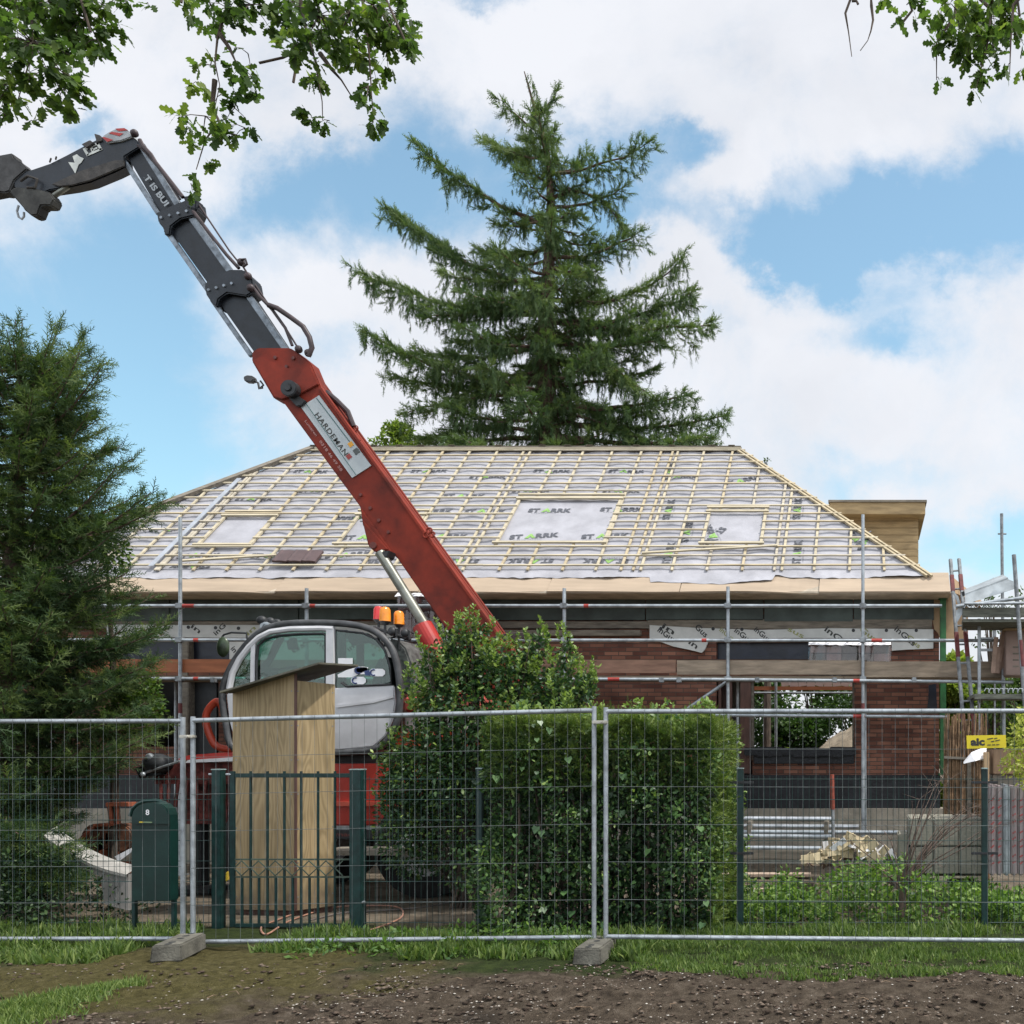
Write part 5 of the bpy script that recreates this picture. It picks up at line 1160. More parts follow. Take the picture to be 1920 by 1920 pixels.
    # planks and sand slab on the ground
    for k, (x0, x1, y, lab) in enumerate(((1340, 1520, 1640, 'wide pale plank lying across the yard left of the rubble heap'), (1345, 1450, 1670, 'shorter pale plank nearer the fence in the yard'), (1335, 1440, 1692, 'pale plank closest to the hedge corner'))):
        a, b = gp(x0, y, .05), gp(x1, y, .05); o = MB().beam(a, b, .22, .04).build('plank', mat('pale_plank', (.40, .31, .24), .8, .15, 4, .1, 30, stretch=(1, 6, 6)), bevel=.004); tag(o, lab, 'plank', 'planks lying in the yard')
    for k, (x0, x1, y) in enumerate(((1390, 1450, 1655),)): pass
    # concrete kerbs / slabs in the yard left (under the machine)
    for k, (x0, x1, y0, y1, Yt, lab, m_) in enumerate(((600, 890, 1595, 1608, 11.5, 'pale slab edge on the ground between the crane and the gate', conc_lt),)):
        o = MB().pbox(x0, y0, x1, y0 + 9, Yt, Yt + 1.0).build('paving_slab', m_); tag(o, lab, 'slab')
    # white curved moulded panel at the left
    t = thing('curved_panel', 'curved white-topped moulded panel lying under the conifer', 'panel'); wmat = mat('moulded_panel', (.30, .285, .27), .6, .15, 3, .1, 15)
    arc = smooth_px([(84,1556),(100,1570),(130,1590),(170,1610),(205,1623),(241,1632)], False); mb = MB(); Yt = 10.5; n = len(arc)
    top0 = [P(x, y - 5, Yt) for x, y in arc]; top1 = [P(x, y + 7, Yt) for x, y in arc]; bot = [P(x, y + (26 if i < n * .7 else 75), Yt) for i, (x, y) in enumerate(arc)]
    mb.add(top1 + bot + [p + Vector((0, .05, 0)) for p in top1 + bot], [(i, i+1, n+i+1, n+i) for i in range(n-1)] + [(2*n+i, 2*n+i+1, 3*n+i+1, 3*n+i)[::-1] for i in range(n-1)] + [(n+i, n+i+1, 3*n+i+1, 3*n+i) for i in range(n-1)] + [(n-1, 2*n-1, 4*n-1, 3*n-1)])
    mb.build('panel_side', wmat, t)
    mb = MB(); mb.add([p + Vector((0, -.03, 0)) for p in top1] + [p + Vector((.02, .13, .0)) for p in top0], [(i, i+1, n+i+1, n+i) for i in range(n-1)]); mb.add([p + Vector((0, -.03, -.03)) for p in top1] + [p + Vector((0, -.03, 0)) for p in top1], [(i, i+1, n+i+1, n+i) for i in range(n-1)]); mb.build('white_rim', mat('dirty_white', (.30, .29, .27), .5, .2, 6), t)
    o = MB().prism([P(215,1606,11.0), P(246,1590,11.0), P(247,1597,11.0), P(222,1616,11.0)], (0, .3, 0)).build('white_offcut', white_pl); tag(o, 'small white offcut propped behind the mailbox', 'offcut')
    # rusty machine part behind the mailbox
    t = thing('rusty_roller', 'rusty brown roller with drum ends behind the mailbox', 'roller'); rst = mat('rust_brown', (.13, .055, .03), .85, .4, 9, .3, 20)
    for x, yy in ((178, 0), (222, .0)): c = P(x, 1572, 11.9 + yy); MB().tube([c, c + Vector((.0, .35, 0))], .17, 18).build('drum', rst, t, bevel=.015)
    mb = MB(); mb.tube([P(140,1585,11.8), P(165,1560,11.8), P(178,1548,11.8), P(215,1545,11.8)], .02, 6); mb.tube([P(205,1510,11.8), P(210,1545,11.8)], .025, 6); mb.tube([P(220,1510,11.8), P(222,1545,11.8)], .025, 6); mb.pbox(198, 1505, 240, 1512, 11.75, 11.95); 
    for x in (185, 215): mb.pbox(x, 1572, x + 8, 1662, 11.9, 12.1)
    mb.build('frame', mat('rust_orange', (.28, .08, .04), .8, .3, 9), t)
yard()
# sand heap behind the house
def heap():
    xs = np.linspace(-1, 1, 50); X, Yg = np.meshgrid(xs, xs, indexing='ij'); c = P(1625, 1405, 24.0); V = np.zeros((50, 50, 3))
    for i in range(50):
        for j in range(50):
            x, y = X[i, j], Yg[i, j]; r_ = math.hypot(x, y); h = max(0, 1 - r_) * 2.75 * (1 + .12 * noise.noise((x*4, y*4, 0))) + .05 * noise.noise((x*22, y*22, 1)); V[i, j] = (c.x + x * 2.9, c.y + y * 2.4, max(h, -.05))
    a = (np.arange(49)[:, None] * 50 + np.arange(49)[None]).ravel(); o = fast_mesh('sand_heap', V.reshape(-1, 3), np.stack([a, a + 50, a + 51, a + 1], 1), mat('sand', (.27, .225, .165), .95, .25, 5, .5, 30), smooth=True)
    tag(o, 'greyish brown heap of sand behind the house, seen through the window opening', 'sand heap')
heap()
# rear scaffold deck seen through the window opening
t = thing('plank_scaffold', 'brown plank deck with white sheets behind the house, seen through the window opening', 'scaffold')
MB().pbox(1350, 1287, 1640, 1294, 23, 23.05).build('toe_board', orange_b, t); MB().tube([P(1350,1299,23), P(1640,1299,23)], .025, 8).build('ledger', galv, t)
for x in (1455, 1640): MB().tube([P(x, 1200, 23), (P(x, 0, 23).x, 23, 0)], .03, 8).build('standard', galv, t)
mb = MB()
for i in range(9): x = 1465 + i * 16; mb.beam(P(x, 1284 - random.uniform(0, 5), 23.1), P(x + 15, 1281 + random.uniform(-4, 4), 23.1), .12, .03, up=(0, 1, .3))
mb.build('white_sheet', white_pl, t)
# ---------------------------------------------------------------- vegetation
def unit(v): return v / np.maximum(np.linalg.norm(v, axis=1, keepdims=True), 1e-9)
# leaf shapes (y forward, x across, slight fold in z)
OAK = [(0,0,0),(.12,.18,.03),(.26,.32,.05),(.14,.42,.03),(.30,.60,.06),(.15,.70,.03),(.20,.88,.03),(0,1,0),(-.20,.88,.03),(-.15,.70,.03),(-.30,.60,.06),(-.14,.42,.03),(-.26,.32,.05),(-.12,.18,.03)]
OAKF = [(0,1,13),(1,2,3),(13,11,12),(1,3,13),(13,3,11),(3,4,5),(11,9,10),(3,5,11),(11,5,9),(5,6,7),(5,7,9),(9,7,8)]
ELL = [(0,0,0),(.20,.28,.05),(.24,.58,.06),(0,1,-.02),(-.24,.58,.06),(-.20,.28,.05)]
ELLF = [(0,1,5),(1,2,5),(2,4,5),(2,3,4)]
NAR = [(0,0,0),(.09,.4,.03),(0,1,-.04),(-.09,.4,.03)]
NARF = [(0,1,3),(1,2,3)]
def spray_template(n, ln, half, droop=0.0, seed=1):
    r = np.random.default_rng(seed); V = []; Fs = []
    for i in range(n):
        t = (i + .3) / n; y0 = t * .92; side = -1 if i % 2 else 1; a = r.uniform(.35, 1.0) * side; el = r.uniform(-.5, .5)
        l_ = ln * (1.15 - .75 * t) * r.uniform(.75, 1.2)
        d = np.array([math.sin(a) * math.cos(el), math.cos(a), math.sin(el) - droop]); d /= np.linalg.norm(d); p = np.cross(d, [0.1, 0, 1]); p /= np.linalg.norm(p)
        b = len(V); o = np.array([0, y0, 0]); V += [o + p * half * .8, o + d * l_, o - p * half * .8]; Fs.append((b, b+1, b+2))
    b = len(V); V += [np.array([-half*.7, 0, 0]), np.array([0, 1.05, -.02]), np.array([half*.7, 0, 0])]; Fs.append((b, b+1, b+2))
    return np.array(V), np.array(Fs)
def limb_pts(p0, p1, sag, lift, k=8):
    out = []
    for i in range(k + 1):
        t = i / k; p = p0 + (p1 - p0) * t; p = p + np.array([0, 0, -sag * math.sin(math.pi * t) + lift * t * t * (1 if t > .6 else .6)]); out.append(p)
    return out
def polyline_at(pts, t):
    k = len(pts) - 1; f = min(t * k, k - 1e-6); i = int(f); u = f - i; return pts[i] * (1 - u) + pts[i+1] * u, pts[i+1] - pts[i]

def spruce():
    t = thing('spruce_tree', 'tall dark green spruce with drooping branches behind the house', 'tree')
    Yt = 26.0; s = Yt / FPX
    tr = [(983,134),(1003,205),(1026,278),(1033,377),(1030,480),(1024,600),(1022,700),(1030,800),(1036,900),(1036,1210)]
    tp = [np.array(P(x, y, Yt)) for x, y in tr]; rad = [.012, .04, .06, .10, .14, .19, .23, .27, .30, .36]
    tp.append(np.array([tp[-1][0], Yt, 0])); rad.append(.46)
    def trunk_at(py):
        for i in range(len(tr) - 1):
            if tr[i][1] <= py <= tr[i+1][1]: u = (py - tr[i][1]) / (tr[i+1][1] - tr[i][1]); return tp[i] * (1 - u) + tp[i+1] * u, rad[i] * (1-u) + rad[i+1] * u
        return tp[-2], rad[-2]
    wd = MB(); wd.tube(tp, rad, 12)
    limbs = []
    # visible limbs: (attach y, tip x, tip y, sag, weight, spread)
    for ay, tx_, ty, sag in [(430,782,272,25),(300,915,262,10),(345,1010,205,6),(325,1218,266,14),(390,1172,352,18),(372,1178,435,-40),(540,738,392,45),(520,832,512,20),(480,1203,432,30),(590,680,512,38),(560,1282,488,60),
            (600,1305,545,45),(600,1338,606,25),(715,686,622,50),(700,742,705,40),(640,1240,640,20),(670,1130,668,5),(735,760,775,-8),(690,1210,735,-35),(790,1358,782,28),(760,1290,740,22),(810,790,822,-12),(820,700+60,850,-10),(820,1335,822,8),
            (250,932,182,6),(220,1045,172,4),(275,960,290,2),(460,900,470,14),(620,860,640,10),(650,780,660,22),(640,1180,585,18),(750,1150,790,-5),(850,1250,860,0),(850,900,860,0),(700,850,745,-6), (560, 800, 590, 20), (500,1120,505,10), (420,1110,440,8), (410, 930, 420, 8), (330,1100,290,8), (760,900,800,0), (760,1200,820,0), (540,900,560,6), (620,1130,660,6), (720,1230,690,10), (680,930,720,6)]:
        p0, r0 = trunk_at(ay); p1 = np.array(P(tx_, ty, Yt + random.uniform(-1.2, 1.2))); limbs.append((p0, p1, sag * s * (.62 if sag > 15 else 1), .0, r0))
    prof = [(140, .1), (250, .8), (330, 1.6), (400, 2.1), (500, 3.2), (600, 3.8), (700, 4.0), (800, 4.3), (900, 4.3), (1100, 4.0)]
    for i in range(80):
        ay = 200 + 830 * (i / 80) ** .92; p0, r0 = trunk_at(ay); L_ = np.interp(ay, [q[0] for q in prof], [q[1] for q in prof]) * random.uniform(.40, .76)
        az = i * 2.399 + random.uniform(-.3, .3); d = np.array([math.cos(az) * .8, math.sin(az), 0])
        p1 = p0 + d * L_ + np.array([0, 0, random.uniform(-.16, .14) * L_]); limbs.append((p0, p1, .08 * L_, 0, r0))
    D, Lc, S, T = [], [], [], []
    for p0, p1, sag, lift, r0 in limbs:
        pts = limb_pts(p0, p1, sag, lift, 8); L_ = np.linalg.norm(p1 - p0)
        jit = [np.array([0, 0, 0])] + [np.array([random.uniform(-1, 1) * .03 * L_ / 3, random.uniform(-1, 1) * .03, random.uniform(-1, 1) * .04]) for _ in pts[1:]]
        pts = [a + b for a, b in zip(pts, jit)]
        r_ = min(.022 + .013 * L_, r0 * .6); wd.tube(pts, [r_ * (1 - .85 * i / 8) for i in range(9)], 6)
        nb = int(L_ / .104) + 3
        base_t = random.random() * .35
        for i in range(nb):
            t_ = (.12 + .88 * (i / nb)) if L_ > 1.5 else i / nb
            if random.random() < .5 and t_ < .40: continue
            q, d = polyline_at(pts, t_); d = d / np.linalg.norm(d); side = -1 if i % 2 else 1
            h = np.array([-d[1], d[0], 0]) * side; sl_ = (.18 + .19 * L_ * math.sin(math.pi * min(1, (1 - t_) * .9 + .12))) * random.uniform(.5, 1.2)
            dr = h * random.uniform(.4, 1) + d * random.uniform(.3, 1.0); dr[2] += random.uniform(-.25, .15); dr /= np.linalg.norm(dr)
            e = q + dr * sl_; e[2] -= .14 * sl_
            m_ = max(2, int(sl_ / .10)); dn = noise.noise((p1[0] * 1.3, p1[2] * 1.3, t_ * 3.2)); shade = .10 * dn
            for j in range(m_):
                u = j / m_; c = q + (e - q) * u + rng.normal(0, .02, 3)
                for _ in range(3): D.append(dr + rng.normal(0, .42, 3) + np.array([0, 0, .05])); Lc.append(c); S.append(random.uniform(.15, .30)); T.append(np.clip(random.gauss(.50 + base_t + shade, .16), 0, 1))
                if random.random() < .46 + .6 * dn:      # hanging branchlet, a chain of sprays
                    ln = random.choice((1, 2, 2, 3, 4)) if L_ > 1.2 else 1; cc = c.copy(); hd = np.array([random.gauss(0, .16), random.gauss(0, .16), -1.0]) + dr * .15
                    for k in range(ln):
                        for _ in range(2): D.append(hd + rng.normal(0, .22, 3)); Lc.append(cc.copy()); S.append(random.uniform(.16, .28) * (1 - .1 * k)); T.append(np.clip(random.gauss(.36 + base_t * .6, .15), 0, 1))
                        cc += hd * .13
        for _ in range(6):
            d = pts[-1] - pts[-2]; D.append(d / np.linalg.norm(d) + rng.normal(0, .3, 3)); Lc.append(pts[-1] - d * random.random() * .3); S.append(.3); T.append(.7)
    # shaggy growth along the lower trunk
    for i in range(1500):
        py = random.uniform(138, 860) if i % 2 else random.uniform(560, 860); p0, r0 = trunk_at(py); az = random.uniform(0, 6.28); rr_ = r0 + random.random() * .35 * min(1, py / 450) ** 2
        D.append(np.array([math.cos(az) * .5, math.sin(az) * .5, -1.0])); Lc.append(p0 + np.array([math.cos(az) * rr_ + .12, math.sin(az) * rr_, 0])); S.append(random.uniform(.2, .4) * (1 if py > 240 else .6)); T.append(random.uniform(.4, .9))
    D = np.array(D); Lc = np.array(Lc); S = np.array(S)
    wd.build('trunk', bark_br, t, smooth=True)
    TV, TF = spray_template(9, .42, .05, .15, 3)
    scatter('crown', TV, TF, frames(D, rng.uniform(0, 6.28, len(D)), S), Lc, leaf_mat('spruce_needles', (.022, .045, .022), (.064, .110, .044), (.145, .195, .072), .6, .3, .2), t, np.array(T))
    print('spruce sprays', len(D))
spruce()

def conifer():
    t = thing('conifer_tree', 'dark feathery conifer beside the left end of the house', 'tree')
    Yt = 11.3; s = Yt / FPX; base = np.array(P(10, 1405, Yt)); base[2] = 0
    wd = MB(); top = np.array(P(40, 640, Yt)); wd.tube([base, base + (top - base) * .4 + np.array([-.05, 0, 0]), base + (top - base) * .75, top], [.17, .13, .07, .02], 10)
    # right silhouette of the crown at photo heights
    prof = [(600, 60), (640, 130), (700, 175), (760, 175), (830, 195), (900, 215), (960, 250), (1000, 170), (1050, 185), (1110, 215), (1180, 285), (1250, 300), (1320, 270), (1400, 262), (1480, 205), (1540, 140), (1620, 120), (1700, 110), (1740, 110)]
    tipsX = [(700,610),(600+0,0)]
    limbs = []
    vis = [(720,40,600),(760,110,604),(760,165,625),(820,198,700),(830,150,660),(900,170,770),(950,212,830),(1010,228,880),(990,318,945),(1010,290,925),(1060,205,1000),(1090,245,1075),(1130,235,1150),(1190,298,1180),(1260,300,1240),(1240,262,1210),(1350,285,1310),(1400,292,1375),(1440,240,1430),(1520,160,1530),(1330,315,1360),(1150,200,1060),(880,140,740),(800,80,660),(1300,230,1290),(1600,150,1640),(1560,120,1590),(1650,110,1690)]
    for ay, tx_, ty in vis:
        for _ in range(2):
            u = (1405 - ay) / (1405 - 640); p0 = base + (top - base) * np.clip((EYE + (1405 - ay) * s) / top[2], .02, .98)
            p1 = np.array(P(tx_ + random.uniform(-12, 2), ty + random.uniform(-10, 10), Yt + random.uniform(-.5, .6))); limbs.append((p0, p1, .12 * np.linalg.norm(p1 - p0)))
    for _ in range(26):
        q_ = P(random.uniform(-20, 135), random.uniform(1545, 1690), random.uniform(10.05, 10.4)); p0 = base + np.array([0, 0, random.uniform(.5, 1.3)]); limbs.append((p0, np.array(q_), .1))
    for i in range(300):
        z = .12 + (top[2] - .25) * ((i + .5) / 300) ** .95; py = HY - (z - EYE) / s; xr_ = np.interp(py, [q[0] for q in prof], [q[1] for q in prof]); L_ = max(.15, (xr_ - 10) * s * random.uniform(.62, .96))
        az = i * 2.399 + random.uniform(-.3, .3); L_ = min(L_, 1.12) if math.sin(az) < -.3 else L_
        p0 = base + (top - base) * (z / top[2]); limbs.append((p0, p0 + np.array([math.cos(az) * L_, math.sin(az) * L_, random.uniform(-.1, .4) * L_]), .14 * L_))
    D, Lc, S, T = [], [], [], []
    for p0, p1, sag in limbs:
        pts = limb_pts(p0, p1, sag, 0, 6); L_ = np.linalg.norm(p1 - p0); wd.tube(pts, [max(.004, (.006 + .012 * L_) * (1 - .85 * i / 6)) for i in range(7)], 5)
        nb = int(L_ / .036) + 3; bt = random.random() * .4
        for i in range(nb):
            t_ = .1 + .9 * i / nb; q, d = polyline_at(pts, t_); d = d / np.linalg.norm(d); side = -1 if i % 2 else 1
            h = np.array([-d[1], d[0], 0]) * side; sl_ = (.08 + .2 * L_ * (1.15 - t_)) * random.uniform(.5, 1.1); dr = h * random.uniform(.4, 1) + d * random.uniform(.4, 1.1); dr[2] += random.uniform(-.3, .35); dr /= np.linalg.norm(dr)
            m_ = max(2, int(sl_ / .055))
            for j in range(m_):
                c = q + dr * sl_ * j / m_ + rng.normal(0, .012, 3)
                D.append(dr + rng.normal(0, .42, 3) + np.array([0, 0, -.18 if random.random() < .6 else .3])); Lc.append(c); S.append(random.uniform(.11, .23)); T.append(np.clip(random.gauss(.34 + bt, .17), 0, 1))
    wd.build('trunk', bark_br, t, smooth=True)
    D = np.array(D); Lc = np.array(Lc); S = np.array(S)
    TV, TF = spray_template(11, .40, .034, .12, 5)
    scatter('crown', TV, TF, frames(D, rng.uniform(0, 6.28, len(D)), S), Lc, leaf_mat('conifer_scales', (.014, .030, .015), (.044, .080, .032), (.15, .195, .06), .6, .3, .2), t, np.array(T))
    print('conifer sprays', len(D))
conifer()

def leaf_clusters(name, clusters, size, T_, TF_, m, parent, tint=(.5, .2), hang=0.3, dens=1.0, up=0.0):
    """clusters: (x, y, z, rx, ry, rz, n) in metres; leaves on and inside each ellipsoid"""
    Lc, D = [], []
    for (x, y, z, rx, ry, rz, n) in clusters:
        n = max(1, int(n * dens)); v = unit(rng.normal(0, 1, (n, 3))); r_ = rng.random(n)[:, None] ** .45
        Lc.append(np.array([x, y, z]) + v * r_ * np.array([rx, ry, rz])); D.append(v * .8 + rng.normal(0, .6, (n, 3)) + np.array([0, 0, up - hang]))
    Lc = np.concatenate(Lc); D = np.concatenate(D); k = len(Lc)
    return scatter(name, T_, TF_, frames(D, rng.uniform(-1.2, 1.2, k) + (rng.random(k) < .5) * math.pi, rng.uniform(size * .65, size * 1.2, k)), Lc, m, parent, np.clip(rng.normal(tint[0], tint[1], k), 0, 1))

# overhanging oak boughs
oak_leaf = leaf_mat('oak_leaves', (.030, .058, .020), (.074, .125, .034), (.18, .235, .05), .55, .45, .2)
def oak(label, trunk_xy, limbs, clusters, Yd, extra):
    t = thing('oak_tree', label, 'tree'); wd = MB(); tx_, ty = trunk_xy
    wd.tube([(tx_, ty, -.1), (tx_, ty, 1.5), (tx_ + .05, ty, 4), (tx_ + .1, ty, 7.6)], [.34, .27, .23, .12], 14)
    for li, pl in enumerate(limbs):
        n = len(pl); wd.tube([Vector(p) if len(p) == 3 and isinstance(p, Vector) else Vector(p) for p in pl], [max(.0022, (.085 if li == 0 else .014) * (1 - i / (n - .35)) ** 1.3) if n > 3 else .007 for i in range(n)], 7)
    CL = []
    LL, DD, TT = [], [], []; sc_ = Yd / FPX
    for (px, py, rx, ry, n) in clusters:
        c0 = P(px, py, Yd + random.uniform(-.25, .35)); hub = c0 + Vector((0, 0, ry * sc_ * .5)); tb = random.gauss(.42, .14)
        for _ in range(max(1, int(n * .092))):          # each tip carries a rosette of lobed leaves
            v = unit(rng.normal(0, 1, (1, 3)))[0] * rng.random() ** .4
            tip = Vector((c0.x + v[0] * rx * sc_, c0.y + v[1] * min(rx, 60) * sc_ * 1.3, c0.z + v[2] * ry * sc_)); md = hub.lerp(tip, .55) + Vector((0, 0, .012)); wd.tube([hub, md, tip], [.0032, .0022, .0012], 4)
            ax = np.array((tip - md).normalized())
            for _ in range(random.randint(6, 9)):
                dd = ax * .5 + rng.normal(0, .62, 3) + np.array([0, 0, -.25]); LL.append(np.array(tip) + rng.normal(0, .012, 3)); DD.append(dd); TT.append(random.gauss(tb, .17))
    LL, DD = np.array(LL), np.array(DD); scatter('leaves', OAK, OAKF, frames(DD, rng.uniform(-1.1, 1.1, len(LL)), rng.uniform(.048, .084, len(LL))), LL, oak_leaf, t, np.clip(TT, 0, 1))
    CL += extra; wd.build('trunk', bark, t, smooth=True)
    leaf_clusters('upper_leaves', CL, .058, OAK, OAKF, oak_leaf, t, (.45, .26), .35)
    return t
Yo = 5.7
def V3(px, py, dy=0.0): return P(px, py, Yo + dy)
oc = [(25,25,60,50,330),(110,35,80,55,450),(60,105,70,50,380),(25,175,40,45,170),(100,150,45,50,150),(160,55,50,45,190),(182,85,20,22,30),(10,225,16,18,26),(55,235,30,14,10),(120,180,20,25,40),(75,195,12,14,12),(200,25,30,25,60),
      (235,5,40,14,34),(275,14,20,16,14),(345,10,24,18,34),(392,12,34,20,60),(430,30,34,26,70),(395,55,12,10,10),(470,20,44,24,80),(540,20,60,34,170),(600,50,60,42,230),(655,50,50,50,200),(700,30,60,40,210),(745,50,42,50,200),(770,95,18,22,34),
      (560,92,42,16,56),(525,85,16,14,14),(465,108,22,16,26),(395,132,26,20,32),(375,165,20,18,26),(415,185,26,16,20),(455,140,36,30,80),(478,160,20,20,26),(385,228,40,20,60),(345,238,24,18,26),(440,215,34,26,56),(460,250,24,20,30),(372,262,18,14,16),(415,272,16,16,20),
      (400,308,11,12,8),(368,330,14,10,12),(358,352,12,16,14),(600,150,30,24,50),(575,215,26,12,24),(618,235,20,18,24),(690,120,40,36,90),(690,180,24,34,44),(700,232,26,16,34),(720,80,40,40,120),(640,105,30,30,50),(590,120,24,20,30)]
limbsL = [[(-7.3, 5.0, 5.6), (-6.2, 5.3, 6.4), V3(-350, -220), V3(40, -160), V3(350, -140), V3(620, -90), V3(760, -40)],
          [V3(40, -160), V3(60, -20), V3(60, 100), V3(30, 200)], [V3(40, -160), V3(140, -40), V3(170, 60)], [V3(350, -140), V3(425, -40), V3(424, 20), V3(408, 70), V3(403, 118), V3(412, 160), V3(400, 215)],
          [V3(412, 64), V3(430, 90), V3(440, 112), V3(456, 135)], [V3(403, 150), V3(398, 200), V3(402, 240), V3(385, 262), V3(368, 318)], [V3(402, 210), V3(420, 245), V3(445, 255)],
          [V3(620, -90), V3(560, -20), V3(570, 40), V3(590, 110), V3(604, 190), V3(605, 225)], [V3(620, -90), V3(680, 0), V3(692, 100), V3(700, 230)], [V3(620, -90), V3(720, -10), V3(765, 90)], [V3(570, 90), V3(530, 108), V3(486, 118)],
          [V3(350, -140), V3(345, -40), V3(340, 5)], [V3(350, -140), V3(240, -60), V3(225, 0)], [V3(600, 100), V3(622, 130), V3(640, 150), V3(668, 195)], [V3(545, 98), V3(556, 120), V3(550, 155)]]
ext = [(random.uniform(-8.5, -0.3), y_, 3.1 + .732 * y_ + random.uniform(0, 1.6), .9, .9, .5, 60) for y_ in rng.uniform(4.3, 7.4, 22)]
oak('oak with leafy boughs hanging above the crane boom', (-7.3, 5.0), limbsL, oc, Yo, ext)
oc2 = [(1700,18,24,18,28),(1712,38,20,12,18),(1680,45,14,12,14),(1672,4,14,8,8),(1765,28,26,22,44),(1795,40,46,36,170),(1850,50,46,36,180),(1890,25,36,32,130),(1770,75,24,20,44),(1752,100,10,28,20),(1756,150,9,10,8),(1820,85,34,20,80),(1842,115,16,28,34),(1836,140,14,14,14),
       (1828,168,9,10,7),(1868,95,24,18,40),(1905,80,18,30,44),(1895,130,12,26,20),(1908,145,14,12,16),(1735,45,10,8,6),(1800,108,20,14,22),(1860,10,50,20,90)]
limbsR = [[(3.4, 5.0, 5.4), (2.6, 5.3, 6.2), V3(2250, -120), V3(1960, -60), V3(1800, -40), V3(1700, -20)], [V3(1960, -60), V3(1900, 10), V3(1895, 80), V3(1893, 140)], [V3(1800, -40), V3(1860, 20), V3(1850, 90), V3(1830, 165)], [V3(1800, -40), V3(1790, 30), V3(1756, 80), V3(1756, 150)], [V3(1700, -20), V3(1710, 20), V3(1690, 45)],
          [V3(1700, -20), V3(1633, -10), V3(1634, 12), V3(1637, 38), V3(1633, 58), V3(1627, 76), V3(1613, 95)], [V3(1700, -20), V3(1597, -8), V3(1585, 25), V3(1591, 60), V3(1597, 106)], [V3(1597, 2), V3(1606, 2), V3(1609, 8)], [V3(1895, -20), V3(1908, 0), V3(1912, 30)]]
oak('oak bough with bare hanging twigs high above the scaffold tower', (3.4, 5.0), limbsR, oc2, Yo, [(random.uniform(1.2, 3.8), y_, 3.1 + .732 * y_ + random.uniform(0, 1.4), .9, .9, .5, 60) for y_ in rng.uniform(4.3, 7.4, 8)])

# clipped yew hedge
def box_leaves(x0, x1, y0, y1, z1, n, size, rough=.06):
    """leaves on the skin of a rounded, bulging block: front, top, both ends"""
    L, Nn = [], []
    A = [((x1-x0)*z1, 0), ((x1-x0)*(y1-y0), 1), ((y1-y0)*z1, 2), ((y1-y0)*z1, 3), ((x1-x0)*z1*.25, 4)]; tot = sum(a for a, _ in A)
    for a, k in A:
        m_ = int(n * a / tot); u, v, d = rng.random(m_), rng.random(m_), rng.random(m_) ** 1.6 * .16
        if k == 0: p = np.stack([x0 + (x1-x0)*u, y0 + d, z1*v], 1); nn = [0, -1, .25]
        if k == 4: p = np.stack([x0 + (x1-x0)*u, y1 - d, z1*v], 1); nn = [0, 1, .25]
        if k == 1: p = np.stack([x0 + (x1-x0)*u, y0 + (y1-y0)*v, z1 - d], 1); nn = [0, -.2, 1]
        if k == 2: p = np.stack([x1 - d, y0 + (y1-y0)*u, z1*v], 1); nn = [1, 0, .3]
        if k == 3: p = np.stack([x0 + d, y0 + (y1-y0)*u, z1*v], 1); nn = [-1, 0, .3]
        L.append(p); Nn.append(np.tile(nn, (m_, 1)))
    L = np.concatenate(L); Nn = np.concatenate(Nn).astype(float)
    B = np.array([noise.noise((p[0]*2.2, p[1]*2.2, p[2]*2.2)) + .5 * noise.noise((p[0]*6, p[1]*6, p[2]*6)) for p in L])
    L += unit(Nn) * (B * rough * 1.6)[:, None]
    # round the corners
    cx_, cy_ = (x0+x1)/2, (y0+y1)/2; hx, hy = (x1-x0)/2, (y1-y0)/2
    top = np.clip((L[:, 2] - (z1 - .25)) / .25, 0, 1); L[:, 0] -= np.sign(L[:, 0] - cx_) * top * top * .14 * (abs(L[:, 0] - cx_) / hx) ** 6; L[:, 1] -= np.sign(L[:, 1] - cy_) * top * top * .15 * (abs(L[:, 1] - cy_) / hy) ** 4
    return L, Nn, B
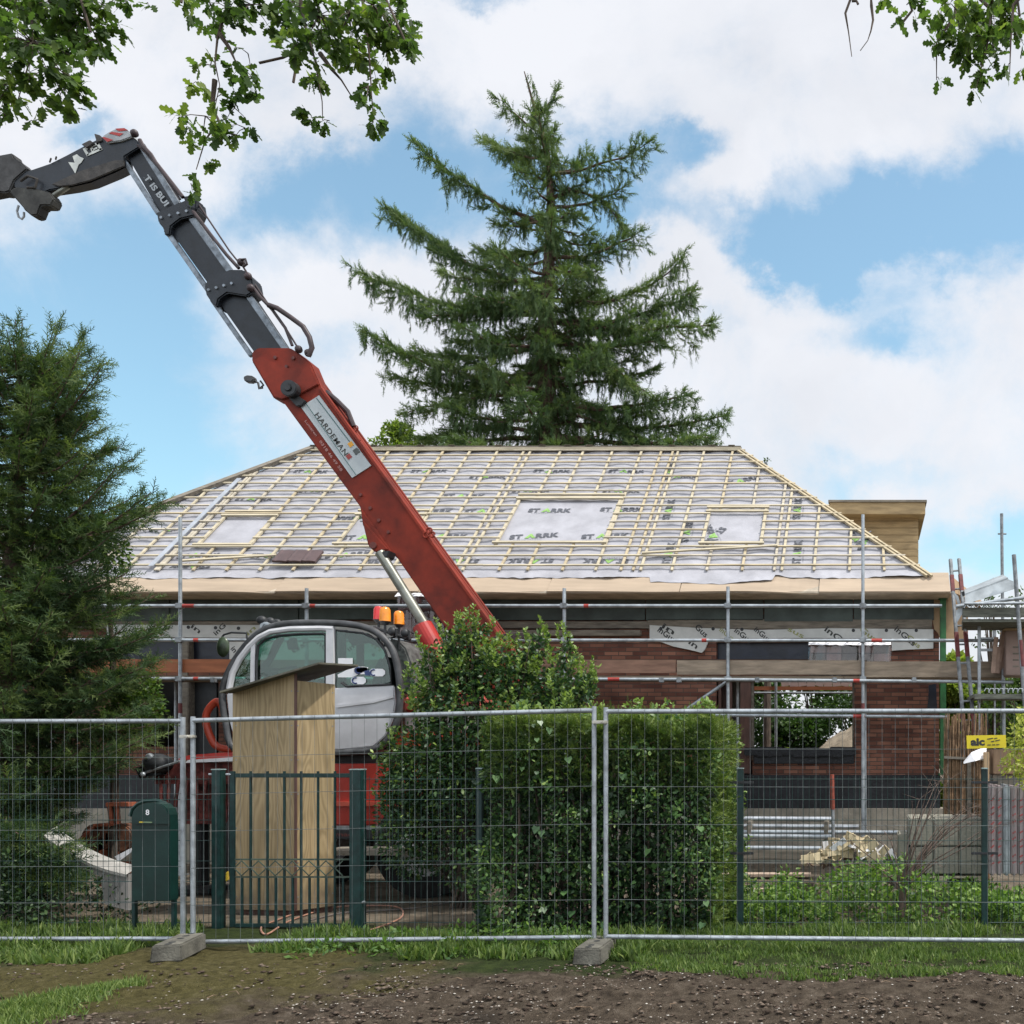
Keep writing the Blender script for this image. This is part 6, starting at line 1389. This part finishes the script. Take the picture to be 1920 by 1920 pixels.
def hedge():
    t = thing('hedge', 'clipped dark green hedge block with pale tips behind the fence', 'hedge')
    x0, x1 = P(925, 0, 9.9).x, P(1348, 0, 9.9).x; y0, y1, z1 = 9.62, 10.7, EYE + (HY - 1362) * 9.9 / FPX
    L, Nn, B = box_leaves(x0, x1, y0, y1, z1, 25000, .05, .22)
    keep = rng.random(len(L)) < np.clip(1.0 + B * 1.4, .25, 1); L, Nn, B = L[keep], Nn[keep], B[keep]; k = len(L)
    D = Nn * .5 + rng.normal(0, .6, (k, 3)) + np.array([0, 0, -.2])
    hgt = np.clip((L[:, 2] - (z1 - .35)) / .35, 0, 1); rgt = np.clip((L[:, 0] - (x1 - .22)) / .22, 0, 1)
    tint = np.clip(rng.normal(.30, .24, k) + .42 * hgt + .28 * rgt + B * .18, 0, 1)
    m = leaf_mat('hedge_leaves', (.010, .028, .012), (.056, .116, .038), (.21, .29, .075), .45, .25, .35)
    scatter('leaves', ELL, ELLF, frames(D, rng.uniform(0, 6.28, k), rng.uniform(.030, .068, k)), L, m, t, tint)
    # feathery yew shoots on the top and right shoulder
    n = 3600; u = rng.random(n); Ls = np.stack([x0 + .0 + (x1 - x0 + .05) * u, rng.uniform(y0, y1, n), np.full(n, z1) + rng.normal(0, .045, n)], 1)
    n2 = 1500; Lr = np.stack([np.full(n2, x1) + rng.normal(.0, .05, n2), rng.uniform(y0, y1, n2), rng.uniform(.05, z1, n2) ** 1.0], 1)
    n3 = 2600; Lf = np.stack([rng.uniform(x0, x1, n3), np.full(n3, y0 + .03) + rng.normal(0, .04, n3), z1 - rng.random(n3) ** 1.7 * .6], 1)
    Ls = np.concatenate([Ls, Lr, Lf]); Ds = np.concatenate([np.tile([.1, -.15, .7], (n, 1)), np.tile([.8, -.1, .3], (n2, 1)), np.tile([.1, -.7, .3], (n3, 1))]) + rng.normal(0, .5, (n + n2 + n3, 3))
    Bs = np.array([noise.noise((p[0]*2.5, p[1]*2.5, p[2]*2.5)) for p in Ls]); Ls[:, 2] += Bs * .16 * (Ls[:, 2] > z1 - .2)
    TV, TF = spray_template(12, .34, .045, 0, 9)
    yt = np.concatenate([rng.normal(.72, .14, n), rng.normal(.66, .16, n2), rng.normal(.45, .16, n3)])
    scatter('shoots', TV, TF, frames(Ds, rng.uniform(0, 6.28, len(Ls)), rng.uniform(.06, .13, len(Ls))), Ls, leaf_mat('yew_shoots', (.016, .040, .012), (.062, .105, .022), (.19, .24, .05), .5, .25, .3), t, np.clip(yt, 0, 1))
    st = MB()
    for i in range(60): x = random.uniform(x0 + .15, x1 - .15); y = random.uniform(y0 + .2, y1 - .2); st.tube([(x, y, 0), (x + random.uniform(-.1, .1), y + random.uniform(-.1, .1), z1 * .5), (x + random.uniform(-.2, .2), y + random.uniform(-.1, .1), z1 - .15)], [.022, .014, .006], 5)
    st.build('stems', bark, t, smooth=True)
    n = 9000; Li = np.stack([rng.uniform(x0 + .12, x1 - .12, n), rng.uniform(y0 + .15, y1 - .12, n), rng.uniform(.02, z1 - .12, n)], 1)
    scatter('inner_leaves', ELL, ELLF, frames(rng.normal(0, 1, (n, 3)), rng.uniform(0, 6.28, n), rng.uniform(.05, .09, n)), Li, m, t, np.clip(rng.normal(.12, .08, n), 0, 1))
    # a few ivy leaves
    pts = [(1028,1470),(1024,1462),(1015,1475),(962,1500),(955,1490),(1100,1420),(1065,1420),(1000,1358),(1012,1352),(1030,1365),(940,1450),(930,1455),(1170,1520),(1265,1522),(1280,1528),(1255,1650)] + [(random.uniform(930, 1340), random.uniform(1380, 1740)) for _ in range(60)]
    Li = np.array([P(x, y, 9.56) for x, y in pts]); k = len(Li); HEART = [(0,0,0),(.42,-.12,.02),(.5,.3,.03),(.2,.72,.02),(0,1,0),(-.2,.72,.02),(-.5,.3,.03),(-.42,-.12,.02)]; HF = [(0,1,2),(0,2,3),(0,3,4),(0,4,5),(0,5,6),(0,6,7)]
    scatter('ivy_leaves', HEART, HF, frames(np.tile([.1, -.3, -1.], (k, 1)) + rng.normal(0, .35, (k, 3)), rng.uniform(-.4, .4, k), rng.uniform(.045, .085, k)), Li, leaf_mat('ivy', (.02, .05, .02), (.045, .10, .035), (.10, .19, .06), .4, .2, .4), t, rng.uniform(.3, .9, k))
hedge()
def laurel():
    t = thing('laurel_bush', 'large glossy bush with yellow-green tips between the cab and the hedge', 'bush'); Yt = 11.3; s = Yt / FPX; CL = []; tips = []
    blobs = [(935,1350,140,95,.6,900),(872,1262,52,50,.3,210),(852,1215,20,36,.15,44),(945,1262,60,46,.35,240),(1045,1300,58,52,.3,230),(1010,1215,16,26,.12,36),(990,1225,14,20,.1,26),(1060,1225,16,28,.12,30),(875,1200,28,36,.2,70),(900,1185,16,16,.12,20),(1098,1290,22,30,.2,60),(820,1300,50,60,.35,180),
             (795,1430,75,85,.5,420),(775,1540,60,110,.5,520),(860,1440,110,110,.6,700),(890,1560,100,120,.55,500),(1010,1380,90,60,.5,300),(740,1480,28,60,.3,110),(812,1240,22,40,.2,40)]
    wd = MB(); g = np.array(gp(870, 1700)); g[1] = Yt + .1; g[0] = P(870, 0, Yt).x; g[2] = 0
    for (x, y, rx, ry, dz, n) in blobs:
        c = P(x, y, Yt); CL.append((c.x, Yt + .0, c.z, rx * s, dz, ry * s, int(n * 4.6)))
        for _ in range(4): q = np.array([c.x + random.uniform(-.6, .6) * rx * s, Yt + random.uniform(-.2, .2), c.z + random.uniform(0, .8) * ry * s]); m_ = (g + q) / 2 + np.array([random.uniform(-.15, .15), 0, 0]); wd.tube([g + rng.normal(0, .06, 3) * np.array([1, 1, 0]), m_, q], [.022, .012, .004], 5)
        for _ in range(int(n / 7)):
            a = random.uniform(-.3, math.pi + .3); tips.append((c.x + math.cos(a) * rx * s * 1.02, Yt + random.uniform(-dz, dz) * .7, c.z + math.sin(a) * ry * s * 1.02, y))
    wd.build('stems', bark, t, smooth=True)
    m = leaf_mat('laurel_leaves', (.014, .036, .020), (.044, .092, .034), (.25, .34, .07), .42, .25, .35)
    k0 = leaf_clusters('leaves', CL, .064, ELL, ELLF, m, t, (.40, .17), .1)
    D, L = [], []
    for x, y, z, py in tips:
        if py > 1400 and random.random() < .75: continue
        ln = random.uniform(.05, .20) if py < 1400 else .05; sx_, sy_ = random.gauss(0, .25), random.gauss(0, .2)
        for q_ in range(int(ln / .022) + 2):
            h = q_ * .022
            for _ in range(3): a_ = random.uniform(0, 6.28); L.append((x + sx_ * h, y + sy_ * h, z + h)); D.append(np.array([math.cos(a_) * .8, math.sin(a_) * .8, random.uniform(.3, 1.1)]))
    L = np.array(L); D = np.array(D); k = len(L)
    scatter('young_leaves', ELL, ELLF, frames(D, rng.uniform(0, 6.28, k), rng.uniform(.03, .062, k)), L, m, t, np.clip(rng.normal(.76, .15, k), 0, 1))
laurel()

# trees and shrubs beyond
def broadleaf(label, x, y, h, r, tint, m, name='broadleaf_tree', n=3600, size=.10, group=None, low=.18):
    t = thing(name, label, 'tree' if h > 3.3 else 'shrub', group); wd = MB(); wd.tube([(x, y, -.1), (x + .05, y, h * .45), (x, y, h * .8)], [.025 + .009 * h, .02 + .006 * h, .01], 8); CL = []
    for i in range(22):
        a = random.uniform(0, 6.28); u = random.random(); z = h * (low + (.92 - low) * u); rr_ = r * math.sqrt(max(.05, 1 - abs(u * 2 - .85) ** 2.2)) * random.uniform(.25, .8)
        c = (x + math.cos(a) * rr_, y + math.sin(a) * rr_, z); s_ = random.uniform(.22, .36) * r; CL.append((*c, s_, s_, s_ * .8, n // 22)); wd.tube([(x, y, z * .6), c], [.03, .008], 5)
    wd.build('trunk', bark, t, smooth=True); leaf_clusters('crown', CL, size, ELL, ELLF, m, t, tint, .2); return t
lm1 = leaf_mat('broad_leaves', (.018, .045, .014), (.05, .10, .022), (.17, .25, .04), .5, .3, .3)
lm2 = leaf_mat('lime_leaves', (.05, .09, .02), (.13, .19, .035), (.28, .34, .07), .5, .4, .3)
c = P(742, 0, 30); broadleaf('light green tree top peeking over the ridge left of the spruce', c.x, 30, (EYE + (HY - 795) * 30 / FPX) * 1.09, 1.15, (.5, .2), lm2, n=6000, size=.12, low=.55)
c = P(190, 0, 24); broadleaf('small green tree behind the far left end of the roof', c.x, 24, EYE + (HY - 965) * 24 / FPX, 1.3, (.5, .2), lm2, n=2500, size=.12, low=.4)
c = P(1930, 0, 19); broadleaf('loose-leaved young tree behind the scaffold tower', c.x, 19, EYE + (HY - 1010) * 19 / FPX, 1.15, (.55, .2), lm1, n=4200, size=.085, low=.25)
c = P(1862, 0, 20); broadleaf('thin sparse tree beside the tall scaffold pole', c.x, 20, EYE + (HY - 1040) * 20 / FPX, .65, (.35, .2), lm1, n=520, size=.085, low=.5)
c = P(1436, 0, 24); broadleaf('small conifer-like tree tip behind the right end of the ridge', c.x, 24, (EYE + (HY - 838) * 24 / FPX) * 1.06, .35, (.3, .2), lm1, n=700, size=.07, low=.75)
labs = ['dark rhododendron behind the house, left side of the window opening', 'dark shrub in the middle of the window opening', 'broad dark shrub behind the sand heap', 'bright green shrub behind the house right of the green column', 'dense green shrub behind the trestle', 'green shrub behind the pale boxes of the scaffold tower', 'dark shrub hidden behind the brick pier', 'tall dark shrub behind the left end of the house']
for i, (px, Y_, h, r_, tn, mm) in enumerate([(1440, 27, 4.8, 2.0, .3, lm1), (1520, 28, 4.6, 1.8, .25, lm1), (1600, 29, 5.0, 2.2, .35, lm1), (1800, 22, 3.9, 1.0, .7, lm2), (1865, 23, 3.6, 1.4, .45, lm1), (1950, 21, 3.7, 1.4, .5, lm1), (1665, 27, 4.8, 2.0, .3, lm1), (60, 20, 4.5, 2.2, .3, lm1)]):
    broadleaf(labs[i], P(px, 0, Y_).x, Y_, h, r_, (tn, .18), mm, 'shrub', 11000, .15, 'shrubs behind the house', .04)
for i_, (x_, y_) in enumerate(((-27, 27), (-23, 31), (-19, 26), (-31, 24))): broadleaf(('full green tree left of the house, third from it', 'full green tree farthest behind the left end of the house', 'full green tree nearest the left end of the house', 'full green tree farthest left of the house')[i_], x_, y_, 6.5 + i_ * .5, 3.0, (.4, .2), lm1, n=2600, size=.26, group='trees left of the house', low=.06)
c = P(1472, 0, 25.5); broadleaf('low lime green bush behind the house, below the dark shrubs', c.x, 25.5, 2.0, .75, (.6, .2), lm2, 'shrub', 1600, .08, None, .05)
# yellow-green shrub at the right edge behind the sign
t = thing('golden_shrub', 'bright yellow-green shrub right beside the yellow sign', 'shrub'); CL = []
for x, y, rx, ry, n in ((1925,1370,34,26,240),(1912,1400,30,18,170),(1905,1435,30,22,200),(1935,1450,30,40,200),(1925,1340,20,16,90)): c = P(x, y, 10.9); CL.append((c.x, 10.9, c.z, rx*10.9/FPX, .2, ry*10.9/FPX, n))
c = P(1935, 0, 10.9); MB().tube([(c.x, 10.9, 0), (c.x, 10.9, 1.4), (c.x - .1, 10.9, 1.9)], [.03, .02, .01], 6).build('stems', bark, t); leaf_clusters('leaves', CL, .055, ELL, ELLF, leaf_mat('golden_leaves', (.14, .18, .03), (.30, .33, .06), (.46, .46, .12), .45, .35, .3), t, (.6, .2), .1)
# light green shrub below the conifer
t = thing('light_shrub', 'fresh green shrub between the conifer and the machine', 'shrub'); CL = []
for x, y, rx, ry, n in ((250,1290,48,36,420),(268,1330,36,40,330),(225,1340,60,60,420),(210,1040,32,34,200),(180,1000,26,30,120)): c = P(x, y, 11.9); CL.append((c.x, 11.9, c.z, rx*11.9/FPX, .25, ry*11.9/FPX, n*2))
c = P(215, 0, 11.9); MB().tube([(c.x, 11.9, 0), (c.x, 11.9, 2.4), (c.x - .1, 11.9, 4.1)], [.05, .035, .01], 6).build('stems', bark, t, smooth=True); leaf_clusters('leaves', CL, .06, ELL, ELLF, lm1, t, (.55, .2), .1)
# low dark undergrowth under the conifer
def clumps(name, label, specs, size, m, tint, tmpl=(ELL, ELLF), kind='stuff'):
    CL = [(x, y, z, rx, ry, rz, n) for x, y, z, rx, ry, rz, n in specs]; o = leaf_clusters(name, CL, size, tmpl[0], tmpl[1], m, None, tint, -.1); return tag(o, label, 'plants', kind=kind)
sp = [(P(random.uniform(-60, 240), 0, 10.6).x, random.uniform(9.7, 11.4), random.uniform(.05, .4), .25, .2, .18, 60) for _ in range(55)]
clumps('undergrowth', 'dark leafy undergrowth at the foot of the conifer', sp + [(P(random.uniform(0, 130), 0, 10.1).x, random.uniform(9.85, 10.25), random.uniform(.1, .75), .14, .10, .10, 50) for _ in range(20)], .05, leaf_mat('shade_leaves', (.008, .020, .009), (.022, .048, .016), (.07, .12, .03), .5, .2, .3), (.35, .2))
sp = []
for _ in range(190):
    px = random.uniform(1350, 1990); Y_ = random.uniform(10.15, 11.5); hmax = .40 * math.exp(-((px - 1640) / 190) ** 2) + .14; sp.append((P(px, 0, Y_).x, Y_, random.uniform(.03, hmax), .17, .17, .10, 60))
clumps('border_plants', 'fresh green leafy ground cover behind the green fence', sp, .062, leaf_mat('fresh_leaves', (.03, .07, .02), (.09, .17, .03), (.20, .30, .06), .5, .3, .35), (.58, .26))
sp = [(P(random.uniform(600, 900), 0, 9.2).x, random.uniform(8.5, 9.6), random.uniform(.01, .10), .12, .10, .05, 22) for _ in range(34)] + [(P(random.uniform(880, 1130), 0, 9.2).x, random.uniform(8.6, 9.5), random.uniform(.01, .15), .12, .10, .06, 24) for _ in range(26)]
clumps('weeds', 'low broad-leaved weeds along the bottom of the fence', sp, .05, leaf_mat('fresh_leaves', (.03, .07, .02), (.09, .17, .03), (.20, .30, .06)), (.35, .2))
# bare shrub
t = thing('bare_shrub', 'bare arching twiggy shrub with reddish stems behind the green fence', 'shrub'); mb = MB(); g = P(1690, 0, 10.5)
g = Vector((g.x, 10.5, 0)); mb.tube([g, g + Vector((.02, 0, .35))], [.045, .035], 8)
for i in range(26):
    tx_, ty = random.choice([(1790,1450),(1830,1440),(1870,1500),(1900,1530),(1760,1440),(1620,1660),(1560,1640),(1720,1600),(1840,1520),(1780,1600),(1590,1560),(1650,1580),(1740,1500)]); e = P(tx_ + random.uniform(-30, 30), ty + random.uniform(-20, 30), 10.5 + random.uniform(-.3, .3)); s_ = g + Vector((0, 0, .3)); m_ = (s_ + e) / 2 + Vector((0, 0, random.uniform(.05, .25)))
    pl = [s_, s_.lerp(m_, .55) + Vector((0, 0, .05)), m_, m_.lerp(e, .55) + Vector((0, 0, .06)), e]; mb.tube(pl, [.011, .008, .006, .004, .0016], 5)
    for _ in range(4): q = pl[random.randint(2, 4)]; mb.tube([q, q + Vector((random.uniform(-.18, .18), random.uniform(-.1, .1), random.uniform(-.02, .2)))], [.003, .0012], 4)
mb.build('branches', mat('reddish_bark', (.13, .09, .07), .8, .4, 14), t, smooth=True)

# grass and litter
def grass(name, label, regions, h, m, tint, w_=.5):
    L, H = [], []
    for (x0, x1, y0, y1, n, hh) in regions:
        x = rng.uniform(x0, x1, n); y = rng.uniform(y0, y1, n)
        nz_ = np.array([noise.noise((a * 1.9, b * 2.6, 2)) + .5 * noise.noise((a * 6, b * 6, 5)) for a, b in zip(x, y)]); edge = np.minimum(y - y0, y1 - y) / .16
        k = (rng.random(n) < np.clip(.75 + nz_ * 1.3, .05, 1)) & (edge + nz_ * 1.6 > .15); x, y, nz_ = x[k], y[k], nz_[k]
        L.append(np.stack([x, y, gz(x, y) - .004], 1)); H.append(hh * np.clip(1 + nz_ * .9, .45, 1.7) * rng.uniform(.5, 1.3, len(x)))
    L = np.concatenate(L); H = np.concatenate(H); k = len(L); wv = .0055 / .06
    T_ = [(-wv, 0, 0), (wv, 0, 0), (wv * .7, .5, .06), (-wv * .7, .5, .06), (0, 1, .34)]; TF_ = [(0, 1, 2), (0, 2, 3), (3, 2, 4)]
    D = np.tile([0, 0, 1.], (k, 1)) + rng.normal(0, .32, (k, 3)); o = scatter(name, T_, TF_, frames(D, rng.uniform(0, 6.28, k), H), L, m, None, np.clip(rng.normal(tint, .22, k), 0, 1)); return tag(o, label, 'grass', kind='stuff')
gmat = leaf_mat('grass_blades', (.035, .07, .014), (.085, .14, .034), (.22, .27, .085), .55, .35, .3)
xr0 = P(1185, 0, 8.2).x
grass('grass', 'short green grass along the foot of the temporary fence', [(xr0, 2.6, 7.85, 9.9, 42000, .048), (xr0, 2.6, 9.5, 10.4, 9000, .075), (-3.9, xr0, 8.5, 9.5, 9000, .10), (-10.5, -6.35, 8.35, 9.9, 21000, .075), (-10.5, -6.6, 9.3, 10.2, 5000, .09), (-5.3, -3.0, 8.75, 9.7, 9000, .09), (-10.5, -7.2, 6.0, 6.9, 0, .05)], .06, gmat, .5)
# tuft strip at bottom left: runs diagonally
def strip():
    n = 11000; u = rng.random(n); a, b = np.array(gp(-60, 1925)), np.array(gp(238, 1840)); L = a + (b - a) * u[:, None]; L[:, 0] += rng.normal(0, .17, n) * (1.25 - u); L[:, 1] += rng.normal(0, .10, n) * (1.3 - u * .6); L[:, 2] = gz(L[:, 0], L[:, 1]) - .004
    wv = .0055 / .06; T_ = [(-wv, 0, 0), (wv, 0, 0), (wv * .7, .5, .06), (-wv * .7, .5, .06), (0, 1, .34)]; TF_ = [(0, 1, 2), (0, 2, 3), (3, 2, 4)]; D = np.tile([0, 0, 1.], (n, 1)) + rng.normal(0, .38, (n, 3))
    o = scatter('grass', T_, TF_, frames(D, rng.uniform(0, 6.28, n), rng.uniform(.025, .075, n)), L, gmat, None, np.clip(rng.normal(.6, .22, n), 0, 1)); tag(o, 'tongue of fresh grass across the soil at the bottom left', 'grass', kind='stuff')
strip()
def litter(name, label, n, smin, smax, m, yr, xr_=(-10.4, 2.4), flat=.55, mask=None):
    x = rng.uniform(*xr_, n); y = rng.uniform(*yr, n); nz_ = np.array([noise.noise((a * .9, b * 1.4, 11)) + .6 * noise.noise((a * 3, b * 4, 3)) for a, b in zip(x, y)]); k_ = rng.random(n) < np.clip(.55 + nz_ * 1.1, .04, 1); x, y = x[k_], y[k_]
    path = ((x + 5.5) / 1.9) ** 2 + ((y - 7.9) / 1.25) ** 2; k_ = (path > .9) | (rng.random(len(x)) < .22); x, y = x[k_], y[k_]; k = len(x)
    s_ = np.exp(rng.uniform(math.log(smin), math.log(smax), k)); T_ = [(1, 0, 0), (.2, .9, .1), (-.9, .3, 0), (-.5, -.8, .1), (.5, -.7, -.1), (.1, .1, .7), (0, 0, -.5)]; TF_ = [(0, 1, 5), (1, 2, 5), (2, 3, 5), (3, 4, 5), (4, 0, 5), (1, 0, 6), (2, 1, 6), (3, 2, 6), (4, 3, 6), (0, 4, 6)]
    M = frames(rng.normal(0, 1, (k, 3)) * np.array([1, 1, .25]), rng.uniform(-.4, .4, k), s_); M[:, 2, :] *= flat
    o = scatter(name, T_, TF_, M, np.stack([x, y, gz(x, y) + s_ * .2], 1), m, None, rng.random(k)); return tag(o, label, name.replace('_', ' '), kind='stuff')
litter('pebbles', 'pale pebbles and wood chips scattered over the bare soil', 10000, .004, .014, leaf_mat('pebble_tones', (.12, .10, .08), (.26, .225, .19), (.50, .47, .42), .85, 0, .2), (5.9, 8.35))
litter('soil_crumbs', 'dark crumbs of soil and bark over the bare ground', 15000, .006, .030, leaf_mat('crumb_tones', (.03, .022, .017), (.075, .055, .042), (.14, .11, .085), .95, 0, .1), (5.9, 8.4))
tw = MB()
for i in range(60): x, y = random.uniform(-9.5, 2), random.uniform(6.3, 8.4); a = random.uniform(0, 6.28); L_ = random.uniform(.04, .14); z = float(gz(np.array([x]), np.array([y]))[0]) + .012; tw.tube([(x, y, z), (x + math.cos(a) * L_ * .5, y + math.sin(a) * L_ * .5, z + .012), (x + math.cos(a + .3) * L_, y + math.sin(a + .3) * L_, z)], [.003, .003, .001], 4)
tag(tw.build('twigs', mat('dry_twig', (.16, .11, .07), .9, .3, 12)), 'dry twigs lying on the bare soil', 'twigs', kind='stuff')
